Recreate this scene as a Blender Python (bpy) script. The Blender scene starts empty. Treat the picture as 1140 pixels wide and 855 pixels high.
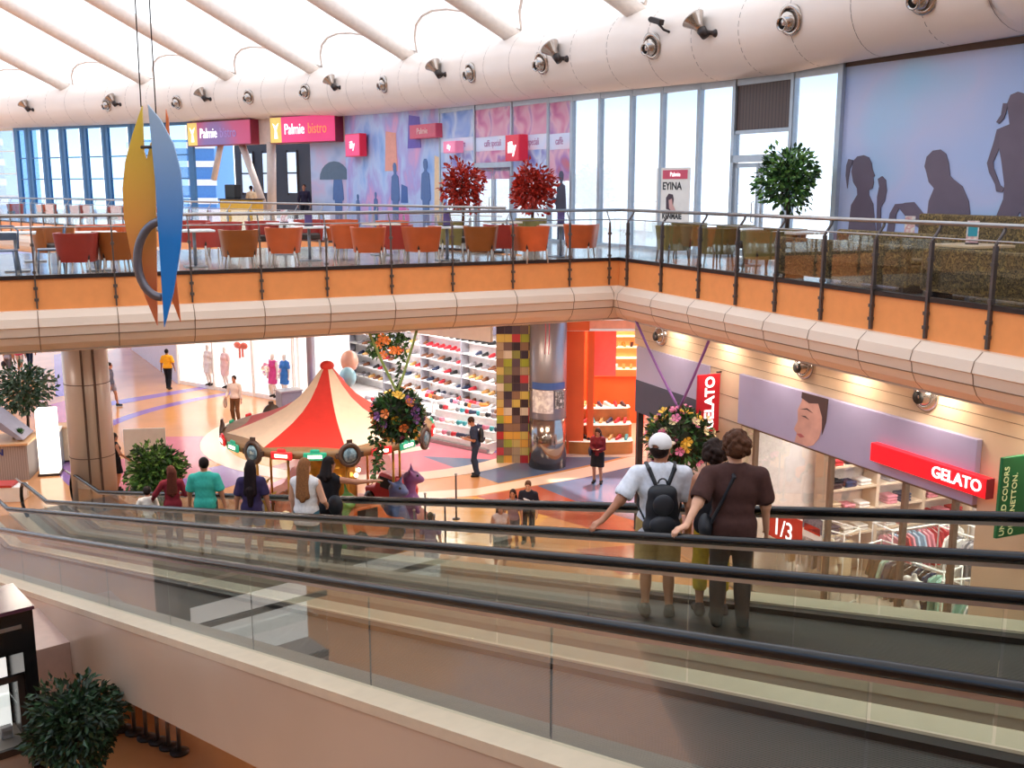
import bpy, math, random
import numpy as np
from mathutils import Vector, Matrix
random.seed(7)
SC = bpy.context.scene
COL = SC.collection
PI = math.pi

# ---------------------------------------------------------------- survey of the photograph
FPX, CX, CY, HOR, EYE = 1150.0, 570.0, 427.5, 208.0, 8.2
PITCH = math.atan((CY - HOR) / FPX)
UP = 6.6                                   # upper floor level, metres

def ray(x, y):
    a = (x - CX) / FPX; b = (CY - y) / FPX
    return Vector((a, math.cos(PITCH) + b * math.sin(PITCH), -math.sin(PITCH) + b * math.cos(PITCH)))
def at_y(x, y, Y):
    r = ray(x, y); r = r * (Y / r.y); r.z += EYE; return r
def at_z(x, y, z=0.0):
    r = ray(x, y); r = r * ((z - EYE) / r.z); r.z += EYE; return r
def on_wall(x, y, p0, d):
    """distance along a vertical wall (through p0 along d) and height, of what is seen at x, y"""
    r = ray(x, y)
    det = r.x * (-d[1]) + d[0] * r.y
    k = (p0[0] * (-d[1]) + d[0] * p0[1]) / det
    t = (r.x * k - p0[0]) * d[0] + (r.y * k - p0[1]) * d[1]
    return t, EYE + r.z * k

# ---------------------------------------------------------------- materials
def lin(c):
    return tuple(((v / 12.92) if v <= 0.04045 else ((v + 0.055) / 1.055) ** 2.4) for v in c)
def hexc(h):
    return lin(tuple(int(h[i:i + 2], 16) / 255 for i in (0, 2, 4)))
MATS = {}
def mat(name, col, rough=0.5, metal=0.0, emit=0.0, var=0.06, scale=6.0, bump=0.0, spec=0.5, ecol=None):
    if name in MATS: return MATS[name]
    m = bpy.data.materials.new(name); m.use_nodes = True
    nt = m.node_tree; b = nt.nodes['Principled BSDF']
    c = hexc(col) if isinstance(col, str) else col
    b.inputs['Roughness'].default_value = rough
    b.inputs['Metallic'].default_value = metal
    b.inputs['Specular IOR Level'].default_value = spec
    tc = nt.nodes.new('ShaderNodeTexCoord'); nz = nt.nodes.new('ShaderNodeTexNoise')
    nz.inputs['Scale'].default_value = scale; nz.inputs['Detail'].default_value = 3
    nt.links.new(tc.outputs['Object'], nz.inputs['Vector'])
    rp = nt.nodes.new('ShaderNodeValToRGB')
    rp.color_ramp.elements[0].position = 0.3; rp.color_ramp.elements[1].position = 0.7
    rp.color_ramp.elements[0].color = (*[v * (1 - var) for v in c], 1)
    rp.color_ramp.elements[1].color = (*[min(1, v * (1 + var)) for v in c], 1)
    nt.links.new(nz.outputs['Fac'], rp.inputs['Fac'])
    nt.links.new(rp.outputs['Color'], b.inputs['Base Color'])
    if emit:
        b.inputs['Emission Color'].default_value = (*(hexc(ecol) if ecol else c), 1)
        b.inputs['Emission Strength'].default_value = emit
    if bump:
        bp = nt.nodes.new('ShaderNodeBump'); bp.inputs['Strength'].default_value = bump
        bp.inputs['Distance'].default_value = 0.01
        nt.links.new(nz.outputs['Fac'], bp.inputs['Height']); nt.links.new(bp.outputs['Normal'], b.inputs['Normal'])
    MATS[name] = m
    return m
def glass_mat(name, tint=(0.93, 0.96, 0.94), refl=0.9, rough=0.02, base=0.05, fk=0.6):
    if name in MATS: return MATS[name]
    m = bpy.data.materials.new(name); m.use_nodes = True
    nt = m.node_tree; nt.nodes.clear()
    out = nt.nodes.new('ShaderNodeOutputMaterial'); mx = nt.nodes.new('ShaderNodeMixShader')
    tr = nt.nodes.new('ShaderNodeBsdfTransparent'); gl = nt.nodes.new('ShaderNodeBsdfGlossy')
    tr.inputs['Color'].default_value = (*tint, 1); gl.inputs['Roughness'].default_value = rough
    gl.inputs['Color'].default_value = (refl, refl, refl, 1)
    lw = nt.nodes.new('ShaderNodeLayerWeight'); lw.inputs['Blend'].default_value = 0.25
    ma = nt.nodes.new('ShaderNodeMath'); ma.operation = 'MULTIPLY_ADD'
    ma.inputs[1].default_value = fk; ma.inputs[2].default_value = base
    nt.links.new(lw.outputs['Fresnel'], ma.inputs[0])
    nt.links.new(ma.outputs[0], mx.inputs['Fac'])
    nt.links.new(tr.outputs[0], mx.inputs[1]); nt.links.new(gl.outputs[0], mx.inputs[2])
    nt.links.new(mx.outputs[0], out.inputs['Surface'])
    MATS[name] = m
    return m
def membrane_mat():
    m = bpy.data.materials.new('roof_membrane'); m.use_nodes = True
    nt = m.node_tree; nt.nodes.clear()
    out = nt.nodes.new('ShaderNodeOutputMaterial'); ad = nt.nodes.new('ShaderNodeMixShader')
    d = nt.nodes.new('ShaderNodeBsdfDiffuse'); t = nt.nodes.new('ShaderNodeBsdfTranslucent')
    nz = nt.nodes.new('ShaderNodeTexNoise'); nz.inputs['Scale'].default_value = 0.6
    rp = nt.nodes.new('ShaderNodeValToRGB')
    rp.color_ramp.elements[0].color = (0.86, 0.84, 0.80, 1); rp.color_ramp.elements[1].color = (0.95, 0.94, 0.91, 1)
    nt.links.new(nz.outputs['Fac'], rp.inputs['Fac'])
    for s in (d, t): nt.links.new(rp.outputs['Color'], s.inputs['Color'])
    ad.inputs['Fac'].default_value = 0.55
    nt.links.new(d.outputs[0], ad.inputs[1]); nt.links.new(t.outputs[0], ad.inputs[2]); nt.links.new(ad.outputs[0], out.inputs['Surface'])
    return m
def print_mat(name, stops, scale=1.2, rough=0.5, detail=2.0, translucent=0.0, distort=0.0, stretch=(1, 1, 1)):
    """a printed picture: soft patches of several inks"""
    if name in MATS: return MATS[name]
    m = bpy.data.materials.new(name); m.use_nodes = True
    nt = m.node_tree; b = nt.nodes['Principled BSDF']; b.inputs['Roughness'].default_value = rough
    tc = nt.nodes.new('ShaderNodeTexCoord'); mp = nt.nodes.new('ShaderNodeMapping'); mp.inputs['Scale'].default_value = stretch
    nz = nt.nodes.new('ShaderNodeTexNoise')
    nz.inputs['Scale'].default_value = scale; nz.inputs['Detail'].default_value = detail; nz.inputs['Distortion'].default_value = distort
    rp = nt.nodes.new('ShaderNodeValToRGB'); cr = rp.color_ramp
    n = len(stops)
    while len(cr.elements) < n: cr.elements.new(0.5)
    for i, c in enumerate(stops):
        cr.elements[i].position = 0.28 + 0.46 * i / max(1, n - 1); cr.elements[i].color = (*hexc(c), 1)
    nt.links.new(tc.outputs['Object'], mp.inputs['Vector']); nt.links.new(mp.outputs[0], nz.inputs['Vector'])
    nt.links.new(nz.outputs['Fac'], rp.inputs['Fac']); nt.links.new(rp.outputs['Color'], b.inputs['Base Color'])
    if translucent:
        out = nt.nodes['Material Output']; mx = nt.nodes.new('ShaderNodeMixShader'); t = nt.nodes.new('ShaderNodeBsdfTranslucent')
        mx.inputs['Fac'].default_value = translucent
        nt.links.new(rp.outputs['Color'], t.inputs['Color'])
        nt.links.new(b.outputs[0], mx.inputs[1]); nt.links.new(t.outputs[0], mx.inputs[2]); nt.links.new(mx.outputs[0], out.inputs['Surface'])
    MATS[name] = m
    return m
def wave_mat(name, c1, c2, scale, axis='X', rough=0.5, bump=0.3, metal=0.0):
    if name in MATS: return MATS[name]
    m = bpy.data.materials.new(name); m.use_nodes = True
    nt = m.node_tree; b = nt.nodes['Principled BSDF']; b.inputs['Roughness'].default_value = rough; b.inputs['Metallic'].default_value = metal
    tc = nt.nodes.new('ShaderNodeTexCoord'); w = nt.nodes.new('ShaderNodeTexWave'); w.bands_direction = axis; w.inputs['Scale'].default_value = scale
    rp = nt.nodes.new('ShaderNodeValToRGB'); rp.color_ramp.elements[0].color = (*hexc(c1), 1); rp.color_ramp.elements[1].color = (*hexc(c2), 1)
    rp.color_ramp.elements[0].position = 0.02; rp.color_ramp.elements[1].position = 0.12
    nt.links.new(tc.outputs['Object'], w.inputs['Vector']); nt.links.new(w.outputs['Fac'], rp.inputs['Fac']); nt.links.new(rp.outputs['Color'], b.inputs['Base Color'])
    if bump:
        bp = nt.nodes.new('ShaderNodeBump'); bp.inputs['Strength'].default_value = bump; bp.inputs['Distance'].default_value = 0.01
        nt.links.new(w.outputs['Fac'], bp.inputs['Height']); nt.links.new(bp.outputs['Normal'], b.inputs['Normal'])
    MATS[name] = m
    return m
def tile_mat(name, stops, cell, rough=0.25, grout='6a5a50'):
    """mosaic of square tiles, one random ink each"""
    if name in MATS: return MATS[name]
    m = bpy.data.materials.new(name); m.use_nodes = True
    nt = m.node_tree; b = nt.nodes['Principled BSDF']; b.inputs['Roughness'].default_value = rough
    tc = nt.nodes.new('ShaderNodeTexCoord'); mp = nt.nodes.new('ShaderNodeVectorMath'); mp.operation = 'SCALE'; mp.inputs['Scale'].default_value = 1 / cell
    ad = nt.nodes.new('ShaderNodeVectorMath'); ad.operation = 'ADD'; ad.inputs[1].default_value = (0.013, 0.49, 0.013)
    fl = nt.nodes.new('ShaderNodeVectorMath'); fl.operation = 'FLOOR'
    wn = nt.nodes.new('ShaderNodeTexWhiteNoise'); rp = nt.nodes.new('ShaderNodeValToRGB'); cr = rp.color_ramp; cr.interpolation = 'CONSTANT'
    while len(cr.elements) < len(stops): cr.elements.new(0.5)
    for i, c in enumerate(stops):
        cr.elements[i].position = i / len(stops); cr.elements[i].color = (*hexc(c), 1)
    L = nt.links.new
    L(tc.outputs['Object'], mp.inputs[0]); L(mp.outputs[0], ad.inputs[0]); L(ad.outputs[0], fl.inputs[0]); L(fl.outputs[0], wn.inputs['Vector'])
    L(wn.outputs['Value'], rp.inputs['Fac']); L(rp.outputs['Color'], b.inputs['Base Color'])
    MATS[name] = m
    return m

# ---------------------------------------------------------------- mesh builder
class MB:
    def __init__(s): s.v = []; s.f = []; s.mi = []; s.sm = []; s.M = None
    def add(s, vs, fs, mi=0, smooth=False):
        o = len(s.v)
        if s.M is not None: vs = [s.M @ Vector(p) for p in vs]
        s.v.extend([tuple(p) for p in vs]); s.f.extend([tuple(i + o for i in f) for f in fs])
        s.mi.extend([mi] * len(fs)); s.sm.extend([smooth] * len(fs)); return s
    def box(s, c, d, rz=0, mi=0, tilt=None):
        x, y, z = d[0] / 2, d[1] / 2, d[2] / 2
        R = Matrix.Rotation(rz, 3, 'Z')
        if tilt is not None: R = R @ Matrix.Rotation(tilt[0], 3, tilt[1])
        vs = [Vector(c) + R @ Vector((sx * x, sy * y, sz * z)) for sz in (-1, 1) for sy in (-1, 1) for sx in (-1, 1)]
        return s.add(vs, [(0, 2, 3, 1), (4, 5, 7, 6), (0, 1, 5, 4), (2, 6, 7, 3), (0, 4, 6, 2), (1, 3, 7, 5)], mi)
    def bb(s, x0, x1, y0, y1, z0, z1, mi=0):
        return s.box(((x0 + x1) / 2, (y0 + y1) / 2, (z0 + z1) / 2), (abs(x1 - x0), abs(y1 - y0), abs(z1 - z0)), 0, mi)
    def loft(s, rings, closed=True, caps=True, mi=0, smooth=True):
        n = len(rings[0]); vs = [p for r in rings for p in r]; fs = []
        for i in range(len(rings) - 1):
            for j in range(n if closed else n - 1):
                k = (j + 1) % n
                fs.append((i * n + j, i * n + k, (i + 1) * n + k, (i + 1) * n + j))
        if caps and closed:
            fs.append(tuple(range(n - 1, -1, -1))); fs.append(tuple((len(rings) - 1) * n + j for j in range(n)))
        return s.add(vs, fs, mi, smooth)
    def tube(s, pts, r, n=8, mi=0, caps=True, smooth=True):
        pts = [Vector(p) for p in pts]; rs = r if isinstance(r, (list, tuple)) else [r] * len(pts)
        rings = []; up = None
        for i, p in enumerate(pts):
            t = (pts[min(i + 1, len(pts) - 1)] - pts[max(i - 1, 0)]).normalized()
            if up is None: up = t.orthogonal().normalized()
            up = (up - t * up.dot(t)); up = up.normalized() if up.length > 1e-6 else t.orthogonal().normalized()
            w = t.cross(up)
            rings.append([p + (up * math.cos(2 * PI * k / n) + w * math.sin(2 * PI * k / n)) * rs[i] for k in range(n)])
        return s.loft(rings, True, caps, mi, smooth)
    def cyl(s, p0, p1, r0, r1=None, n=12, mi=0): return s.tube([p0, p1], [r0, r0 if r1 is None else r1], n, mi)
    def lathe(s, prof, n=20, c=(0, 0, 0), mi=0, smooth=True, sx=1, sy=1):
        rings = [[(c[0] + max(r, 1e-4) * math.cos(2 * PI * k / n) * sx, c[1] + max(r, 1e-4) * math.sin(2 * PI * k / n) * sy, c[2] + z) for k in range(n)] for r, z in prof]
        return s.loft(rings, True, True, mi, smooth)
    def ball(s, c, r, nu=12, nv=8, mi=0):
        r = (r, r, r) if not isinstance(r, (tuple, list)) else r
        rings = [[(c[0] + r[0] * max(1e-3, math.sin(PI * i / nv)) * math.cos(2 * PI * k / nu), c[1] + r[1] * max(1e-3, math.sin(PI * i / nv)) * math.sin(2 * PI * k / nu), c[2] - r[2] * math.cos(PI * i / nv)) for k in range(nu)] for i in range(nv + 1)]
        return s.loft(rings, True, True, mi, True)
    def prism(s, poly, z0, z1, mi=0):
        n = len(poly)
        vs = [(x, y, z0) for x, y in poly] + [(x, y, z1) for x, y in poly]
        a = sum(poly[i][0] * poly[(i + 1) % n][1] - poly[(i + 1) % n][0] * poly[i][1] for i in range(n))
        fs = [tuple(range(n - 1, -1, -1)), tuple(range(n, 2 * n))] + [(i, (i + 1) % n, n + (i + 1) % n, n + i) for i in range(n)]
        if a < 0: fs = [tuple(reversed(f)) for f in fs]
        return s.add(vs, fs, mi)
    def wallpoly(s, poly, y0, y1, mi=0):
        """polygon drawn in x,z, standing, thickness from y0 to y1"""
        n = len(poly); vs = [(x, y0, z) for x, z in poly] + [(x, y1, z) for x, z in poly]
        return s.add(vs, [tuple(range(n)), tuple(range(2 * n - 1, n - 1, -1))] + [(i, n + i, n + (i + 1) % n, (i + 1) % n) for i in range(n)], mi)
    def quad(s, a, b, c, d, mi=0): return s.add([a, b, c, d], [(0, 1, 2, 3)], mi)
    def leaf(s, p, d, L, w, mi=0):
        d = Vector(d).normalized(); t = d.cross(Vector((random.gauss(0, 1), random.gauss(0, 1), random.gauss(0, 1)))).normalized()
        nrm = d.cross(t)
        p = Vector(p); a = p; b = p + d * L * 0.5 + t * w * 0.5 + nrm * L * .08; c = p + d * L - nrm * L * .12; e = p + d * L * 0.5 - t * w * 0.5 + nrm * L * .08
        return s.add([a, b, c, e], [(0, 1, 2), (0, 2, 3)], mi)
    def build(s, name, mats, parent=None, loc=None, rz=None, bevel=0, seg=2):
        me = bpy.data.meshes.new(name); me.from_pydata(s.v, [], s.f)
        for m in (mats if isinstance(mats, (list, tuple)) else [mats]): me.materials.append(m)
        me.polygons.foreach_set('material_index', s.mi); me.polygons.foreach_set('use_smooth', s.sm); me.update()
        o = bpy.data.objects.new(name, me); COL.objects.link(o)
        if parent: o.parent = parent
        if loc is not None: o.location = loc
        if rz is not None: o.rotation_euler = (0, 0, rz)
        if bevel:
            b = o.modifiers.new('edge', 'BEVEL'); b.width = bevel; b.segments = seg; b.limit_method = 'ANGLE'; b.angle_limit = 0.7
        return o

def tag(o, label, cat, group=None):
    o['label'] = label; o['category'] = cat
    if group: o['group'] = group
    return o
def thing(name, label, cat, loc=(0, 0, 0), rz=0, group=None):
    o = bpy.data.objects.new(name, None); COL.objects.link(o); o.empty_display_size = 0.2
    o.location = loc; o.rotation_euler = (0, 0, rz)
    return tag(o, label, cat, group)
def hub(name, loc=(0, 0, 0), rz=0, parent=None):
    """an Empty of the building itself"""
    o = bpy.data.objects.new(name, None); COL.objects.link(o); o.location = loc; o.rotation_euler = (0, 0, rz)
    o['kind'] = 'structure'
    if parent: o.parent = parent
    return o
def st(o): o['kind'] = 'structure'; return o
def dup(root, label=None, loc=None, rz=None, group=None, mats=None):
    r = root.copy(); COL.objects.link(r)
    if loc is not None: r.location = loc
    if rz is not None: r.rotation_euler = (0, 0, rz)
    if label: r['label'] = label
    if group: r['group'] = group
    for ch in list(root.children):
        c = ch.copy(); COL.objects.link(c); c.parent = r; c.matrix_parent_inverse = ch.matrix_parent_inverse.copy()
        for g in list(ch.children):
            d = g.copy(); COL.objects.link(d); d.parent = c
    return r
def recolour(o, i, m):
    o.material_slots[i].link = 'OBJECT'; o.material_slots[i].material = m
def text(body, size, m, parent, loc, rot=(PI / 2, 0, 0), name='lettering', ext=0.008, bold=0.0, align='LEFT', sx=1.0, valign='CENTER'):
    c = bpy.data.curves.new(name, 'FONT'); c.body = body; c.size = size; c.extrude = ext; c.offset = bold
    c.align_x = align; c.align_y = valign; c.resolution_u = 3
    o = bpy.data.objects.new(name, c); COL.objects.link(o); c.materials.append(m)
    bpy.context.view_layer.update()
    me = bpy.data.meshes.new_from_object(o.evaluated_get(bpy.context.evaluated_depsgraph_get())); bpy.data.objects.remove(o); bpy.data.curves.remove(c)
    o = bpy.data.objects.new(name, me); COL.objects.link(o)
    if not me.materials: me.materials.append(m)
    o.parent = parent; o.location = loc; o.rotation_euler = rot; o.scale = (sx, 1, 1)
    return o
def unit(v):
    l = math.hypot(v[0], v[1]); return (v[0] / l, v[1] / l)
def ang(d): return math.atan2(d[1], d[0])
def interp(poly, t):
    pass
# ---------------------------------------------------------------- building lines
Cn = (2.38, 22.95)                          # inner corner of the upper floor
LU = (0.917, 0.399); LN = (-0.399, 0.917)   # along the long balcony edge, and away from the void
RD = (0.39, -0.921); RN = (0.921, 0.39)     # along the right balcony edge, and away from the void
F0 = (0.2, 24.7); FD = (-0.705, 0.709)      # far balcony edge
def along(p, d, t): return (p[0] + d[0] * t, p[1] + d[1] * t)
Lf = along(Cn, LU, -26); Rf = along(Cn, RD, 24); Mg = along(F0, FD, 5.94); Bk = along(Mg, LU, -24); Ff = along(F0, FD, 48)
FAC = [(17.0, 2.0)]
for px, Y in [(1300, 15.2), (1140, 18), (935, 21.7), (840, 24), (640, 30), (490, 37.5), (380, 44), (212, 50), (0, 58), (-160, 64)]:
    p = at_y(px, 150, Y); FAC.append((p.x, p.y))
HB = [2.47, 2.47, 2.47, 2.41, 2.37, 2.5, 2.67, 2.84, 2.98, 3.1, 3.2]   # underside of the white duct above eye level
def fac(px, y=150):
    r = ray(px, y)
    for i in range(len(FAC) - 1):
        a = Vector(FAC[i]); b = Vector(FAC[i + 1]); d = b - a
        det = r.x * (-d.y) + d.x * r.y
        if abs(det) < 1e-9: continue
        k = (a.x * (-d.y) + d.x * a.y) / det; u = (r.x * a.y - r.y * a.x) / det
        if k > 0 and -1e-6 <= u <= 1 + 1e-6:
            q = a + d * u; return (q.x, q.y), HB[i] + (HB[i + 1] - HB[i]) * u
    return FAC[-1], HB[-1]

# ---------------------------------------------------------------- materials of the setting
m_floor0 = mat('floor_orange', 'd2935f', 0.15, var=0.1, scale=0.7)
m_pink = mat('floor_pink', 'c9707c', 0.16, var=0.08, scale=0.8)
m_purple = mat('floor_purple', '8d6aa8', 0.16, var=0.08, scale=0.8)
m_white_f = mat('floor_cream', 'eccfb4', 0.16, var=0.05, scale=0.8)
m_slate = mat('floor_slate', '5f6c86', 0.14, var=0.1, scale=0.8)
m_rust = mat('floor_rust', 'a85540', 0.16, var=0.1, scale=0.8)
m_amber = mat('floor_amber', 'dba055', 0.16, var=0.1, scale=0.8)
m_upfloor = mat('upper_floor_tile', 'b7a596', 0.12, var=0.08, scale=1.0)
m_orange = mat('orange_panel', 'fba35e', 0.45, var=0.03)
m_fascia = mat('beige_metal_panel', 'ead3bd', 0.42, var=0.03, scale=0.6)
m_duct = mat('white_duct_panel', 'f2e4da', 0.34, var=0.03, scale=0.5)
m_seam = mat('dark_seam', '5c463c', 0.6)
m_seamf = mat('fascia_seam', '8a6c54', .6)
m_beam = mat('roof_beam_paint', 'e6d9d0', 0.5)
m_steel = mat('brushed_steel', 'a8a4a2', 0.3, 0.85, var=0.08, scale=3)
m_dark = mat('dark_metal', '3b3230', 0.4, 0.5)
m_mull = mat('window_frame_grey', 'b2bdc9', 0.4, 0.3)
m_mullb = mat('window_frame_blue', '3f6f9e', 0.4, 0.2)
m_white = mat('white_paint', 'f0ebe4', 0.5, var=0.03)
m_tilewall = mat('beige_wall_tile', 'cdb294', 0.4, var=0.07, scale=1.4)
m_lilac = mat('lilac_sign_panel', 'a09ab8', 0.35, var=0.05, scale=1.0)
m_glass = glass_mat('clear_glass', (0.96, 0.98, 0.98), base=0.0, fk=.3)
m_wglass = glass_mat('window_glass', (0.90, 0.95, 1.0), base=0.02)
m_tglass = glass_mat('walkway_glass', (0.93, 0.955, 0.93), base=0.0, fk=.26)
m_black = mat('black_rubber', '0e0b0b', 0.25, var=0.1, spec=.35)
m_navy = mat('navy_panel', '2b2f45', 0.4)

# ---------------------------------------------------------------- ground floor
fl = MB(); fl.quad((-60, -16, 0), (32, -16, 0), (32, 80, 0), (-60, 80, 0)); floor = st(fl.build('floor', m_floor0))
def inlay(px, m, lift=0.004, name='floor_inlay'):
    b = MB(); pts = [at_z(x, y) for x, y in px]
    a = sum(pts[i].x * pts[(i + 1) % len(pts)].y - pts[(i + 1) % len(pts)].x * pts[i].y for i in range(len(pts)))
    if a < 0: pts.reverse()
    b.add([(p.x, p.y, lift) for p in pts], [tuple(range(len(pts)))])
    return st(b.build(name, m, floor))
def ring(c, r0, r1, a0, a1, m, lift=0.006, n=40):
    b = MB()
    for i in range(n):
        t0 = a0 + (a1 - a0) * i / n; t1 = a0 + (a1 - a0) * (i + 1) / n
        b.quad(*[(c[0] + r * math.cos(t), c[1] + r * math.sin(t), lift) for r, t in ((r0, t0), (r1, t0), (r1, t1), (r0, t1))])
    return st(b.build('floor_inlay', m, floor))
RC = (-4.4, 34.0)
ring(RC, 5.1, 5.9, 0, 2 * PI, m_white_f, 0.008, 64)
for k, m in enumerate([m_pink, m_amber, m_purple, m_pink, m_amber, m_rust, m_pink, m_purple]):
    ring(RC, 0.4, 5.1, k * PI / 4 + .2, (k + 1) * PI / 4 + .2, m, 0.004, 8)
ring(RC, 5.9, 7.6, PI * 1.02, PI * 1.2, m_pink, 0.004); ring(RC, 5.9, 7.8, PI * 1.24, PI * 1.34, m_purple, 0.004)
ring(RC, 5.9, 8.2, PI * 1.38, PI * 1.5, m_pink, 0.004)
ring(RC, 9.6, 10.1, PI * .7, PI * 1.25, m_purple, 0.004)
inlay([(440, 550), (530, 544), (600, 531), (650, 521), (706, 508), (770, 492), (770, 505), (706, 519), (650, 532), (600, 540), (530, 552), (440, 559)], m_white_f, 0.009)
inlay([(470, 508), (555, 538), (600, 529), (650, 519), (706, 506), (770, 490), (770, 470), (706, 500), (640, 506), (553, 512)], m_slate, 0.005)
inlay([(598, 541), (650, 532), (706, 519), (780, 500), (820, 600), (740, 590), (660, 566)], m_slate, 0.005)
inlay([(530, 553), (598, 541), (660, 566), (740, 590), (820, 610), (700, 600), (610, 575)], m_rust, 0.005)
inlay([(640, 612), (720, 606), (760, 640), (690, 640)], m_rust, 0.005)
inlay([(440, 560), (530, 553), (610, 575), (560, 620), (430, 600)], m_amber, 0.005)
inlay([(430, 502), (476, 496), (478, 500), (432, 507)], m_white_f, 0.009)
inlay([(122, 447), (240, 428), (240, 431), (122, 452)], m_purple, 0.005)
inlay([(128, 512), (150, 509), (150, 545), (128, 549)], m_pink, 0.005)
inlay([(195, 512), (222, 506), (236, 526), (200, 534)], m_pink, 0.005)
inlay([(40, 455), (76, 445), (80, 470), (44, 478)], m_pink, 0.005)
inlay([(60, 395), (72, 393), (76, 440), (62, 442)], m_purple, 0.005)

# ---------------------------------------------------------------- upper floor slab
off = [(p[0] + .4, p[1] + .3) for p in FAC]
poly = [Cn, Rf] + off + [(-46, 66), Ff, Mg, Bk, Lf]
b = MB(); b.prism(poly, 5.3, UP); upper = st(b.build('floor_upper', [m_upfloor]))
def edge_sweep(path, prof, name, m, closed=True, parent=None):
    """sweep profile (outward, z) along the balcony edge; outward is to the right hand of the path"""
    b = MB(); rings = []
    for i, p in enumerate(path):
        ds = []
        if i > 0: ds.append(unit((p[0] - path[i - 1][0], p[1] - path[i - 1][1])))
        if i < len(path) - 1: ds.append(unit((path[i + 1][0] - p[0], path[i + 1][1] - p[1])))
        ns = [(d[1], -d[0]) for d in ds]
        n = unit((sum(q[0] for q in ns), sum(q[1] for q in ns))); k = 1 / (n[0] * ns[0][0] + n[1] * ns[0][1])
        rings.append([(p[0] + n[0] * o * k, p[1] + n[1] * o * k, z) for o, z in prof])
    b.loft(rings, closed, closed, 0, False)
    return b.build(name, m, parent)
PATH = [Lf, Cn, Rf]
st(edge_sweep(PATH, [(-.05, 6.66), (.03, 6.66), (.03, 6.04), (-.05, 6.04)], 'trim_1', m_orange))
CPROF = [(0.0, 6.06), (.12, 6.05), (.26, 5.93), (.30, 5.78), (.27, 5.76), (.24, 5.60), (.16, 5.46), (.02, 5.34), (-.2, 5.26), (-.3, 5.26), (-.3, 6.0)]
fas = st(edge_sweep(PATH, CPROF, 'trim_2', m_fascia))
st(edge_sweep(PATH, [(.245, 5.612), (.252, 5.61), (.247, 5.595), (.24, 5.60)], 'seam', m_seamf, True, fas))
st(edge_sweep([Ff, F0], [(-.05, 6.62), (.03, 6.62), (.03, 6.0), (-.05, 6.0)], 'trim_3', m_orange))
st(edge_sweep([Ff, F0], CPROF, 'trim_4', m_fascia))

POSTL = [-230, -140, -52, 38, 127, 212, 290, 363, 435, 503, 570, 633, 677]
POSTR = [700, 738, 780, 822, 866, 918, 975, 1037, 1108, 1195, 1300]
def edge_t(px, y, p0, d): return on_wall(px, y, p0, d)[0]
def seam_at(p, n):
    b = MB(); e = .008
    prof = [(o + .004, z) for o, z in CPROF[1:10]]
    d = (-n[1], n[0])
    b.loft([[(p[0] + n[0] * o + d[0] * s * e, p[1] + n[1] * o + d[1] * s * e, z) for o, z in prof] for s in (-1, 1)], False, False)
    return st(b.build('seam', m_seamf, fas))
TL = [edge_t(px, 300, Cn, LU) for px in POSTL]; TR = [edge_t(px, 320, Cn, RD) for px in POSTR]
for t in TL: seam_at(along(Cn, LU, t), (-LN[0], -LN[1]))
for t in TR: seam_at(along(Cn, RD, t), (-RN[0], -RN[1]))

# floor the viewer stands on
def wv(off, s_): return (.772 * off - .635 * s_, .635 * off + .772 * s_)
b = MB(); b.prism([(-59, -15.9), (25.9, -15.9), (25.9, -1), wv(8.2, -4.7), wv(3.7, -4.7), wv(3.7, -1.2), (-59, 1.5)], 5.9, UP - .01); st(b.build('floor_near', m_upfloor))
# ---------------------------------------------------------------- railings
def railing(name, label, p0, d, nin, ts, t0, t1, top=1.1, pw=.022, pm=None):
    """posts clipped to the edge, cranked to a tube handrail set inwards, glass below"""
    rz = ang(d); R = thing(name, label, 'railing', (p0[0], p0[1], UP), rz)
    # local x along the edge, local y = ccw normal; s flips it to 'inwards'
    s = 1 if (-d[1] * nin[0] + d[0] * nin[1]) > 0 else -1
    for t in ts:
        b = MB(); y = -.05 * s
        b.bb(t - pw, t + pw, y - .03, y + .03, -.52, top - .26)
        b.tube([(t, y, top - .30), (t, y, top - .24), (t, y + .12 * s, top - .08), (t, y + .14 * s, top - .02)], pw, 8)
        b.box((t, y + .0 * s, -.16), (.07, .09, .05)); b.box((t, y, -.36), (.07, .09, .05)); b.box((t, y, .12), (.06, .085, .05)); b.box((t, y, .6), (.06, .085, .05))
        b.build('post', pm or m_dark, R)
    b = MB(); b.cyl((t0, .09 * s, top), (t1, .09 * s, top), .034, None, 12); b.build('handrail', m_steel, R)
    b = MB(); b.cyl((t0, -.03 * s, top - .2), (t1, -.03 * s, top - .2), .012, None, 8); b.build('lower_rail', m_steel, R)
    es = [t0] + sorted(ts) + [t1]
    for a, c in zip(es, es[1:]):
        if c - a < .3: continue
        b = MB(); b.bb(a + .04, c - .04, .0, .012, .07, top - .23); b.build('glass_panel', m_glass, R)
    b = MB(); b.bb(t0, t1, -.06, .03, .0, .07); b.build('bottom_rail', m_dark, R)
    return R
railing('balcony_railing', 'glass and steel railing along the long orange-edged balcony behind the hanging sculpture', Cn, LU, LN, TL, -25, .055, pw=.013, pm=mat('post_grey_brown', '6f645e', .35, .6))
railing('balcony_railing', 'glass and steel railing with dark cranked posts running toward the viewer on the right balcony', Cn, RD, RN, TR, -.09, 14, pm=mat('post_grey', '5f5654', .4, .4))
tf = [i * 1.3 + .4 for i in range(30)]
railing('balcony_railing', 'thin steel railing on the far balcony edge behind the red armchairs', F0, FD, (-FD[1], FD[0]) if False else (.709, .705), tf, 0.6, 40, pw=.012, pm=m_steel)

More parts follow.
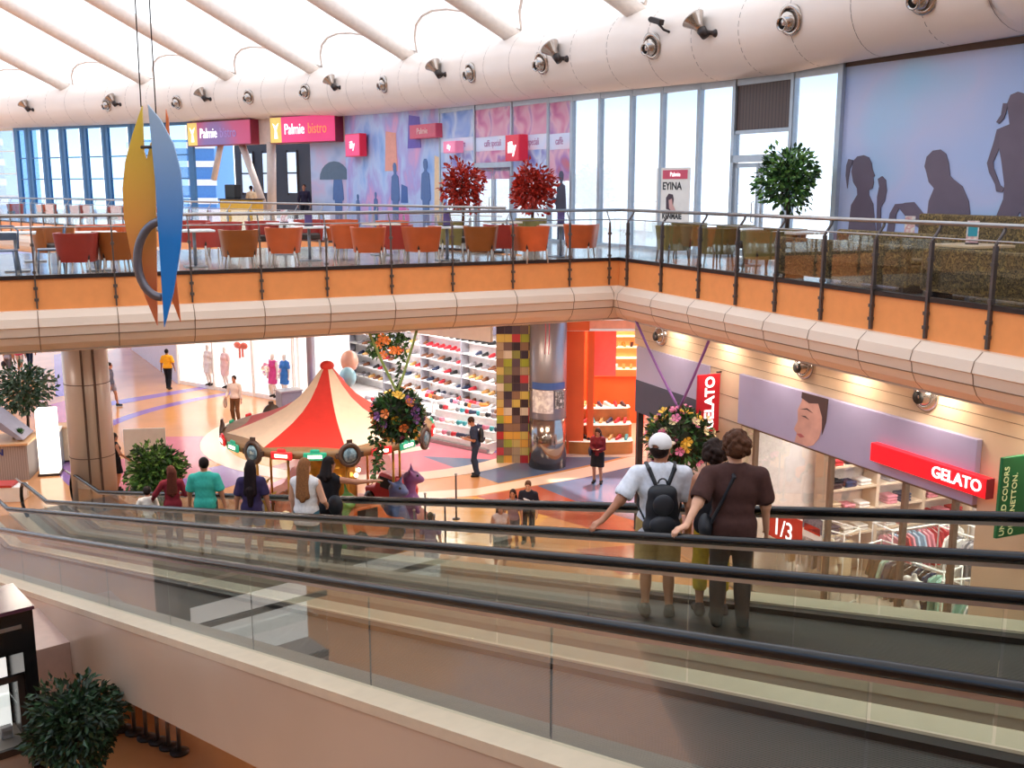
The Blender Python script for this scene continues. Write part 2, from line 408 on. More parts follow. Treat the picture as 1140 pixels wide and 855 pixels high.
# ---------------------------------------------------------------- white duct above the facade
m_ductpath = []
dm = MB(); rings = []; seams = MB()
pts3 = []
for i, p in enumerate(FAC):
    a = FAC[max(i - 1, 0)]; c = FAC[min(i + 1, len(FAC) - 1)]
    d = unit((c[0] - a[0], c[1] - a[1])); n = (-d[1], d[0])     # path runs right to left; n points to the void
    r = 0.85 + .02 * i
    pts3.append((Vector((p[0] + n[0] * .35, p[1] + n[1] * .35, EYE + HB[i] + r)), r))
def smooth_path(pts, k=6):
    out = []
    for i in range(len(pts) - 1):
        P = [pts[max(i - 1, 0)], pts[i], pts[i + 1], pts[min(i + 2, len(pts) - 1)]]
        for j in range(k):
            t = j / k
            f = lambda a, b, c, d: .5 * (2 * b + (c - a) * t + (2 * a - 5 * b + 4 * c - d) * t * t + (3 * b - a - 3 * c + d) * t ** 3)
            out.append((Vector([f(*[q[0][ax] for q in P]) for ax in range(3)]), f(*[q[1] for q in P])))
    out.append(pts[-1]); return out
DUCT = smooth_path(pts3)
dm.tube([p for p, r in DUCT], [r for p, r in DUCT], 32); duct = st(dm.build('trim_5', m_duct))
acc = 0; nxt = 1.0
sb = MB()
for (p, r), (q, r2) in zip(DUCT, DUCT[1:]):
    L = (q - p).length
    while nxt < acc + L:
        c = p.lerp(q, (nxt - acc) / L); t = (q - p).normalized(); w = t.cross(Vector((0, 0, 1))).normalized()
        sb.tube([c - t * .006, c + t * .006], [r + .004, r + .004], 32, caps=False); nxt += 1.55
    acc += L
st(sb.build('seam', m_seam, duct))
def duct_hit(x, y):
    """first point of the duct surface seen at x, y, with its outward normal"""
    r = ray(x, y).normalized(); o = Vector((0, 0, EYE)); k = 8.0
    while k < 90:
        q = o + r * k; best = 1e9
        for (a, ra), (c, rc) in zip(DUCT, DUCT[1:]):
            d = c - a; t = max(0, min(1, (q - a).dot(d) / d.dot(d))); m = a + d * t; dist = (q - m).length - ra
            if dist < best: best = dist; cm = m
        if best < .01: return q, (q - cm).normalized()
        k += max(best * .8, .01)
    return None, None

# ---------------------------------------------------------------- membrane roof on beams
BD = Vector((-.9, -.437, .55))
feet = [(-160, 101), (-75, 102), (5, 101), (95, 100), (185, 98), (275, 88), (370, 78), (475, 63), (590, 45), (725, 20)]
roots = []
for px, py in feet:
    (q, h) = fac(px); roots.append(Vector((q[0] - .25, q[1] - .4, EYE + h + 1.62 + .0)))
roots += [Vector((6.3, 20.2, roots[-1].z)), Vector((8.4, 16.0, roots[-1].z)), Vector((10.6, 11.5, roots[-1].z)), Vector((12.8, 7, roots[-1].z)), Vector((15.2, 2.5, roots[-1].z)), Vector((17.5, -2.5, roots[-1].z)), Vector((20, -8, roots[-1].z)), Vector((22.5, -14, roots[-1].z))]
roof = hub('ceiling')
LEN = 40
mm = membrane_mat()
rb = MB()
for a, c in zip(roots, roots[1:]):
    NU, NV = 18, 8; vs = []; fs = []
    for i in range(NU + 1):
        for j in range(NV + 1):
            v = j / NV; arch = 4 * v * (1 - v)
            s = .02 + (LEN * i / NU) + arch * 1.1 * (1 - i / NU) ** 4
            p = a.lerp(c, v) + BD * s; p.z += .35 + arch * (.28 + .25 * min(1, i / 4))
            vs.append(p)
    for i in range(NU):
        for j in range(NV): fs.append((i * (NV + 1) + j, i * (NV + 1) + j + 1, (i + 1) * (NV + 1) + j + 1, (i + 1) * (NV + 1) + j))
    rb.add(vs, fs, 0, True)
    # pale infill between the edge cable and the duct
    row = vs[:NV + 1]; lo = [a.lerp(c, j / NV) + Vector((.2, .3, -.25)) for j in range(NV + 1)]
    rb.add(list(row) + lo, [(j, j + 1, NV + 2 + j, NV + 1 + j) for j in range(NV)], 0, True)
    cb = MB(); cb.tube(row, .05, 6); st(cb.build('edge_cable', m_beam, roof))
st(rb.build('membrane', mm, roof))
for a in roots:
    bb_ = MB(); bb_.tube([a - BD * .3, a + BD * 3, a + BD * LEN], [.22, .31, .42], 12)
    st(bb_.build('beam', m_beam, roof))
    bb_ = MB(); bb_.ball(a - BD * .1, (.3, .3, .18)); st(bb_.build('beam_foot', m_dark, roof))
# purlin crossing the beams high up
pb = MB(); pb.tube([a + BD * 13 + Vector((0, 0, .5)) for a in roots], .16, 8); st(pb.build('purlin', m_beam, roof))

# ---------------------------------------------------------------- room behind the viewer and outer walls
m_room = mat('plain_wall', 'b9a594', 0.6)
w = MB(); w.bb(-60, 32, -16.4, -16, 0, 24); st(w.build('wall_back', m_room))
w = MB(); w.bb(26, 26.4, -16, 1, 0, 16); st(w.build('wall_right', m_room))
w = MB(); w.bb(-60.4, -60, -16, 40, 0, 24); st(w.build('wall_left', m_room))

# ---------------------------------------------------------------- camera, sky, sun, lamps
cam = bpy.data.cameras.new('camera'); cam.sensor_width = 36; cam.lens = 36 * FPX / 1140; cam.clip_end = 400; cam.clip_start = .1
co = bpy.data.objects.new('camera', cam); COL.objects.link(co); co.location = (0, 0, EYE); co.rotation_euler = (PI / 2 - PITCH, 0, 0); SC.camera = co
wd = bpy.data.worlds.new('sky'); SC.world = wd; wd.use_nodes = True
nt = wd.node_tree; bg = nt.nodes['Background']; tc = nt.nodes.new('ShaderNodeTexCoord'); sx = nt.nodes.new('ShaderNodeSeparateXYZ'); rp = nt.nodes.new('ShaderNodeValToRGB')
nt.links.new(tc.outputs['Generated'], sx.inputs[0]); nt.links.new(sx.outputs['Z'], rp.inputs['Fac'])
e = rp.color_ramp.elements; e[0].position = 0.0; e[0].color = (.95, .97, 1, 1); e[1].position = .5; e[1].color = (.40, .60, .92, 1)
e2 = rp.color_ramp.elements.new(.03); e2.color = (.88, .95, 1.0, 1); e3 = rp.color_ramp.elements.new(.11); e3.color = (.36, .50, .62, 1)
nt.links.new(rp.outputs['Color'], bg.inputs['Color']); bg.inputs['Strength'].default_value = 2.3
def lamp(kind, loc, power, col=(1, .93, .82), size=1.0, rot=(0, 0, 0), size_y=None, name='lamp', spot=None):
    l = bpy.data.lights.new(name, kind); l.energy = power; l.color = col
    if kind == 'AREA':
        l.size = size
        if size_y: l.shape = 'RECTANGLE'; l.size_y = size_y
    elif kind == 'SUN': l.angle = size
    else: l.shadow_soft_size = size
    if spot: l.spot_size = spot; l.spot_blend = .6
    o = bpy.data.objects.new(name, l); COL.objects.link(o); o.location = loc; o.rotation_euler = rot; return o
lamp('SUN', (0, 0, 40), 7.0, (1, .96, .9), .05, (math.radians(-24), math.radians(10), 0), name='sun')
SC.view_settings.view_transform = 'Standard'; SC.view_settings.look = 'None'; SC.view_settings.gamma = 1; SC.view_settings.use_curve_mapping = False
SC.view_settings.exposure = 0.0
SC.cycles.transparent_max_bounces = 40; SC.cycles.max_bounces = 10; SC.cycles.diffuse_bounces = 4; SC.cycles.glossy_bounces = 4
SC.cycles.caustics_reflective = False; SC.cycles.caustics_refractive = False
SC.cycles.sample_clamp_indirect = 6
# ---------------------------------------------------------------- moving walkways
WA = math.atan2(.635, .772)                 # local x = across (away right), local y = downhill, z = up
def zt(s): return 6.6 if s < -4.6 else (5.574 - .2236 * s if s < 24.9 else 0.006)
m_deck = mat('walkway_deck_cream', 'cdb89c', 0.35, var=0.04)
m_clad = mat('walkway_side_panel', 'bfa48c', 0.25, var=0.04, scale=.5)
m_tread = wave_mat('walkway_pallets', '14110f', '352b24', 14, 'X', .4, .4)
m_skirt = mat('walkway_skirt', '1c1512', 0.35)
SV = [-8, -4.6, 24.9, 27.6]
def strip(b, prof, svals=SV, mi=0):
    b.loft([[(u, s, zt(s) + dz) for u, dz in prof] for s in svals], True, True, mi, False); return b
def rect(u0, u1, z0, z1): return [(u0, z0), (u1, z0), (u1, z1), (u0, z1)]
def walkway(u0, u1, label, seam0):
    W = thing('moving_walkway', label, 'moving walkway', (0, 0, 0), WA)
    strip(MB(), rect(u0 + .14, u1 - .14, -.12, 0)).build('tread', m_tread, W)
    strip(MB(), rect(u0 - .21, u1 + .21, -1.0, -.13), [-8, -4.6, 19.6]).build('truss', m_clad, W)
    for side, u in ((-1, u0), (1, u1)):
        inn = u - side * .14
        strip(MB(), rect(min(inn, u - side * .02), max(inn, u - side * .02), -.05, .05)).build('skirt', m_skirt, W)
        strip(MB(), rect(min(u - side * .03, u + side * .24), max(u - side * .03, u + side * .24), -.02, .07)).build('deck', m_deck, W)
        strip(MB(), rect(min(u + side * .20, u + side * .225), max(u + side * .20, u + side * .225), -1.02, -.02), [-8, -4.6, 19.6, 20.0] if False else [-8, -4.6, 19.4]).build('side_panel', m_clad, W)
        s = seam0 - 2.25 * 4
        while s < 24.4:
            a, c = s + .012, s + 2.238; s += 2.25
            if c < -7: continue
            b = MB(); b.loft([[(u - .006, q, zt(q) + .07), (u + .006, q, zt(q) + .07), (u + .006, q, zt(q) + .91), (u - .006, q, zt(q) + .91)] for q in (a, c)], True, True, 0, False)
            b.build('glass_panel', m_tglass, W)
        b = MB(); b.loft([[(u - .006, q, zt(q) + .07), (u + .006, q, zt(q) + .07), (u + .006, q, zt(q) + .91), (u - .006, q, zt(q) + .91)] for q in (s, 24.9, 26.6)], True, True, 0, False); b.build('glass_panel', m_tglass, W)
        pts = []
        for q in [-8, -4.9, -4.3] + list(np.linspace(-3, 24.3, 12)) + [24.9, 25.5, 26.8]: pts.append((u, float(q), zt(q) + .95))
        for k in range(1, 7): pts.append((u, 26.8 + .42 * math.sin(PI * k / 6), .956 - .42 * (1 - math.cos(PI * k / 6))))
        b = MB(); b.tube(pts, .042, 10); b.build('handrail', m_black, W)
        strip(MB(), rect(u - .02, u + .02, .885, .918)).build('handrail_track', m_steel, W)
    return W
walkway(4.17, 5.51, 'near empty moving walkway sloping down in front with cream side and black handrails', 2.41)
walkway(6.365, 7.57, 'farther moving walkway carrying the standing shoppers down to the carousel floor', 2.1)
# ---------------------------------------------------------------- facade of the upper floor
m_poster = print_mat('collage_print', ['5a86d0', '8fb4ec', 'b4c8f0', 'a89fdc', 'dc9fcc', '8aa8e4'], 0.8, .4, 4, distort=.25, stretch=(1, 1, .6))
m_pinkpr = print_mat('pink_window_print', ['d77fb4', 'e9a3c4', 'f4d0dc', 'c79ad0', 'e88a8a'], 1.2, .4, 2, translucent=.35, distort=.6)
m_bluepr = print_mat('blue_window_print', ['6f9ad8', 'a9c4ee', 'dfe8f6', '8a86d0'], 1.1, .4, 2, translucent=.35, distort=.6)
m_whitepr = print_mat('white_window_print', ['f4f0f4', 'e8ecf8', 'f8e4ea'], 1.0, .4, 1, translucent=.5)
m_mural = print_mat('pale_mural_print', ['a6c4f0', 'b4c8f2', 'c4ccf0', 'a8d4f6', 'c2c8ee'], 0.35, .35, 1.5)
m_sil = mat('silhouette_print', '6f6272', .45, var=.08, scale=1.5)
m_silb = mat('blue_silhouette_print', '4d6ea6', .45)
m_red = mat('sign_red', 'c8203a', .4, emit=.35, var=.03)
m_magenta = mat('sign_magenta', 'e23a78', .4, emit=.45, var=.15, scale=.6)
m_letw = mat('letter_white', 'ffffff', .4, emit=1.2)
m_letbk = mat('letter_black', '1c1c20', .5)
m_orl = mat('letter_orange', 'f08a5a', .4, emit=.5)
m_yel = mat('sign_yellow', 'f2d36a', .4, emit=.3)
m_louv = wave_mat('brown_louvre', '3f3434', '5d4c48', 3, 'X', .5, .2)

wn = [0]
def bay(pl, pr, fm=m_mull, gm=m_wglass, transoms=(), fw=.07, kind='window', pane=True, base=0.0):
    wn[0] += 1
    (a, ha), (c, hc) = fac(pl), fac(pr); d = (c[0] - a[0], c[1] - a[1]); L = math.hypot(*d)
    H = EYE + (ha + hc) / 2 + .3 - UP
    Wd = hub('%s_%d' % (kind, wn[0]), (a[0], a[1], UP), ang(d))
    b = MB(); b.bb(0, fw, -.06, .08, 0, H); b.bb(L - fw * .5, L + fw * .5, -.06, .08, 0, H); b.bb(0, L, -.05, .07, 0, .08); b.bb(0, L, -.05, .07, H - .42, H)
    for z in transoms: b.bb(0, L, -.04, .05, z - .03, z + .03)
    st(b.build('window_frame', fm, Wd))
    if pane:
        b = MB(); b.bb(fw, L - fw, 0, .012, base + .08, H - .1); st(b.build('pane', gm, Wd))
    return Wd, L, H
G = {}
for i, (pl, pr) in enumerate([(637, 668), (668, 703), (703, 737), (737, 778), (778, 817), (882, 935)]):
    bay(pl, pr)
# door bay with dark louvre above
def door_bay(pl, pr, topy, louvre):
    (a, ha), (c, hc) = fac(pl), fac(pr); d = (c[0] - a[0], c[1] - a[1]); L = math.hypot(*d)
    wn[0] += 1
    D = hub('door_%d' % wn[0], (a[0], a[1], UP), ang(d)); H = EYE + (ha + hc) / 2 + .3 - UP
    t, z = on_wall((pl + pr) / 2, topy, a, unit(d)); zt_ = z - UP
    b = MB()
    b.bb(0, .09, -.08, .1, 0, H); b.bb(L - .04, L + .05, -.08, .1, 0, H); b.bb(0, L, -.08, .1, zt_ - .1, zt_ + .06); b.bb(0, L, -.05, .07, H - .42, H)
    if louvre: b.bb(0, L, -.05, .07, H - 1.5, H - 1.42)
    st(b.build('door_frame', m_mull, D))
    for s in (0, 1):
        x0 = .12 + s * (L - .16) / 2; x1 = x0 + (L - .3) / 2
        b = MB(); w_ = .075
        b.bb(x0, x0 + w_, -.03, .03, .02, zt_ - .12); b.bb(x1 - w_, x1, -.03, .03, .02, zt_ - .12); b.bb(x0, x1, -.03, .03, .02, .16); b.bb(x0, x1, -.03, .03, zt_ - .22, zt_ - .12)
        lf = st(b.build('door_leaf', m_mull, D))
        b = MB(); b.bb(x0 + w_, x1 - w_, -.005, .005, .16, zt_ - .22); st(b.build('pane', m_wglass, lf))
        xh = x1 - .12 if s == 0 else x0 + .12
        b = MB(); b.tube([(xh, -.03, .8), (xh, -.09, .82), (xh, -.09, 1.25), (xh, -.03, 1.27)], .015, 6); st(b.build('door_handle', m_steel, lf))
    b = MB(); b.bb(.09, L - .04, 0, .012, zt_ + .06, H - (1.5 if louvre else .3)); st(b.build('pane', m_wglass, D))
    if louvre:
        b = MB(); b.bb(.09, L - .04, -.02, .04, H - 1.42, H - .3); st(b.build('louvre', m_louv, D))
    return D, L, H, zt_
door_bay(817, 882, 175, True)
# bays with printed film
for k, (pl, pr) in enumerate([(490, 529), (571, 611), (611, 637)]):
    bay(pl, pr)
door_bay(529, 571, 183, False)
def film(pl, pr, words, m, label, low=None):
    (a, ha), (c, hc) = fac(pl), fac(pr); d = (c[0] - a[0], c[1] - a[1]); L = math.hypot(*d); H = EYE + (ha + hc) / 2 - UP
    T = thing('window_film', label, 'window graphic', (a[0], a[1], UP), ang(d), 'printed window films')
    b = MB(); b.bb(.09, L - .07, -.03, -.02, H - 1.0, H - .02); b.build('top_print', m, T)
    b = MB(); b.bb(.09, L - .07, -.03, -.02, H - 1.45, H - 1.0); b.build('title_band', m_whitepr, T)
    b = MB(); b.bb(.09, L - .07, -.03, -.02, H - 2.35, H - 1.45); b.build('mid_print', low or m_pinkpr, T)
    text(words, .30, mat('letter_lilac', 'b8709c', .5), T, (L / 2, -.035, H - 1.22), align='CENTER', ext=.003, sx=.75)
    return T, L, H
film(490, 529, 'caffè superiore', m_bluepr, 'printed window film in blue and white left of the glass door', m_bluepr)
film(529, 571, 'caffè speciali', m_pinkpr, 'printed pink window film above the glass double door')
film(571, 611, 'caffè speciali', m_pinkpr, 'printed pink film on the window with the square red sign', m_bluepr)
T, L, H = film(611, 637, 'caffè', m_pinkpr, 'printed film with a standing figure holding cups at the plain windows')
def sil(parent, pts, m, y0=-.045, y1=-.03, name='figure'):
    b = MB(); b.wallpoly(pts, y0, y1); return b.build(name, m, parent)
def man_sil(x, h, w=1.0):
    P = [(-.16, 0), (-.05, 0), (0, .4), (.05, 0), (.16, 0), (.15, .45), (.17, .8), (.20, .74), (.24, .8), (.22, 1.1), (.18, 1.40), (.06, 1.46), (.06, 1.5), (.1, 1.56), (.1, 1.68), (.04, 1.76), (-.05, 1.76), (-.1, 1.68), (-.09, 1.56), (-.05, 1.5), (-.06, 1.46), (-.18, 1.4), (-.22, 1.1), (-.24, .8), (-.2, .76), (-.16, .8), (-.15, .45)]
    return [(x + p[0] * h / 1.76 * w, p[1] * h / 1.76) for p in P]
sil(T, man_sil(L * .6, 2.05), mat('dark_figure_print', '4a4e6a', .5))
sil(T, [(L * .6 - .2, 1.0), (L * .6 - .5, 1.25), (L * .6 - .55, 1.5), (L * .6 - .48, 1.5), (L * .6 - .4, 1.3), (L * .6 - .15, 1.25)], mat('dark_figure_print', '4a4e6a', .5), name='figure_arm')
# poster with a portrait on the plain window
(pa, _), (pb_, _) = fac(735), fac(778); dd = unit((pb_[0] - pa[0], pb_[1] - pa[1]))
def local(px, py, p0=pa, d=dd):
    t, z = on_wall(px, py, p0, d); return t, z - UP
T = thing('window_poster', 'white poster with red header and a dark-haired figure, on the bright window', 'poster', (pa[0], pa[1], UP), ang(dd))
x0, z1 = local(733, 187); x1, z0 = local(768, 248)
b = MB(); b.bb(x0, x1, -.05, -.03, z0, z1); b.build('sheet', m_white, T)
b = MB(); b.bb(x0 + .25, x1 - .08, -.06, -.05, z1 - .28, z1 - .06); b.build('header', mat('poster_red', 'd8506a', .5), T)
text('Palmie', .15, m_letw, T, ((x0 + x1) / 2 + .1, -.065, z1 - .17), align='CENTER', ext=.002)
HS = z1 - z0
text('EYINA', .26, m_letbk, T, ((x0 + x1) / 2 - .02, -.055, z1 - .46), align='CENTER', ext=.002, bold=.006)
text('KENMAIE', .20, m_letbk, T, ((x0 + x1) / 2, -.055, z0 + .14), align='CENTER', ext=.002, bold=.006, sx=.9)
xm = (x0 + x1) / 2 - .08; zp = z1 - .64
sil(T, [(xm - .14, zp - .38), (xm - .15, zp - .1), (xm - .05, zp), (xm + .1, zp - .02), (xm + .14, zp - .14), (xm + .1, zp - .36), (xm + .04, zp - .42)], mat('portrait_hair', '4a3440', .5), -.06, -.05, 'hair')
sil(T, [(xm - .04, zp - .16), (xm + .08, zp - .12), (xm + .11, zp - .26), (xm + .28, zp - .46), (xm + .08, zp - .44), (xm - .01, zp - .36)], mat('portrait_skin', 'd8a8a0', .5), -.065, -.06, 'face')
# the pale mural
(ma, ha), (mc, hc) = fac(935), fac(1140); md = unit((mc[0] - ma[0], mc[1] - ma[1])); H = EYE + ha + .3 - UP
Lm = math.hypot(FAC[1][0] - ma[0], FAC[1][1] - ma[1])
w = MB(); w.bb(.0, Lm, 0, .25, 0, H + .1); wall_m = st(w.build('wall_mural', m_mural, None, (ma[0], ma[1], UP), ang(md)))
w = MB(); w.bb(-.05, .08, -.1, .3, 0, H); st(w.build('frame_post', m_mull, wall_m))
w = MB(); w.bb(0, Lm, -.03, .02, H - .34, H - .22); st(w.build('dark_gap', m_seam, wall_m))
d2 = unit((FAC[0][0] - FAC[1][0], FAC[0][1] - FAC[1][1])); L2 = math.hypot(FAC[0][0] - FAC[1][0], FAC[0][1] - FAC[1][1])
w = MB(); w.bb(0, L2, 0, .25, 0, H + .1); st(w.build('wall_mural', m_mural, None, (FAC[1][0], FAC[1][1], UP), ang(d2)))
def mural(pts, name, label, lead=None):
    q = []
    for u, v in pts:
        t, z = on_wall(920 + u / 4.277, 60 + v / 4.275, ma, md); q.append((t, max(z - UP, .06)))
    return q
SIL = thing('wall_silhouette', 'printed silhouette of a ponytailed girl looking at a phone on the pale mural', 'mural figure', (ma[0], ma[1], UP), ang(md), 'mural silhouettes')
def msil(T, nm, pts): sil(T, mural(pts, '', ''), m_sil, -.02 - .002 * len(T.children), -.004, nm)
msil(SIL, 'body', [(100, 900), (120, 720), (150, 670), (148, 640), (130, 610), (122, 560), (130, 510), (150, 488), (180, 482), (205, 492), (218, 520), (222, 550), (233, 580), (225, 590), (228, 612), (222, 640), (205, 648), (206, 672), (225, 715), (242, 900)])
msil(SIL, 'ponytail', [(128, 505), (108, 500), (98, 530), (95, 580), (102, 640), (108, 590), (115, 545), (125, 525)])
msil(SIL, 'raised_hand', [(240, 900), (245, 680), (255, 630), (248, 595), (268, 582), (285, 600), (290, 650), (280, 700), (262, 730), (260, 900)])
SIL = thing('wall_silhouette', 'printed silhouette of a large seated man with bent head on the pale mural', 'mural figure', (ma[0], ma[1], UP), ang(md), 'mural silhouettes')
msil(SIL, 'body', [(470, 900), (480, 790), (490, 700), (515, 640), (490, 610), (478, 560), (470, 535), (480, 490), (510, 460), (545, 455), (572, 475), (585, 520), (592, 580), (605, 595), (650, 630), (680, 700), (700, 900)])
msil(SIL, 'hands', [(280, 900), (305, 760), (330, 715), (365, 712), (380, 708), (420, 705), (450, 740), (486, 790), (476, 850), (400, 800), (370, 760), (350, 735), (335, 760), (318, 900)])
SIL = thing('wall_silhouette', 'printed silhouette of a standing woman with hand on hip on the pale mural', 'mural figure', (ma[0], ma[1], UP), ang(md), 'mural silhouettes')
msil(SIL, 'body', [(760, 900), (845, 690), (850, 620), (835, 500), (825, 450), (815, 360), (850, 345), (875, 335), (870, 290), (862, 240), (880, 195), (915, 180), (950, 190), (985, 230), (1000, 300), (990, 335), (1040, 350), (1060, 440), (1050, 600), (1060, 900), (960, 900), (925, 750), (850, 900)])
msil(SIL, 'arm', [(815, 360), (800, 420), (768, 520), (778, 565), (806, 620), (812, 655), (840, 658), (850, 640), (830, 625), (800, 545), (798, 515), (825, 450)])
msil(SIL, 'ponytail', [(865, 235), (845, 235), (835, 290), (812, 325), (825, 332), (850, 305), (862, 265)])

# collage wall left of the windows
(ca, ha), (cb_, hc) = fac(384), fac(490); cd = unit((cb_[0] - ca[0], cb_[1] - ca[1])); CLn = math.hypot(cb_[0] - ca[0], cb_[1] - ca[1]); CH = EYE + (ha + hc) / 2 + .4 - UP
w = MB(); w.bb(0, CLn, 0, .25, 0, CH); cw = st(w.build('wall_collage', m_poster, None, (ca[0], ca[1], UP), ang(cd)))
def colx(px): return on_wall(px, 200, ca, cd)[0]
for px, h, m in [(398, 1.3, m_silb), (418, 1.4, m_silb), (440, 2.5, m_silb), (474, 2.6, m_silb)]:
    st(sil(cw, man_sil(colx(px), h), m, -.02, -.002, 'printed_figure'))
for px, m, z0, z1, wd_ in [(436, 'e8a090', 2.2, 3.6, 1.0), (488, 'e8c8a0', .3, 2.6, .6), (449, 'd86fb4', 0.05, .8, .9), (450, '3f64a8', 1.0, 1.6, .55), (462, '6a58b8', 3.0, 4.1, 1.0)]:
    x = colx(px); st(sil(cw, [(x - wd_ / 2, z0), (x + wd_ / 2, z0), (x + wd_ * .42, z1), (x - wd_ * .38, z1 + .1)], mat('collage_ink_' + m, m, .5), -.012, -.002, 'printed_shape'))
def box_sign(name, label, cat, p0, d, x0, x1, z0, z1, y0, m, side=None):
    T = thing(name, label, cat, (p0[0], p0[1], UP), ang(d))
    b = MB(); b.bb(x0, x1, y0, y0 + .3, z0, z1); b.build('box', side or m, T, bevel=.01)
    b = MB(); b.bb(x0 + .03, x1 - .03, y0 - .012, y0, z0 + .03, z1 - .03); b.build('face', m, T)
    return T
x0, z1 = on_wall(394, 150, ca, cd); x1, z0 = on_wall(411, 174, ca, cd)
T = box_sign('cafe_sign', 'small square pink-red cafe sign on the blue collage wall', 'sign', ca, cd, x0, x1, z0 - UP, z1 - UP, -.4, mat('sign_pink', 'e0457a', .4, emit=.4), m_red)
text('illy', .42, m_letw, T, ((x0 + x1) / 2, -.425, (z0 + z1) / 2 - UP), align='CENTER')
x0, z1 = on_wall(464, 140, ca, cd); x1, z0 = on_wall(494, 153, ca, cd)
T = box_sign('cafe_sign', 'flat dull-red cafe sign high on the collage wall', 'sign', ca, cd, x0, x1, z0 - UP, z1 - UP, -.31, mat('sign_dull_red', 'c04a62', .4, emit=.15))
text('Palmie', .3, mat('letter_pale', 'd8b8b8', .4, emit=.2), T, ((x0 + x1) / 2, -.33, (z0 + z1) / 2 - UP), align='CENTER')
(ia, _), (ic, _) = fac(571), fac(611); idr = unit((ic[0] - ia[0], ic[1] - ia[1]))
x0, z1 = on_wall(575, 151, ia, idr); x1, z0 = on_wall(591, 179, ia, idr)
T = box_sign('cafe_sign', 'square red cafe sign above the right red-leaved tree', 'sign', ia, idr, x0, x1, z0 - UP, z1 - UP, -.4, m_red)
text('illy', .46, m_letw, T, ((x0 + x1) / 2, -.425, (z0 + z1) / 2 - UP), align='CENTER', bold=.01)
(ia, _), (ic, _) = fac(490), fac(529); idr = unit((ic[0] - ia[0], ic[1] - ia[1]))
x0, z1 = on_wall(505, 158, ia, idr); x1, z0 = on_wall(519, 170, ia, idr)
T = box_sign('cafe_sign', 'faded pink cafe sign above the left red-leaved tree', 'sign', ia, idr, x0, x1, z0 - UP, z1 - UP, -.4, mat('sign_faded_pink', 'e884a8', .4, emit=.3))
text('illy', .22, m_letw, T, ((x0 + x1) / 2, -.425, (z0 + z1) / 2 - UP), align='CENTER')

# bistro front
(ba, ha), (bc, hc) = fac(212), fac(384); bd = unit((bc[0] - ba[0], bc[1] - ba[1])); BL = math.hypot(bc[0] - ba[0], bc[1] - ba[1]); BH = EYE + (ha + hc) / 2 + .4 - UP
m_bw = mat('bistro_plaster', 'dcc4b8', .5)
def bx(px, py): t, z = on_wall(px, py, ba, bd); return t, z - UP
xa, za = bx(240, 162)
w = MB(); w.bb(0, BL, 0, .3, za, BH); bw = st(w.build('wall_bistro', m_bw, None, (ba[0], ba[1], UP), ang(bd)))
x345 = bx(346, 190)[0]
m_umb = print_mat('umbrella_print', ['9ab0d8', 'b8c4e4', 'c8b8d8', 'a8b8e0'], .8, .5, 2)
w = MB(); w.bb(x345, BL, 0, .25, 0, za); pw = st(w.build('wall_panel', m_umb, bw))
w = MB()
xu = bx(376, 190)[0]
st(sil(pw, man_sil(xu, 2.4), m_silb, -.02, -.002, 'printed_figure'))
st(sil(pw, [(xu - 1.1 + .9 * (1 - math.cos(PI * k / 10)), 1.9 + .75 * math.sin(PI * k / 10)) for k in range(11)], mat('umbrella_ink', '5a7088', .5), -.022, -.002, 'printed_umbrella'))
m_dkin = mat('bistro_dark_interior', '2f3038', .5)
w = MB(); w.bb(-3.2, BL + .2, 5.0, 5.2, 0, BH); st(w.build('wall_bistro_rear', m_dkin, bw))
for x0, x1 in ((-2.6, -1.7), (-.9, -.2), (1.0, 1.7), (4.2, 5.0)):
    wn[0] += 1; H_ = hub('window_%d' % wn[0], (0, 0, 0), 0, bw)
    b = MB(); b.bb(x0, x1, 4.96, 4.99, 1.3, 3.3); st(b.build('pane', mat('bright_back_window', 'c8dcf0', .4, emit=.7), H_))
    b = MB(); b.bb(x0, x1, 4.93, 4.96, 2.25, 2.32); b.bb(x0 - .06, x0, 4.93, 5, 1.2, 3.4); b.bb(x1, x1 + .06, 4.93, 5, 1.2, 3.4); st(b.build('window_frame', m_dark, H_))
for p0, p1, r in [((304, 162), (304, 226), .2), ((271, 162), (302, 228), .16), ((248, 162), (240, 200), .14)]:
    a, z1 = bx(*p0); c, z0 = bx(*p1); b = MB(); b.cyl((c, -.1, 0 if p1[1] > 210 else z0), (a, -.1, za + .05), r, None, 14); st(b.build('column', mat('column_paint', 'c3b3aa', .4), bw))
def bistro_sign(pl, pr, yt, yb, label, faces, lit):
    x0, z1 = bx(pl, yt); x1, z0 = bx(pr, yb)
    T = thing('bistro_sign', label, 'sign', (ba[0], ba[1], UP), ang(bd), 'bistro signs')
    b = MB(); b.bb(x0, x1, -.45, 0, z0, z1); b.build('box', mat('sign_edge', '8f2840', .4), T, bevel=.015)
    b = MB(); b.bb(x0 + .75, x1 - .04, -.465, -.45, z0 + .04, z1 - .04); b.build('face', faces, T)
    b = MB(); b.bb(x0 + .04, x0 + .75, -.465, -.45, z0 + .04, z1 - .04); b.build('emblem', m_yel, T)
    b = MB(); b.M = Matrix.Translation((x0 + .4, -.47, (z0 + z1) / 2)); b.wallpoly([(-.1, -.35), (.12, -.35), (.05, 0), (.2, .3), (0, .15), (-.2, .3), (-.05, 0)], -.008, 0); b.build('emblem_mark', m_letw, T)
    text('Palmie', .62, m_letw, T, (x0 + .95, -.475, (z0 + z1) / 2), bold=.003, sx=.78)
    text('bistro', .62, lit, T, (x0 + 2.42, -.475, (z0 + z1) / 2), sx=.78)
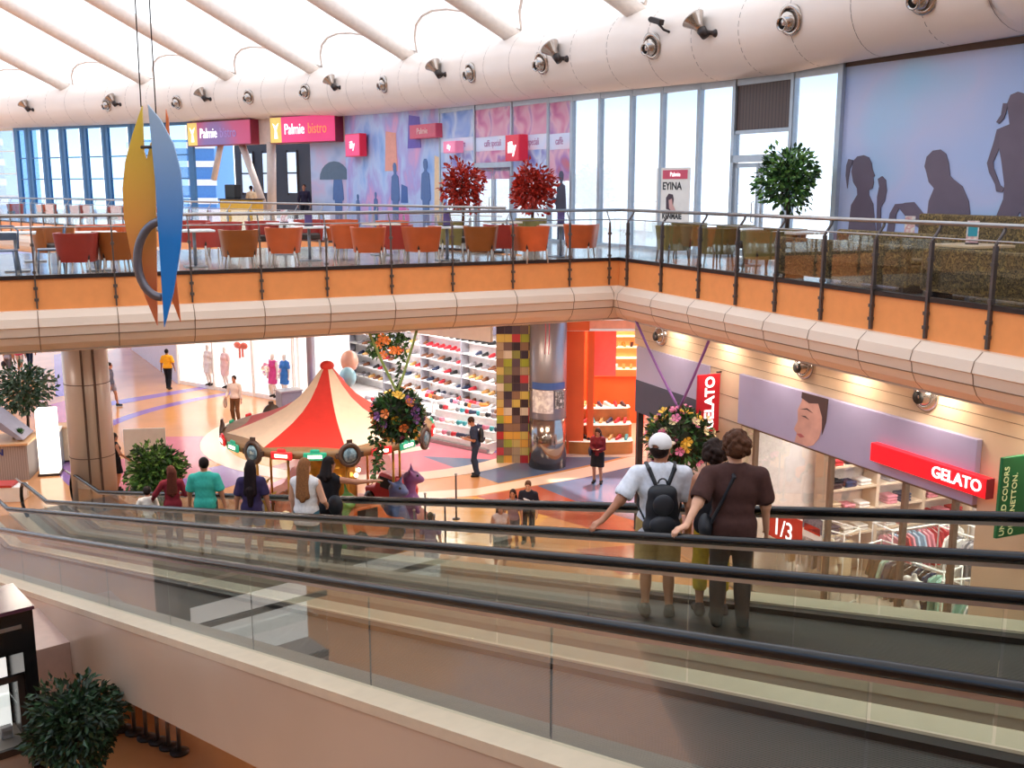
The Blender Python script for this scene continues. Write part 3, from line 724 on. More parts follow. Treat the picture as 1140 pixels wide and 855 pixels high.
bistro_sign(217, 289, 137, 161, 'pink and lilac bistro sign, the more distant of the two, beside the blue windows', print_mat('sign_magenta_lilac', ['e0507f', 'd85a8a', '9a78b8', '8a7cc0'], .3, .4, 0), mat('letter_lilac2', 'a88ac8', .4, emit=.2))
bistro_sign(309, 383, 131, 158, 'bright magenta bistro sign beside the blue collage wall', m_magenta, m_orl)
# blue windows at the far end
bl = glass_mat('blue_window_glass', (.72, .89, 1.0), base=.0, fk=.3)
for pl, pr in [(-160, -110), (-110, -60), (-60, -20), (-20, 16)]: bay(pl, pr, m_white, m_wglass, (1.1, 2.3, 3.5), .08)
for pl, pr in [(16, 30), (30, 48), (48, 68), (68, 92), (92, 116), (116, 146), (146, 180), (180, 212)]:
    bay(pl, pr, m_mullb, bl, (1.0, 2.0, 3.1), .34)
# pale blocks outside the far windows
for x, y, sx_, sy_, h, c in [(-44, 84, 10, 6, 13.5, '6fa4d4'), (-28, 90, 7, 6, 12, '4f86bf'), (-60, 70, 9, 8, 13, '86b4dc'), (-14, 84, 9, 6, 11.5, '7fa8cf')]:
    b = MB(); b.bb(x - sx_ / 2, x + sx_ / 2, y - sy_ / 2, y + sy_ / 2, 0, h)
    for k in range(4): b.bb(x - sx_ / 2 - .1, x + sx_ / 2 + .1, y - sy_ / 2 - .15, y - sy_ / 2, 6.8 + k * 1.5, 7.3 + k * 1.5, 1)
    o = b.build('distant_building', [mat('outdoor_' + c, c, .6), m_white]); tag(o, {'6fa4d4': 'blue-grey block outside the far window, second from the left edge', '4f86bf': 'darkest blue block outside the far windows', '86b4dc': 'pale blue block outside the windows at the left edge', '7fa8cf': 'pale block seen outside through the bistro side window'}[c], 'building', 'blocks outside the windows')

# ---------------------------------------------------------------- lamps on the duct
m_chrome = mat('lamp_chrome', 'b9aea6', .18, .9)
m_hole = mat('lamp_black', '141212', .5)
def basis(n):
    n = n.normalized(); x = Vector((0, 0, 1)).cross(n).normalized(); y = n.cross(x); return Matrix((x, y, n)).transposed().to_4x4()
ports = [(880, 22), (726, 51), (603, 70), (524, 81), (427, 94), (340, 102), (277, 108), (197, 114), (119, 117), (1027, -4)]
dishes = [(788, 33), (625, 62), (492, 80), (375, 95), (230, 108), (130, 114), (33, 120)]
names = ['third', 'fourth', 'fifth', 'sixth', 'seventh', 'eighth', 'ninth']
OW = ['first', 'second', 'third', 'fourth', 'fifth', 'sixth', 'seventh', 'eighth', 'ninth', 'tenth', 'eleventh', 'twelfth']
port0 = None; order = sorted(range(len(ports)), key=lambda i: -ports[i][0])
for rank, i in enumerate(order):
    q, n = duct_hit(*ports[i])
    if q is None: continue
    M = Matrix.Translation(q) @ basis((n + Vector((-.3, -.25, -.5)).normalized() * .15))
    lab = 'round porthole spotlight on the white duct, %s in its row from the mural end' % OW[rank]
    if port0 is None:
        T = thing('porthole_spotlight', lab, 'spotlight', group='porthole spotlights on the duct')
        b = MB(); b.lathe([(.30, -.06), (.31, .02), (.24, .05), (.22, .02), (.22, -.05)], 24); b.build('rim', m_chrome, T)
        b = MB(); b.ball((-.02, -.02, .02), (.2, .2, .16), 18, 10); b.build('eyeball', m_chrome, T)
        b = MB(); b.M = Matrix.Translation((-.06, -.05, .08)); b.lathe([(.13, -.02), (.135, .12), (.11, .12), (.10, .03)], 18); t = b.build('tube', m_chrome, T)
        b = MB(); b.M = Matrix.Translation((-.06, -.05, .08)); b.lathe([(.0, .05), (.11, .05), (.11, .09), (0, .09)], 16); b.build('lens', m_hole, T)
        port0 = T; T.matrix_world = M
    else:
        T = dup(port0, lab); T.matrix_world = M
dish0 = None
for rank, i in enumerate(range(len(dishes))):
    q, n = duct_hit(*dishes[i])
    lab = 'dish floodlight on the white duct, %s in its row from the mural end' % OW[rank]
    M = Matrix.Translation(q) @ Matrix.Rotation(ang((-n.x, -n.y)) - PI / 2 - .5, 4, 'Z')
    if dish0 is None:
        T = thing('dish_floodlight', lab, 'floodlight', group='dish floodlights on the duct')
        b = MB(); b.tube([(.18, .14, -.1), (.05, -.08, -.06), (-.02, -.2, .02)], .05, 8); b.ball((.18, .14, -.1), .09); b.build('bracket', m_dark, T)
        b = MB(); b.M = Matrix.Translation((-.04, -.2, .08)) @ Matrix.Rotation(-.5, 4, 'Y') @ Matrix.Rotation(.5, 4, 'X'); b.lathe([(.08, -.16), (.12, 0), (.26, .2), (.27, .22), (.24, .2), (.1, .03), (.05, .0)], 20); b.build('reflector', m_chrome, T)
        b = MB(); b.M = Matrix.Translation((-.04, -.2, .08)) @ Matrix.Rotation(-.5, 4, 'Y') @ Matrix.Rotation(.5, 4, 'X'); b.lathe([(0.0, -.3), (.10, -.3), (.11, -.1), (.04, -.08)], 14); b.build('housing', m_dark, T)
        dish0 = T; T.matrix_world = M
    else:
        T = dup(dish0, lab); T.matrix_world = M
q, n = duct_hit(742, 32)
T = thing('security_camera', 'small dark security camera on a bent arm on the white duct', 'camera'); T.matrix_world = Matrix.Translation(q) @ Matrix.Rotation(ang((-n.x, -n.y)) - PI / 2, 4, 'Z')
b = MB(); b.tube([(.12, .05, -.1), (.08, -.15, -.04), (-.05, -.2, .1)], .03, 8); b.build('arm', m_dark, T)
b = MB(); b.M = Matrix.Translation((-.1, -.2, .16)) @ Matrix.Rotation(.3, 4, 'Y'); b.bb(-.22, .18, -.07, .07, -.06, .07); b.build('housing', m_dark, T, bevel=.02)
b = MB(); b.M = Matrix.Translation((-.1, -.2, .16)) @ Matrix.Rotation(.3, 4, 'Y'); b.cyl((-.22, 0, 0), (-.27, 0, 0), .05, .055, 12); b.build('lens', m_hole, T)
# ---------------------------------------------------------------- ground floor: right wall
G0 = (3.30, 23.34)
def gw(px, py): return on_wall(px, py, G0, RD)
GA = ang(RD)
m_gray = mat('grey_column_metal', '8f8a92', .35, .55, var=.06, scale=2)
Wr = hub('wall_right_shops', (G0[0], G0[1], 0), GA)
w = MB()
w.bb(-1.0, 20, 0, .3, 4.55, 5.3)                      # beige bulkhead with the round vents
w.bb(2.2, 3.36, 0, .3, 0, 4.55); w.bb(9.3, 20, 0, .3, 0, 4.55)
w.bb(3.36, 9.3, .0, .3, 3.55, 4.55); w.bb(gw(709, 470)[0], 2.2, 0, .3, 2.95, 4.55)
st(w.build('wall_tiles', m_tilewall, Wr))
w = MB()
for k in range(24): w.bb(-1.0, 20, -.006, .0, 4.7 + k * .2 if k < 3 else 0.02, 4.705 + k * .2 if k < 3 else .025)
for z in (.5, 1.0, 1.5, 2.0, 2.5, 3.0, 3.5, 4.0, 4.5): w.bb(2.2, 3.36, -.006, 0, z, z + .008)
st(w.build('tile_joints', m_seam, Wr))
# lilac fascia with a printed face
SB = thing('shop_fascia', 'long lilac shop fascia with a printed face above the clothes shop', 'shop sign', (G0[0], G0[1], 0), GA)
b = MB(); b.bb(3.36, 9.3, -.10, 0.0, 3.55, 4.55); b.build('panel', m_lilac, SB, bevel=.01)
t0, z1 = gw(893, 431); t1, z0 = gw(914, 480)
fm_ = mat('printed_skin', 'c99a8c', .5, var=.15, scale=3)
def fpoly(nm, m, pts, lv):
    b = MB(); b.wallpoly([(t0 + u_, 3.57 + v_) for u_, v_ in pts], -.10 - .006 * lv, -.10 - .006 * (lv - 1)); b.build(nm, m, SB)
fpoly('printed_face', fm_, [(.0, 0), (.05, .18), (-.04, .24), (.06, .42), (.04, .62), (.14, .80), (.16, .97), (.80, .97), (.78, .60), (.66, .22), (.52, .06), (.36, 0)], 1)
fpoly('printed_hair', mat('printed_hair', '4a3434', .5), [(.13, .86), (.14, .97), (.86, .97), (.83, .55), (.74, .30), (.72, .62), (.60, .84), (.35, .80)], 2)
fpoly('printed_brow', mat('printed_hair', '4a3434', .5), [(.10, .64), (.30, .70), (.46, .64), (.30, .67)], 2)
fpoly('printed_eye', mat('printed_hair', '4a3434', .5), [(.14, .53), (.26, .55), (.38, .50), (.26, .52)], 2)
fpoly('printed_lips', mat('printed_lips', 'a8585a', .5), [(.05, .17), (.16, .20), (.28, .16), (.16, .12)], 2)
# lit gelato sign
T = thing('gelato_sign', 'red lit gelato sign box with white letters on the lilac fascia', 'sign', (G0[0], G0[1], 0), GA)
ta, _ = gw(982, 494); tb, _ = gw(1112, 533)
b = MB(); b.bb(ta, tb, -.24, -.10, 3.76, 4.06); b.build('box', mat('sign_red_lit', 'f01222', .35, emit=.9), T, bevel=.01)
b = MB(); b.bb(tb, tb + .02, -.24, -.1, 3.76, 4.06); b.build('end_cap', mat('sign_dark_red', '7a1020', .4), T)
text('GELATO', .25, mat('letter_white_lit', 'ffffff', .4, emit=1.3), T, (ta + (tb - ta) * .97, -.25, 3.915), align='RIGHT', bold=.003, sx=1.0)
# flags standing out from the wall
def flag_at(px, out, zz):
    t = -1.0
    while t < 16:
        p = along(along(G0, RD, t), RN, -out); r = ray(px, zz)
        if p[0] / p[1] >= r.x / r.y: break
        t += .01
    return p
p = flag_at(776, .58, 450); T = thing('gelato_flag', 'red vertical gelato flag sign with white letters beside the yellow flower ball', 'sign', (p[0], p[1], 0), ang(RN))
zt1 = at_y(776, 418, p[1]).z; zb1 = at_y(776, 482, p[1]).z; fw_ = .56
b = MB(); b.bb(0, fw_ - .02, 0, .05, zb1, zt1); b.build('panel', mat('flag_red', 'c41a2c', .45, emit=.12), T, bevel=.008)
b = MB(); b.cyl((fw_ - .1, .025, zt1 + .03), (fw_ + .01, .025, zt1 + .03), .02); b.cyl((fw_ - .1, .025, zb1 - .03), (fw_ + .01, .025, zb1 - .03), .02); b.build('bracket', m_dark, T)
text('GELATO', .31, m_letw, T, (fw_ / 2 + .02, -.006, (zb1 + zt1) / 2), rot=(PI / 2, -PI / 2, 0), align='CENTER', ext=.005, bold=.008, sx=.95)
p = flag_at(1113, .95, 550); T = thing('shop_flag', 'green vertical shop flag with white lettering at the right edge', 'sign', (p[0], p[1], 0), ang(RN))
zt1 = at_y(1113, 510, p[1]).z; zb1 = at_y(1113, 600, p[1]).z
b = MB(); b.bb(0, .92, 0, .05, zb1, zt1); b.build('panel', mat('flag_green', '0f6a3c', .45, emit=.05), T, bevel=.008)
b = MB(); b.cyl((.8, .025, zt1 + .03), (.94, .025, zt1 + .03), .02); b.cyl((.8, .025, zb1 - .03), (.94, .025, zb1 - .03), .02); b.build('bracket', m_dark, T)
mg_ = mat('letter_gold', 'cfd8a0', .5, emit=.25)
text('UNITED COLORS', .125, mg_, T, (.09, -.006, zb1 + .03), rot=(PI / 2, -PI / 2, 0), ext=.004)
text('OF BENETTON.', .125, mg_, T, (.25, -.006, zb1 + .03), rot=(PI / 2, -PI / 2, 0), ext=.004)
# round vents / downlights on the bulkhead
v0 = None
for k, (px, py) in enumerate([(737, 373), (896, 407), (1032, 440), (1240, 496)]):
    t, z = gw(px, py); p = along(G0, RD, t)
    lab = ['round chrome wall spotlight above the lilac wall at the corner', 'round chrome wall spotlight above the printed face', 'round chrome wall spotlight above the lit gelato sign', 'round chrome wall spotlight past the frame edge'][k]
    if k == 3: break
    if v0 is None:
        v0 = thing('wall_spotlight', lab, 'spotlight', (p[0], p[1], z), GA, 'round spotlights on the beige bulkhead')
        b = MB(); b.M = Matrix.Rotation(PI / 2, 4, 'X'); b.lathe([(.24, -.02), (.25, .04), (.18, .09), (.14, .05)], 24); b.build('rim', m_chrome, v0)
        b = MB(); b.ball((0, -.04, 0), (.17, .12, .17), 18, 10); b.build('eyeball', m_chrome, v0)
        b = MB(); b.M = Matrix.Translation((-.03, -.12, -.03)) @ Matrix.Rotation(PI / 2, 4, 'X'); b.lathe([(0, -.01), (.1, 0), (.10, .05), (0, .03)], 18); b.build('lens', m_hole, v0)
    else: dup(v0, lab, (p[0], p[1], z))
# first shop of the right wall: lilac band, navy band, opening
tS = gw(709, 470)[0]
w = MB(); w.bb(tS, 2.2, -.05, 0, 3.72, 4.52); st(w.build('sign_band', m_lilac, Wr))
w = MB(); w.bb(tS, 2.2, -.06, 0, 2.95, 3.72); st(w.build('navy_band', m_navy, Wr))
w = MB(); w.bb(tS, tS + .1, -.02, .12, 0, 2.95); w.bb(.55, .63, .02, .1, 0, 2.95); w.bb(2.12, 2.2, .02, .1, 0, 2.95); st(w.build('shopfront_frame', m_dark, Wr))
w = MB(); w.bb(tS + .1, 2.2, .05, .06, .05, 2.95); st(w.build('pane', m_glass, Wr))
m_shopin = mat('pinkish_shop_wall', 'cdb3aa', .5)
w = MB(); w.bb(tS, 3.3, 4.0, 4.2, 0, 4.5); w.bb(tS, tS + .1, .3, 4.2, 0, 4.5); w.bb(2.25, 3.3, .3, 4.0, 4.4, 4.5); st(w.build('wall_shop_rear', m_shopin, Wr))
# clothes shop room
w = MB(); w.bb(3.2, 3.36, .3, 6, 0, 4.4); w.bb(3.2, 10.6, 6, 6.2, 0, 4.4); w.bb(10.5, 10.7, .3, 6.2, 0, 4.4); st(w.build('wall_clothes_shop', mat('shop_white_wall', 'ece4e0', .5), Wr))
w = MB(); w.bb(3.2, 10.7, .3, 6.2, 4.35, 4.5); st(w.build('ceiling_clothes_shop', m_white, Wr))
w = MB(); w.bb(3.36, 10.5, .3, 6.0, .0, .02); st(w.build('floor_clothes_shop', mat('shop_floor_grey', 'a89a90', .3), Wr))
m_brfr = mat('brown_shopfront_frame', '7d6450', .4)
w = MB()
for px in (838, 921, 1005, 1062):
    t, _ = gw(px, 540 if px > 900 else 500); w.bb(t - .035, t + .035, .02, .12, 0, 3.55)
w.bb(3.36, 9.3, .02, .12, 3.48, 3.56); w.bb(3.36, 9.3, .02, .12, 0, .12); st(w.build('shopfront_frame', m_brfr, Wr))
w = MB(); w.bb(3.4, 9.3, .06, .07, .12, 3.5); st(w.build('pane', m_glass, Wr))
def gp(t, d, z=0): return (G0[0] + RD[0] * t + RN[0] * d, G0[1] + RD[1] * t + RN[1] * d, z)
# sale posters inside the glass
def gposter(name, label, px0, py0, px1, py1, m, body=None, size=.4):
    t0, z1 = gw(px0, py0); t1, z0 = gw(px1, py1)
    T = thing(name, label, 'poster', gp(t0, .0), GA)
    b = MB(); b.bb(0, t1 - t0, -.03, -.012, z0, z1); b.build('sheet', m, T)
    if body: text(body, size, m_letw, T, ((t1 - t0) / 2, -.034, (z0 + z1) / 2 - .05), align='CENTER', ext=.003, bold=.002)
    return T, t1 - t0, z0, z1
gposter('sale_poster', 'red sale poster reading one third in the clothes shop window', 854, 562, 893, 613, mat('sale_red', 'c03424', .5, emit=.1), '1/3', .48)
T, L_, z0, z1 = gposter('shop_poster', 'white poster with a red streak and dark top in the clothes shop window', 896, 570, 916, 605, m_white)
b = MB(); b.bb(.05, L_ - .05, -.04, -.03, z0 + .12, z0 + .26); b.build('red_streak', mat('sale_red', 'c03424', .5), T)
b = MB(); b.bb(.0, L_, -.04, -.03, z1 - .28, z1); b.build('dark_print', print_mat('dark_print', ['2c2a30', '8a8088', '3a3a48'], 8, .5, 3), T)

# ---------------------------------------------------------------- far shops
# orange shop
def X(px, Y, y=450): return at_y(px, y, Y).x
xo0, xo1 = X(628, 30.9), X(712, 30.9)
m_or1 = mat('orange_shop_wall', 'e8602c', .4, emit=.0, var=.08, scale=.8); m_or2 = mat('salmon_shop_panel', 'f0a080', .4)
Ws = hub('wall_orange_shop')
w = MB(); w.bb(xo0 - .3, xo1 + 2.2, 35.5, 35.7, 0, 5.3); w.bb(xo0 - .3, xo0 - .1, 30.9, 35.6, 0, 5.3); w.bb(xo1 + 2.2, xo1 + 2.4, 30.9, 35.6, 0, 5.3); st(w.build('wall_orange', m_or1, Ws))
w = MB(); w.bb(xo0 - .1, xo1 + 2.2, 30.9, 31.05, 3.95, 5.3); st(w.build('header', m_or2, Ws))
w = MB(); w.bb(xo0 - .1, X(655, 30.9), 30.82, 31.0, 3.95, 5.3); w.bb(X(653, 31.6), X(660, 31.6), 31.3, 31.6, .0, 4.4); w.bb(xo0, X(650, 31.2), 31.2, 31.4, 0, 4.4); st(w.build('orange_column', m_or1, Ws))
w = MB(); w.bb(xo0, xo1 + 2.2, 30.86, 30.9, 3.93, 4.0); w.bb(xo0, xo1 + 2.2, 30.86, 30.9, 4.25, 4.28); st(w.build('header_strip', m_white, Ws))
w = MB(); w.bb(xo0 - .1, xo1 + 2.2, 31, 35.6, 4.5, 4.6); st(w.build('ceiling_orange_shop', m_white, Ws))
w = MB(); w.bb(xo0 - .1, xo1 + 2.2, 30.9, 35.6, 0, .03); st(w.build('floor_orange_shop', m_white_f, Ws))
T = thing('hanging_banner', 'pale pink hanging banner inside the orange shop', 'banner', (X(669, 32), 32.0, 0))
b = MB(); b.bb(-.45, .45, 0, .02, 2.35, 4.2); b.build('cloth', mat('banner_pink', 'ee7a72', .5), T)
b = MB(); b.cyl((-.5, .01, 4.2), (.5, .01, 4.2), .02); b.cyl((0, .01, 4.2), (0, .01, 4.5), .008); b.build('rod', m_steel, T)
# metal column and mosaic column
cx_ = X(610, 29.9); b = MB(); b.lathe([(.54, 0), (.54, 5.35)], 32, (cx_, 29.9, 0)); colm = st(b.build('column_1', m_gray))
b = MB(); b.lathe([(.556, 0.02), (.556, 1.5)], 32, (cx_, 29.9, 0)); b.lathe([(.556, 2.35), (.556, 2.38)], 32, (cx_, 29.9, 0)); st(b.build('steel_sleeve', mat('polished_steel', '9a8f88', .16, .9), colm))
def cposter(a0, a1, z0, z1, m, name, label):
    b = MB(); r = .565; n = 8
    b.loft([[(cx_ + rr * math.sin(a0 + (a1 - a0) * k / n), 29.9 - rr * math.cos(a0 + (a1 - a0) * k / n), z) for k in range(n + 1)] for z, rr in ((z0, r), (z1, r))], False, False)
    o = b.build(name, m); return tag(o, label, 'notice')
m_paper = print_mat('notice_paper', ['f2eee8', 'dcd8d8', 'b8b0b4', 'f4f0ec'], 6, .5, 4)
o = cposter(-1.0, 1.0, 2.42, 2.62, mat('notice_blue', '3a5a9a', .5), 'notice_header', 'blue notice strip round the grey metal column above two white notices')
cposter(-.95, .25, 1.72, 2.40, m_paper, 'paper_notice', 'large white paper notice on the grey metal column facing the viewer')
cposter(.35, .95, 1.85, 2.36, print_mat('notice_dark', ['e8e4e0', '3a3838', 'd8d4d0'], 7, .5, 3), 'paper_notice', 'narrow white notice with dark boxes on the grey metal column')
xt0, xt1 = X(553, 30.6), X(591, 30.6)
tl = tile_mat('mosaic_tiles', ['4a3f52', 'd8a048', '8a6a58', 'b03038', '3c3444', 'c9b060', '9aa040', 'd87a4a', '5a4a58', 'c0a868', '6f5a5a', 'b8404a', 'cfc0b0', '3a2f3a', '8a8a50', 'a89078'], .246)
xm_ = (xt0 + xt1) / 2; rt = (xt1 - xt0) / 2
b = MB(); b.bb(xt0, xt1, 30.2, 31.2, 0, 5.35)
mc_ = st(b.build('column_2', tl))
b = MB()
for k in range(22): b.bb(xt0 - .004, xt1 + .004, 30.194, 30.2, k * .246 - .004, k * .246 + .004)
for k in range(5): b.bb(xt0 + k * .246 - .004, xt0 + k * .246 + .004, 30.194, 30.2, 0, 5.3)
st(b.build('tile_joints', m_seam, mc_))
b = MB(); b.bb(xt1, cx_ - .3, 30.3, 30.5, 0, 5.35); b.bb(cx_ + .3, xo0, 30.6, 30.8, 0, 5.35); st(b.build('wall_between', mat('grey_wall', '807a86', .5)))
# shoe shop shell
SA, SBp, SCp = (-.62, 31.2), (-3.26, 33.3), (-8.2, 39.0)
SDr = unit((SCp[0] - SBp[0], SCp[1] - SBp[1])); SNn = (-SDr[1] * -1, SDr[0] * -1)
SNn = (SDr[1], -SDr[0])                 # away from the mall
Wh = hub('wall_shoe_shop')
m_shopw = mat('shoe_shop_white', 'f2efee', .45)
def wallseg(b, p, q, z0, z1, th=.12):
    d = unit((q[0] - p[0], q[1] - p[1])); L = math.hypot(q[0] - p[0], q[1] - p[1])
    b.box(((p[0] + q[0]) / 2, (p[1] + q[1]) / 2, (z0 + z1) / 2), (L, th, z1 - z0), ang(d))
R0, R1 = (.3, 35.4), along((.3, 35.4), SDr, 12.2)
w = MB(); wallseg(w, R0, R1, 0, 5.3); wallseg(w, (.2, 31.3), (.3, 35.4), 0, 5.3); wallseg(w, SCp, R1, 0, 5.3); st(w.build('wall_shop', m_shopw, Wh))
w = MB(); wallseg(w, SA, SBp, 3.55, 5.3); st(w.build('header', m_white, Wh))
w = MB(); wallseg(w, SBp, along(SBp, SDr, 3.0), 3.75, 5.3); st(w.build('header', mat('grey_header', 'b8b4c0', .4), Wh))
w = MB(); wallseg(w, along(SBp, SDr, 3.0), SCp, 3.2, 5.3); st(w.build('header', mat('blue_header', '8fa8d8', .4), Wh))
w = MB(); w.add([(SA[0], SA[1], .02), (SBp[0], SBp[1], .02), (SCp[0], SCp[1], .02), (R1[0], R1[1], .02), (.3, 35.4, .02)], [(4, 3, 2, 1, 0)]); st(w.build('floor_shop', mat('shop_floor_white', 'e6e0dc', .2), Wh))
w = MB(); w.add([(SA[0], SA[1], 4.6), (SBp[0], SBp[1], 4.6), (SCp[0], SCp[1], 4.6), (R1[0], R1[1], 4.6), (.3, 35.4, 4.6)], [(0, 1, 2, 3, 4)]); st(w.build('ceiling_shop', m_white, Wh))
b = MB(); b.lathe([(.16, 0), (.16, 5.3)], 16, (X(348, 38.0), 38.0, 0)); st(b.build('column_3', m_gray))
# bright dress shop window
DA, DB = (-14.1, 43.0), (-8.35, 38.95); DD = unit((DB[0] - DA[0], DB[1] - DA[1])); DN = (-DD[1], DD[0])
Wd_ = hub('wall_dress_shop')
w = MB(); wallseg(w, along(DA, DN, 3), along(DB, DN, 3), 0, 5.3); wallseg(w, DA, along(DA, DN, 3), 0, 5.3); wallseg(w, DB, along(DB, DN, 3), 0, 5.3); wallseg(w, DA, DB, 3.6, 5.3); st(w.build('wall_shop', m_shopw, Wd_))
w = MB(); w.box((*along(along(DA, DD, 3.5), DN, 1.5), .08), (7.0, 3.0, .16), ang(DD)); w.box((*along(along(DA, DD, 3.5), DN, 1.5), 4.4), (7.0, 3.0, .1), ang(DD)); st(w.build('floor_shop', m_shopw, Wd_))
w = MB(); 
for t in (0, 2.3, 4.7, 7.0): w.box((*along(DA, DD, t), 1.8), (.08, .1, 3.6), ang(DD))
st(w.build('shopfront_frame', m_white, Wd_))
w = MB(); wallseg(w, along(DA, DD, .05), along(DB, DD, -.05), .18, 3.6, .012); st(w.build('pane', m_glass, Wd_))
# corridor beyond, on the left
Wc = hub('wall_corridor')
w = MB(); wallseg(w, (-14.1, 43.0), (-19.5, 52.5), 0, 5.3); wallseg(w, (-19.5, 52.5), (-19.6, 72), 0, 5.3); wallseg(w, (-60, 76), (-12, 76), 0, 6.6); st(w.build('wall_corridor_side', mat('corridor_wall', 'c9c4d8', .4), Wc))
w = MB(); wallseg(w, (-14.9, 44.5), (-18.8, 51.4), .3, 3.2, .16); st(w.build('lit_window', mat('lit_shop_window', 'dcebfa', .3, emit=.9), Wc))
w = MB(); wallseg(w, (-44, 52), (-26, 70), 0, 5.3); st(w.build('wall_corridor_left', mat('corridor_wall', 'c9c4d8', .4), Wc))
w = MB(); wallseg(w, (-43.5, 51.9), (-26.5, 69), .2, 4.0, .2); st(w.build('lit_window', mat('lit_shop_window', 'dcebfa', .3, emit=.9), Wc))
# round column under the bridge
pc = (-10.85, 25.9)
b = MB(); b.lathe([(.55, 0), (.55, 5.35)], 40, (pc[0], pc[1], 0)); c4 = st(b.build('column_4', mat('beige_column_metal', 'cdbcae', .3, .08, var=.04, scale=1)))
b = MB()
for z in (1.4, 3.3): b.lathe([(.556, z), (.556, z + .02)], 40, (pc[0], pc[1], 0))
for a in (-.15, .35): b.box((pc[0] + .55 * math.sin(a + .38), pc[1] - .55 * math.cos(a + .38), 2.68), (.05, .05, 5.3), a + .38)
st(b.build('column_seam', m_seam, c4))
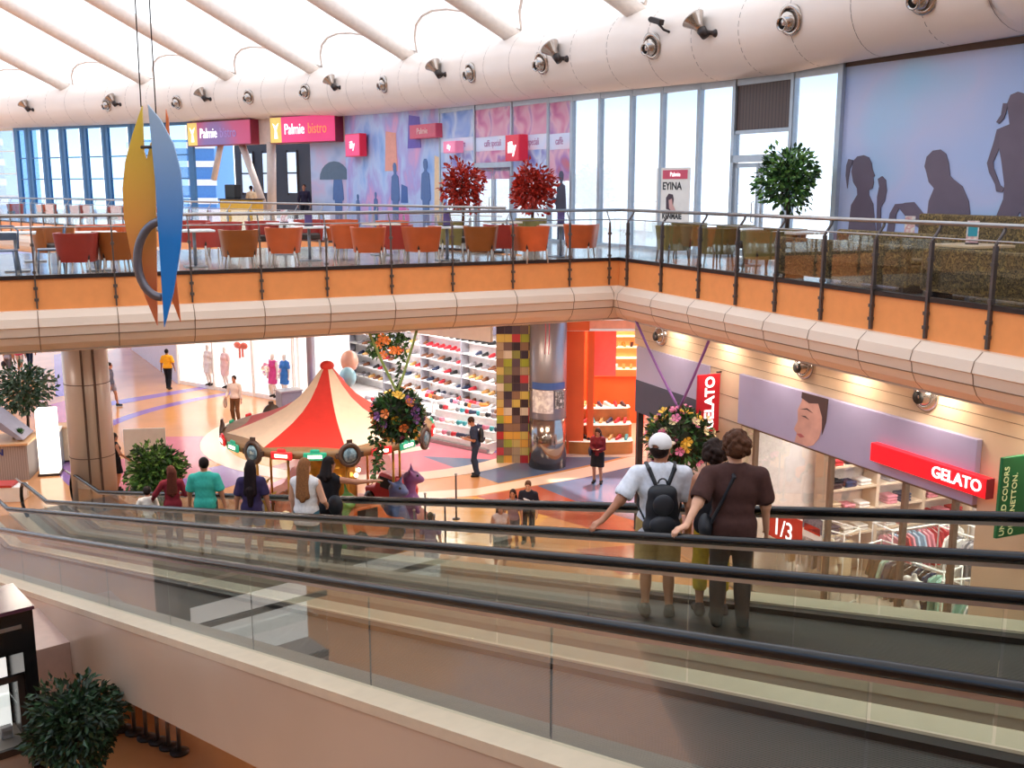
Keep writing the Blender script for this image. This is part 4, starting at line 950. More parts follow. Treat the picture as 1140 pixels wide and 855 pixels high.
# ---------------------------------------------------------------- people: one continuous surface per body
def V(*a): return np.array(a, float)
def sdf_mesh(prims, res, k=.025):
    """prims: (op, kind, ...); ops u (smooth union), s (subtract), p (keep the side of a plane)"""
    lo = V(9, 9, 9); hi = -lo
    for p in prims:
        if p[0] != 'u': continue
        if p[1] == 'c':
            for q, r in ((p[2], p[4]), (p[3], p[5])): lo = np.minimum(lo, q - r); hi = np.maximum(hi, q + r)
        else:
            r = max(p[3]); lo = np.minimum(lo, p[2] - r); hi = np.maximum(hi, p[2] + r)
    lo -= 3 * res; hi += 3 * res
    n = np.ceil((hi - lo) / res).astype(int) + 1
    ax = [lo[i] + res * np.arange(n[i]) for i in range(3)]
    F = np.full(tuple(n), 1e3, np.float32)
    for p in prims:
        if p[0] == 'p':
            c, nn = p[2], p[3]
            d = (ax[0][:, None, None] - c[0]) * nn[0] + (ax[1][None, :, None] - c[1]) * nn[1] + (ax[2][None, None, :] - c[2]) * nn[2]
            if p[1] == 'all': F = np.maximum(F, d)
            continue
        if p[1] == 'c':
            a, b, ra, rb = p[2:6]; kk = p[6] if len(p) > 6 else k; bl = np.minimum(a - ra, b - rb); bh = np.maximum(a + ra, b + rb)
        else:
            c, r, R = p[2], V(*p[3]), (p[4] if len(p) > 4 else None); kk = p[5] if len(p) > 5 else k; m = max(r) if R is not None else r; bl = c - m; bh = c + m
        mg = kk * 1.5 + 3 * res
        i0 = np.maximum(0, np.floor((bl - mg - lo) / res).astype(int)); i1 = np.minimum(n, np.ceil((bh + mg - lo) / res).astype(int) + 1)
        if np.any(i1 <= i0): continue
        X = ax[0][i0[0]:i1[0]][:, None, None]; Y = ax[1][i0[1]:i1[1]][None, :, None]; Z = ax[2][i0[2]:i1[2]][None, None, :]
        if p[1] == 'c':
            ab = b - a; L2 = max(ab @ ab, 1e-9)
            t = np.clip(((X - a[0]) * ab[0] + (Y - a[1]) * ab[1] + (Z - a[2]) * ab[2]) / L2, 0, 1)
            d = np.sqrt((X - a[0] - t * ab[0]) ** 2 + (Y - a[1] - t * ab[1]) ** 2 + (Z - a[2] - t * ab[2]) ** 2) - (ra + (rb - ra) * t)
        else:
            x, y, z = X - c[0], Y - c[1], Z - c[2]
            if R is not None:
                x, y, z = (R[0, 0] * x + R[1, 0] * y + R[2, 0] * z, R[0, 1] * x + R[1, 1] * y + R[2, 1] * z, R[0, 2] * x + R[1, 2] * y + R[2, 2] * z)
            q = np.sqrt((x / r[0]) ** 2 + (y / r[1]) ** 2 + (z / r[2]) ** 2) + 1e-6
            q2 = np.sqrt((x / r[0] ** 2) ** 2 + (y / r[1] ** 2) ** 2 + (z / r[2] ** 2) ** 2) + 1e-6
            d = q * (q - 1) / q2
        S = F[i0[0]:i1[0], i0[1]:i1[1], i0[2]:i1[2]]
        if p[0] == 'u':
            h = np.clip(.5 + .5 * (S - d) / kk, 0, 1); F[i0[0]:i1[0], i0[1]:i1[1], i0[2]:i1[2]] = S + (d - S) * h - kk * h * (1 - h)
        else:
            F[i0[0]:i1[0], i0[1]:i1[1], i0[2]:i1[2]] = np.maximum(S, -d)
    # naive surface nets
    ins = F < 0
    c8 = [ins[i:n[0] - 1 + i, j:n[1] - 1 + j, k_:n[2] - 1 + k_] for i in (0, 1) for j in (0, 1) for k_ in (0, 1)]
    s = sum(c.astype(np.int8) for c in c8); act = (s > 0) & (s < 8)
    idx = np.full(act.shape, -1, int); cells = np.argwhere(act); idx[act] = np.arange(len(cells))
    acc = np.zeros((len(cells), 3)); cnt = np.zeros(len(cells))
    cor = [(i, j, k_) for i in (0, 1) for j in (0, 1) for k_ in (0, 1)]
    val = [F[cells[:, 0] + i, cells[:, 1] + j, cells[:, 2] + k_] for i, j, k_ in cor]
    for a in range(8):
        for b in range(a + 1, 8):
            if sum(abs(cor[a][q] - cor[b][q]) for q in range(3)) != 1: continue
            m = (val[a] < 0) != (val[b] < 0); t = np.where(m, val[a] / np.where(m, val[a] - val[b], 1), 0)
            pa = np.array(cor[a]); pb = np.array(cor[b])
            acc += np.where(m[:, None], pa + t[:, None] * (pb - pa), 0); cnt += m
    vs = lo + res * (cells + acc / np.maximum(cnt, 1)[:, None])
    fs = []
    for axd in range(3):
        o = [0, 0, 0]; o[axd] = 1
        A = ins[:n[0] - o[0], :n[1] - o[1], :n[2] - o[2]]; B = ins[o[0]:, o[1]:, o[2]:]
        e = np.argwhere(A != B); u, v = (axd + 1) % 3, (axd + 2) % 3
        e = e[(e[:, u] > 0) & (e[:, v] > 0) & (e[:, u] < n[u] - 1) & (e[:, v] < n[v] - 1)]
        if not len(e): continue
        du = np.zeros(3, int); dv = np.zeros(3, int); du[u] = 1; dv[v] = 1
        q = np.stack([idx[tuple((e - a_ * du - b_ * dv).T)] for a_, b_ in ((1, 1), (0, 1), (0, 0), (1, 0))], 1)
        fl_ = ~A[tuple(e.T)]; q[fl_] = q[fl_][:, ::-1]
        fs.append(q)
    fs = np.concatenate(fs); fs = fs[(fs >= 0).all(1)]
    return vs, fs
def np_obj(name, vs, fs, m, parent):
    me = bpy.data.meshes.new(name); nv, nf = len(vs), len(fs)
    me.vertices.add(nv); me.vertices.foreach_set('co', np.asarray(vs, np.float32).ravel())
    me.loops.add(nf * 4); me.loops.foreach_set('vertex_index', fs.ravel().astype(np.int32))
    me.polygons.add(nf); me.polygons.foreach_set('loop_start', np.arange(0, nf * 4, 4, dtype=np.int32))
    me.polygons.foreach_set('use_smooth', np.ones(nf, bool)); me.update(calc_edges=True); me.validate()
    me.materials.append(m); o = bpy.data.objects.new(name, me); COL.objects.link(o); o.parent = parent; return o
def ik(a, c, l1, l2, pole):
    d = c - a; L = np.linalg.norm(d); L_ = min(L, (l1 + l2) * .995); u = d / max(L, 1e-6)
    x = (l1 * l1 - l2 * l2 + L_ * L_) / (2 * L_); h = math.sqrt(max(l1 * l1 - x * x, 0))
    p = pole - u * (pole @ u); p = p / max(np.linalg.norm(p), 1e-6)
    return a + u * x + p * h, a + u * L_
SKIN = {'fair': mat('skin_fair', 'd9a384', .55, var=.05, scale=9), 'tan': mat('skin_tan', 'b5795a', .55, var=.05, scale=9), 'dark': mat('skin_dark', '8a5a44', .55, var=.05, scale=9)}
def cloth(c, bump=.25): return mat('cloth_' + c, c, .8, var=.12, scale=22, bump=bump, spec=.2)
def hairm(c): return mat('hair_' + c, c, .62, var=.3, scale=60, bump=.4, spec=.18)
m_eye = mat('eye_dark', '1a1412', .2)
def human(label, loc, heading, H=1.72, skin='tan', top=None, sleeve='short', hem=.86, bottom=None, leg='long', shoes='2a2624', hair=('short', '2a1c16'),
          lh=None, rh=None, feet=None, look=(0, 0), lean=0.0, female=False, bulk=1.0, res=.013, skirt=False, cat='person', nohands=False, low=True, tank=False, group=None, eyes=True, hands=(None, None), lpole=None, rpole=None, headup=0, hsc=1.0, shw=1.0):
    """heading 0 = facing +y; lh, rh wrist targets in body metres at 1.75 m (x right, y forward)"""
    T = thing('person', label, cat, loc, heading, group)
    S = H / 1.75
    sh = .172 if female else .192; sh *= (1 + (bulk - 1) * .5); w = bulk
    child = H < 1.5; sh *= shw; hs = hsc if not child else 1.0 + (1.5 - H) * .9
    ly = lambda z: lean * max(0, z - .9)     # forward lean
    P = lambda x, y, z: V(x, y + ly(z), z)
    hip = [P(-.09, 0, .92), P(.09, 0, .92)]
    ft = feet or ((-.11, .02), (.11, -.02))
    ank = [V(ft[0][0], ft[0][1] - .03, .085), V(ft[1][0], ft[1][1] - .03, .085)]
    if feet and len(ft[0]) > 2: ank = [V(f[0], f[1] - .03, f[2]) for f in ft]
    knee = []
    for i in (0, 1):
        kx, an = ik(hip[i], ank[i], .43, .42, V(.02 * (-1, 1)[i], 1, 0)); knee.append(kx); ank[i] = an
    shd = [P(-sh, -.005, 1.385), P(sh, -.005, 1.385)]
    tg = [lh if lh is not None else (-.27 * w, .05, .82), rh if rh is not None else (.27 * w, .05, .82)]
    elb = []; wr = []
    for i in (0, 1):
        po = (lpole, rpole)[i]; e_, w_ = ik(shd[i], V(*tg[i]), .285, .255, V(*po) if po is not None else V((-.5, .5)[i], -1, -.3)); elb.append(e_); wr.append(w_)
    neck = P(0, -.005, 1.45); hc = P(0, .012 + .06 * max(0, look[1]), 1.615 - .01 * max(0, look[1])); hc = hc + V(0, 0, headup)
    yaw, pit = look
    Rz = np.array([[math.cos(yaw), -math.sin(yaw), 0], [math.sin(yaw), math.cos(yaw), 0], [0, 0, 1]]); Rx = np.array([[1, 0, 0], [0, math.cos(-pit), -math.sin(-pit)], [0, math.sin(-pit), math.cos(-pit)]])
    RH = Rz @ Rx
    hp = lambda x, y, z: hc + (RH @ V(x, y, z)) * hs
    torso = [('u', 'e', P(0, 0, .96), (.155 * w, .115 * w, .12)), ('u', 'e', P(0, .0, 1.10), (.135 * w, .10 * w, .14)), ('u', 'e', P(0, .005, 1.27), ((.15 if female else .165) * w, .11 * w, .17)),
             ('u', 'c', P(0, -.01, 1.425), P(-sh * .85, -.01, 1.38), .066, .056, .05), ('u', 'c', P(0, -.01, 1.425), P(sh * .85, -.01, 1.38), .066, .056, .05)]
    if female: torso += [('u', 'e', P(-.07, .085, 1.27), (.062, .055, .062)), ('u', 'e', P(.07, .085, 1.27), (.062, .055, .062))]
    arms = [[('u', 'c', shd[i], elb[i], .052 * w, .042 * w), ('u', 'c', elb[i], wr[i], .041, .027)] for i in (0, 1)]
    legs = [[('u', 'c', hip[i], knee[i], .083 * w, .056), ('u', 'c', knee[i], ank[i], .053, .036), ('u', 'e', knee[i] * .6 + ank[i] * .4 + V(0, -.018, 0), (.05, .052, .12))] for i in (0, 1)]
    footp = [[('u', 'c', ank[i] + V(0, -.02, -.045), ank[i] + V(.02 * (-1, 1)[i], .13, -.055), .036, .03)] for i in (0, 1)]
    head = [('u', 'c', neck + V(0, 0, -.05), hp(0, -.01, -.06), .055, .052), ('u', 'e', hp(0, -.008, .02), (.076 * hs, .094 * hs, .10 * hs), RH), ('u', 'e', hp(0, .03, -.055), (.056 * hs, .062 * hs, .066 * hs), RH),
            ('u', 'c', hp(0, .088, .012), hp(0, .106, -.024), .010, .015, .012), ('u', 'e', hp(0, .082, -.062), (.024, .012, .010), RH, .01), ('u', 'e', hp(-.077, -.005, -.005), (.011, .02, .03), RH, .01), ('u', 'e', hp(.077, -.005, -.005), (.011, .02, .03), RH, .01)]
    hand = []
    if not nohands:
        for i in (0, 1):
            f = (wr[i] - elb[i]); f = f / np.linalg.norm(f); sg = (-1, 1)[i]
            spec = hands[i]
            if spec: f = V(*spec[0]); f = f / np.linalg.norm(f); nrm = V(*spec[1])       # finger direction, palm direction
            else: nrm = V(-sg, 0, 0) if abs(f[2]) > .5 else V(0, 0, -1.)
            nrm = nrm - f * (nrm @ f); nrm = nrm / np.linalg.norm(nrm); wv = np.cross(f, nrm)
            th = wv * (1 if wv @ V(0, 1, 0.4) > 0 else -1)                                    # thumb side: forward or up
            if spec and len(spec) > 2: th = V(*spec[2]); th = th - f * (th @ f) - nrm * (th @ nrm); th = th / np.linalg.norm(th)
            curl = spec[3] if spec and len(spec) > 3 else .35
            pc_ = wr[i] + f * .05
            hand += [('u', 'c', wr[i] + f * .015 - th * .012, pc_ + f * .03 - th * .018, .019, .017, .02), ('u', 'c', wr[i] + f * .015 + th * .012, pc_ + f * .03 + th * .018, .019, .017, .02)]
            for q, (off_, ln) in enumerate([(.030, .068), (.010, .078), (-.010, .072), (-.029, .056)]):
                b0 = pc_ + f * .035 + th * off_; d1 = f * math.cos(curl) + nrm * math.sin(curl); d2 = f * math.cos(curl * 2.2) + nrm * math.sin(curl * 2.2)
                m1 = b0 + d1 * ln * .55; hand += [('u', 'c', b0, m1, .0098, .0092, .006), ('u', 'c', m1, m1 + d2 * ln * .5, .0092, .0082, .006)]
            t0 = wr[i] + f * .03 + th * .025; t1 = t0 + (th * .7 + f * .7) * .038 + nrm * .008; hand += [('u', 'c', t0, t1, .013, .011, .012), ('u', 'c', t1, t1 + (f * .8 + nrm * .5 + th * .2) * .03, .0105, .009, .006)]
    sc = lambda pr: [tuple((q * S if isinstance(q, np.ndarray) and q.ndim == 1 else (tuple(v * S for v in q) if isinstance(q, tuple) else q)) if not (p[1] == 'c' and isinstance(q, float)) else q * S for q in p) for p in pr]
    def mk(name, prims, m, k=.03, r=None):
        vs, fs = sdf_mesh(sc(prims), r or res, k * S)
        return np_obj(name, vs, fs, m, T)
    def infl(pr, d, kmul=1): 
        out = []
        for p in pr:
            p = list(p)
            if p[1] == 'c': p[4] += d; p[5] += d
            else: p[3] = tuple(v + d for v in p[3])
            out.append(tuple(p))
        return out
    body = torso + arms[0] + arms[1] + legs[0] + legs[1] + footp[0] + footp[1] + head + hand
    mk('body', body, SKIN[skin], .028)
    zc = lambda z, up=True: ('p', 'all', P(0, 0, z), V(0, 0, -1.) if up else V(0, 0, 1.))
    if top:
        d = .016 + .006 * (bulk > 1.05)
        tp = infl(torso, d)
        tp += [('u', 'c', P(-.07, .0, hem + .05), P(.07, 0, hem + .05), .115 * w, .115 * w, .06)]
        if sleeve in ('short', 'long'):
            for i in (0, 1):
                if sleeve == 'long': tp += infl(arms[i], .014)
                else: tp += [('u', 'c', shd[i], shd[i] + (elb[i] - shd[i]) * .72, .062 * w, .076 * w)]
        cut = [zc(hem), ('s', 'e', P(0, .03, 1.53), (.085 if not tank else .12, .10, .085 if not tank else .14))]
        if tank: cut += [('s', 'e', P(-sh - .03, 0, 1.38), (.07, .12, .12)), ('s', 'e', P(sh + .03, 0, 1.38), (.07, .12, .12))]
        if sleeve == 'short' :
            for i in (0, 1):
                e_ = shd[i] + (elb[i] - shd[i]) * .80; dr = (elb[i] - shd[i]) / np.linalg.norm(elb[i] - shd[i])
                cut += [('s', 'e', e_ + dr * .085, (.095, .095, .095))]
        mk('shirt' if sleeve != 'long' else 'long_sleeved_top', tp + cut, cloth(top), .035)
    if bottom:
        bp = infl(torso[:2], .012)
        if skirt:
            for i in (0, 1): bp += [('u', 'c', hip[i], hip[i] + (knee[i] - hip[i]) * .9, .11 * w, .12 * w, .08)]
            mk('skirt', bp + [zc(.55), zc(1.0, False)], cloth(bottom), .06)
        else:
            fz = {'long': 1.0, 'knee': .5, 'short': .26, 'capri': .78}[leg]
            for i in (0, 1):
                if leg in ('long', 'capri'):
                    bp += [('u', 'e', knee[i] * .6 + ank[i] * .4 + V(0, -.018, 0), (.066, .07, .15)), ('u', 'c', hip[i], knee[i], .096 * w, .076), ('u', 'c', knee[i], ank[i] + V(0, 0, .01) if leg == 'long' else knee[i] * .5 + ank[i] * .5, .076, .06)]
                else: bp += [('u', 'c', hip[i], hip[i] + (knee[i] - hip[i]) * (1.12 if leg == 'knee' else .7), .104 * w, .094 * w)]
            mk('trousers' if leg in ('long', 'capri') else 'shorts', bp + [zc(1.0, False), zc({'long': .075, 'capri': .26, 'knee': .43, 'short': .62}[leg])], cloth(bottom), .03)
    for i in (0, 1):
        a = ank[i]; sg = (-1, 1)[i]
        vs, fs = sdf_mesh(sc([('u', 'c', a + V(0, -.025, -.04), a + V(.02 * sg, .135, -.05), .050, .040), ('u', 'c', a + V(0, -.02, -.03), a + V(0, -.015, .01), .05, .048), ('p', 'all', V(0, 0, a[2] - .083), V(0, 0, -1.))]), res, .02 * S)
        np_obj('shoe', vs, fs, cloth(shoes, .1), T)
    if hair:
        st_, hcv = hair; hm = hairm(hcv)
        cap = [('u', 'e', hp(0, -.018, .03), (.086 * hs, .10 * hs, .105 * hs), RH)]
        cutf = [('s', 'e', hp(0, .105, -.035), (.075 * hs, .085 * hs, .10 * hs), RH), ('p', 'all', hp(0, 0, -.055), RH @ V(0, .35, -1.) / 1.06)]
        if st_ == 'short': mk('hair', cap + cutf, hm, .02)
        elif st_ == 'curly':
            rnd = random.Random(3); cl = [('u', 'e', hp(0, -.02, .035), (.098 * hs, .112 * hs, .115 * hs), RH)]
            for _ in range(80):
                a = rnd.uniform(0, 2 * PI); z = rnd.uniform(-.5, 1); q = math.sqrt(1 - z * z); cl.append(('u', 'e', hp(.098 * q * math.cos(a), -.02 + .11 * q * math.sin(a), .03 + .115 * z), (.024, .024, .024), None, .014))
            mk('hair', cl + [('s', 'e', hp(0, .115, -.04), (.072, .085, .095), RH), ('p', 'all', hp(0, 0, -.10), V(0, 0, -1.))], hm, .015)
        elif st_ in ('long', 'bob', 'tail', 'bun'):
            ln = {'long': .42, 'bob': .16, 'tail': .0, 'bun': 0}[st_]
            pr = list(cap)
            if ln: pr += [('u', 'c', hp(-.045, -.05, -.02), hc + V(-.06, -.125, -ln), .055, .05), ('u', 'c', hp(.045, -.05, -.02), hc + V(.06, -.125, -ln), .055, .05), ('u', 'c', hp(0, -.07, -.02), hc + V(0, -.14, -ln - .05), .06, .045)]
            if st_ == 'tail': pr += [('u', 'c', hp(0, -.1, .05), hc + V(0, -.15, -.14), .03, .022)]
            if st_ == 'bun': pr += [('u', 'e', hp(0, -.10, .09), (.05, .045, .045))]
            mk('hair', pr + [('s', 'e', hp(0, .115, -.05), (.072 * hs, .09 * hs, .115 * hs), RH)] + ([] if ln else cutf[1:]), hm, .025)
        elif st_ == 'cap':
            mk('hair', [('u', 'e', hp(0, -.02, .02), (.084 * hs, .099 * hs, .10 * hs), RH)] + [('s', 'e', hp(0, .105, -.035), (.075, .085, .12), RH), ('p', 'all', hp(0, 0, -.065), RH @ V(0, .3, -1.) / 1.05), ('p', 'all', hp(0, 0, .03), RH @ V(0, 0, 1.))], hm, .02)
    if eyes:
        for sx_ in (-.031, .031):
            b = MB(); e_ = hp(sx_, .079, .012) * S; b.ball(tuple(e_), .011 * S, 8, 6); b.build('eye', m_eye, T)
    T['S'] = S
    def place(prims, name, m, k=.02, r=None): return mk(name, prims, m, k, r)
    return T, dict(P=P, hp=hp, shd=shd, elb=elb, wr=wr, hc=hc, mk=place, S=S, RH=RH, hip=hip)
def wz(off, s): return zt(s)
def wpos(off, s): return (.772 * off - .635 * s, .635 * off + .772 * s, zt(s))
def to_wpx(px, py, off):
    """place along the walkway line at this offset seen at px,py"""
    r = ray(px, py); o = .772 * r.x + .635 * r.y; k = off / o; return (-.635 * r.x + .772 * r.y) * k
def face(dx, dy): return math.atan2(-dx, dy)
def hgt(loc): return None
def tgt(T, wpt):
    """world point to body metres"""
    rz = T[1]; dx, dy, dz = (wpt[0] - T[0][0], wpt[1] - T[0][1], wpt[2] - T[0][2]); S = T[2]
    return ((dx * math.cos(rz) + dy * math.sin(rz)) / S, (-dx * math.sin(rz) + dy * math.cos(rz)) / S, dz / S)
SL = .2236
def slope_feet(off=0): return ((-.12, .02, .085), (.12, .0, .085))
# ---- the trio on the walkway
def railpt(off, px, py):
    s = to_wpx(px, py, off); x, y, z = wpos(off, s); return (x, y, zt(s) + .95 + .05)
# man with cap
s = to_wpx(733, 600, 7.0); L0 = wpos(7.0, s); hd = face(.02, 1); hp_ = railpt(6.365, 664, 594)
lh = tgt((L0, hd, 1.78 / 1.75), (hp_[0] + .03, hp_[1] + .06, hp_[2] + .02))
T, B = human('man in white T-shirt and cap with a black backpack, hand on the walkway rail', L0, hd, 1.78, 'tan', 'e4e6ee', 'short', .78, 'b79a62', 'knee', '4a4038', ('cap', '2a1c18'),
             lh=lh, rh=(.30, .10, .86), bulk=1.2, hsc=1.1, shw=1.05, res=.009, look=(-.55, 0), hands=((( -.75, -.5, -.3), (0, 0, -1), (.3, .8, .1), .45), None), lpole=(-.2, -.3, -1))
mk, hp, P = B['mk'], B['hp'], B['P']
RHm = B['RH']
mk([('u', 'e', hp(0, -.012, .045), (.105, .118, .105), RHm), ('p', 'all', hp(0, 0, .018), RHm @ V(0, 0, -1.)), ('s', 'e', hp(0, -.10, .035), (.035, .05, .022), RHm)], 'cap_crown', mat('cap_white', 'e9e4e2', .7, var=.05, bump=.1), .02)
mk([('u', 'e', hp(0, .115, .025), (.082, .095, .013), RHm)], 'cap_peak', mat('cap_peak_beige', 'd8b898', .7), .01)
m_bk = mat('backpack_black', '1d1e24', .55, var=.15, bump=.2)
bp0 = mk([('u', 'e', P(0, -.20, 1.10), (.15, .085, .235)), ('u', 'c', P(-.09, -.20, .95), P(.09, -.20, .95), .085, .085), ('u', 'c', P(-.07, -.19, 1.26), P(.07, -.19, 1.26), .06, .06)], 'backpack', m_bk, .04)
mk([('u', 'e', P(0, -.285, 1.17), (.095, .035, .10)), ('u', 'e', P(0, -.275, .98), (.12, .05, .09))], 'backpack_pocket', mat('backpack_pocket', '26272e', .5, bump=.2), .02)
for sx_ in (-1, 1):
    mk([('u', 'c', P(sx_ * .06, -.15, 1.33), P(sx_ * .115, -.10, 1.455), .02, .02), ('u', 'c', P(sx_ * .115, -.10, 1.455), P(sx_ * .13, .02, 1.475), .02, .02), ('u', 'c', P(sx_ * .13, .02, 1.475), P(sx_ * .145, .125, 1.33), .02, .02), ('u', 'c', P(sx_ * .145, .125, 1.33), P(sx_ * .2, .02, 1.08), .016, .012), ('u', 'c', P(sx_ * .2, .02, 1.08), P(sx_ * .14, -.15, .97), .012, .01)], 'strap', m_bk, .01)
b = MB(); b.tube([Vector(tuple(P(.04 * math.cos(a), -.19, 1.345 + .045 * math.sin(a)) * B['S'])) for a in np.linspace(0, PI, 8)], .008, 6); b.build('backpack_loop', m_bk, T)
# woman between
s = to_wpx(795, 560, 7.22); L1 = wpos(7.22, s); hd = face(.0, 1)
T, B = human('woman in a dark sleeveless top and yellow trousers standing between the two men', L1, hd, 1.66, 'tan', '2a2628', 'none', .86, 'c9a52e', 'capri', '3a3030', ('curly', '2a1a14'), lh=(-.24, .1, .84), rh=(.22, .22, .98), female=True, hsc=1.1, res=.009, look=(-.5, .0), tank=True)
# man right
s = to_wpx(815, 600, 7.0); L2 = wpos(7.0, s); hd = face(.1, 1); hp_ = railpt(6.365, 757, 592)
lh = tgt((L2, hd, 1.76 / 1.75), (hp_[0] + .05, hp_[1] + .05, hp_[2] + .02))
T, B = human('curly-haired man in a dark brown T-shirt gripping the rail, rightmost of the trio', L2, hd, 1.76, 'fair', '4a302c', 'short', .80, '38302e', 'long', '2a2422', ('curly', '4e2e1c'), lh=lh, rh=(.31, .12, .84), bulk=1.2, hsc=1.1, shw=1.05, res=.009, look=(.3, 0),
             hands=(((-.8, -.45, -.2), (0, 0, -1), (.3, .8, .1), .5), None), lpole=(-.2, -.3, -1))
mk, P = B['mk'], B['P']
mk([('u', 'c', P(-.02, -.135, 1.40), P(-.05, .02, 1.485), .016, .016), ('u', 'c', P(-.02, -.135, 1.40), P(-.20, -.12, .98), .016, .016), ('u', 'c', P(-.05, .02, 1.485), P(-.09, .13, 1.3), .016, .016), ('u', 'c', P(-.09, .13, 1.3), P(-.2, .05, .95), .014, .014)], 'bag_strap', m_bk, .01)
mk([('u', 'e', P(-.24, -.05, .93), (.06, .13, .11))], 'shoulder_bag', m_bk, .02)
b = MB(); b.ball(tuple(P(-.13, .15, 1.18) * B['S']), (.03, .02, .02)); 
# ---- the group lower down the walkway
def onway(px, py, off, label, hd, **k):
    s = to_wpx(px, py, off); return human(label, wpos(off, s), hd, res=.012, **k)
T, B = onway(229, 560, 6.95, 'man in a teal T-shirt seen from behind on the lower walkway', face(-.1, 1), H=1.78, skin='tan', top='3fae9c', hem=.82, bottom='4a4640', leg='knee', hair=('short', '1c1210'), bulk=1.12, lh=(-.3, .1, .84), rh=(.32, .02, .86), look=(.5, 0))
T, B = onway(193, 572, 7.1, 'woman with long reddish-brown hair in a dark red top beside the small boy', face(-.35, 1), H=1.62, skin='tan', top='7a2430', sleeve='long', hem=.84, bottom='4a443c', hair=('long', '54261a'), female=True, lh=(-.38, .24, 1.0), rh=(.2, .24, 1.05), look=(.4, .2))
T, B = onway(166, 580, 6.8, 'small dark-haired boy in a white T-shirt on the lower walkway', face(-.3, 1), H=1.25, skin='tan', top='e6e2da', hem=.78, bottom='b7a078', leg='knee', hair=('short', '1c1412'), lh=(-.32, .2, .95), rh=(.26, .08, .84))
T, B = onway(281, 566, 6.95, 'woman with very long dark hair in a dark purple T-shirt on the walkway', face(-.05, 1), H=1.70, skin='tan', top='3a2f52', hem=.84, bottom='8a8890', leg='short', hair=('long', '1e1214'), female=True, lh=(-.27, .02, .84), rh=(.27, .04, .84), bulk=1.05)
B['mk']([('u', 'c', B['hc'] + V(0, -.135, -.35), B['hc'] + V(0, -.15, -.60), .07, .045)], 'hair_ends', hairm('1e1214'), .03)
T, B = onway(341, 566, 6.8, 'blonde long-haired woman in a white sleeveless top on the walkway', face(.2, 1), H=1.72, skin='fair', top='e2dcd8', sleeve='none', hem=.74, bottom='3e6a78', hair=('long', '8a5a36'), female=True, lh=(-.26, .12, .86), rh=(.24, .2, .98), bulk=1.1, look=(-.3, 0))
T, B = onway(368, 574, 7.3, 'dark-haired woman in black pointing at the carousel with her right arm', face(.35, 1), H=1.66, skin='tan', top='1e1c20', sleeve='none', hem=.84, bottom='2a2a30', hair=('bob', '1e1412'), female=True, rh=(.62, .38, 1.30), lh=(-.24, .1, .84), rpole=(0, 0, -1), hands=(None, ((.8, .5, .05), (0, 0, -1), (0, 1, .2), .1)), look=(-.5, 0))
B['mk']([('u', 'e', B['P'](.16, -.12, 1.0), (.13, .07, .17))], 'shoulder_bag', m_bk, .02)
# ---- people on the ground floor
def ground(px, py, label, hd, z=0.0, **k):
    q = at_z(px, py, z); k.setdefault('res', .014); return human(label, (q.x, q.y, z), hd, **k)
T, B = ground(530, 530, 'man with black backpack looking down at his phone outside the shoe shop', face(-1, -.1), H=1.76, skin='tan', top='30364a', hem=.88, bottom='2c3648', hair=('short', '3a241a'), look=(0, .55), lean=.12, lh=(-.10, .30, 1.12), rh=(.10, .30, 1.12), hands=(((.5, .8, .1), (0, 0, 1), (-1, 0, 0), .3), ((-.5, .8, .1), (0, 0, 1), (1, 0, 0), .3)), bulk=1.05)
B['mk']([('u', 'e', B['P'](0, -.19, 1.22), (.14, .08, .22)), ('u', 'c', B['P'](-.08, -.18, 1.08), B['P'](.08, -.18, 1.08), .08, .08)], 'backpack', m_bk, .03)
b = MB(); b.box(tuple(B['P'](0, .40, 1.14) * B['S']), (.075, .15, .012), 0, 0, (.4, 'X')); b.build('phone', mat('phone_black', '16161a', .2), T)
T, B = ground(665, 538, 'woman in a dark red jacket and black skirt reading her phone by the shoe display', face(-.3, -1), H=1.62, skin='tan', top='6a1e26', sleeve='long', hem=.86, bottom='1e1a1e', skirt=True, hair=('long', '3a2018'), female=True, look=(0, .5), lh=(-.08, .26, 1.12), rh=(.08, .26, 1.12), hands=(((.5, .8, .1), (0, 0, 1), (-1, 0, 0), .3), ((-.5, .8, .1), (0, 0, 1), (1, 0, 0), .3)))
B['mk']([('u', 'e', B['P'](.22, .02, 1.0), (.07, .13, .16))], 'shoulder_bag', mat('bag_navy', '23263a', .5), .02)
T, B = ground(188, 433, 'woman in a yellow blouse and black trousers walking away down the mall', face(.1, 1), H=1.68, skin='dark', top='f0a828', sleeve='short', hem=.92, bottom='1c1a20', hair=('short', '1c1210'), female=True, bulk=1.15, feet=((-.1, .14), (.1, -.12)))
T, B = ground(263, 471, 'man in a pale shirt and brown trousers standing beyond the carousel', face(-.2, -1), H=1.72, skin='tan', top='d8c4b4', sleeve='long', hem=.92, bottom='6a4428', hair=('short', '2a1a14'), rh=(.24, .2, 1.0))
B['mk']([('u', 'e', V(.30, .16, .78), (.06, .13, .2))], 'held_jacket', cloth('b8a494'), .02)
T, B = ground(588, 606, 'boy in a black T-shirt with a white chest print near the walkway', face(-.25, -1), H=1.56, skin='fair', top='22202a', hem=.84, bottom='26262e', hair=('short', '5a3a28'), rh=(.1, .26, 1.12), lh=(-.24, .06, .84), look=(.1, .3), feet=((-.14, .08), (.12, -.06)))
B['mk']([('u', 'e', B['P'](0, .115, 1.24), (.12, .035, .035), np.array([[.94, 0, -.34], [0, 1, 0], [.34, 0, .94]]))], 'shirt_print', cloth('d8d4d4'), .02)
T, B = ground(557, 634, 'girl in a pale pink top and dark shorts with long dark hair', face(.3, -1), H=1.52, skin='tan', top='cdb0a8', sleeve='none', hem=.9, bottom='2e3438', leg='short', hair=('long', '2a1a16'), female=True, look=(0, .2))
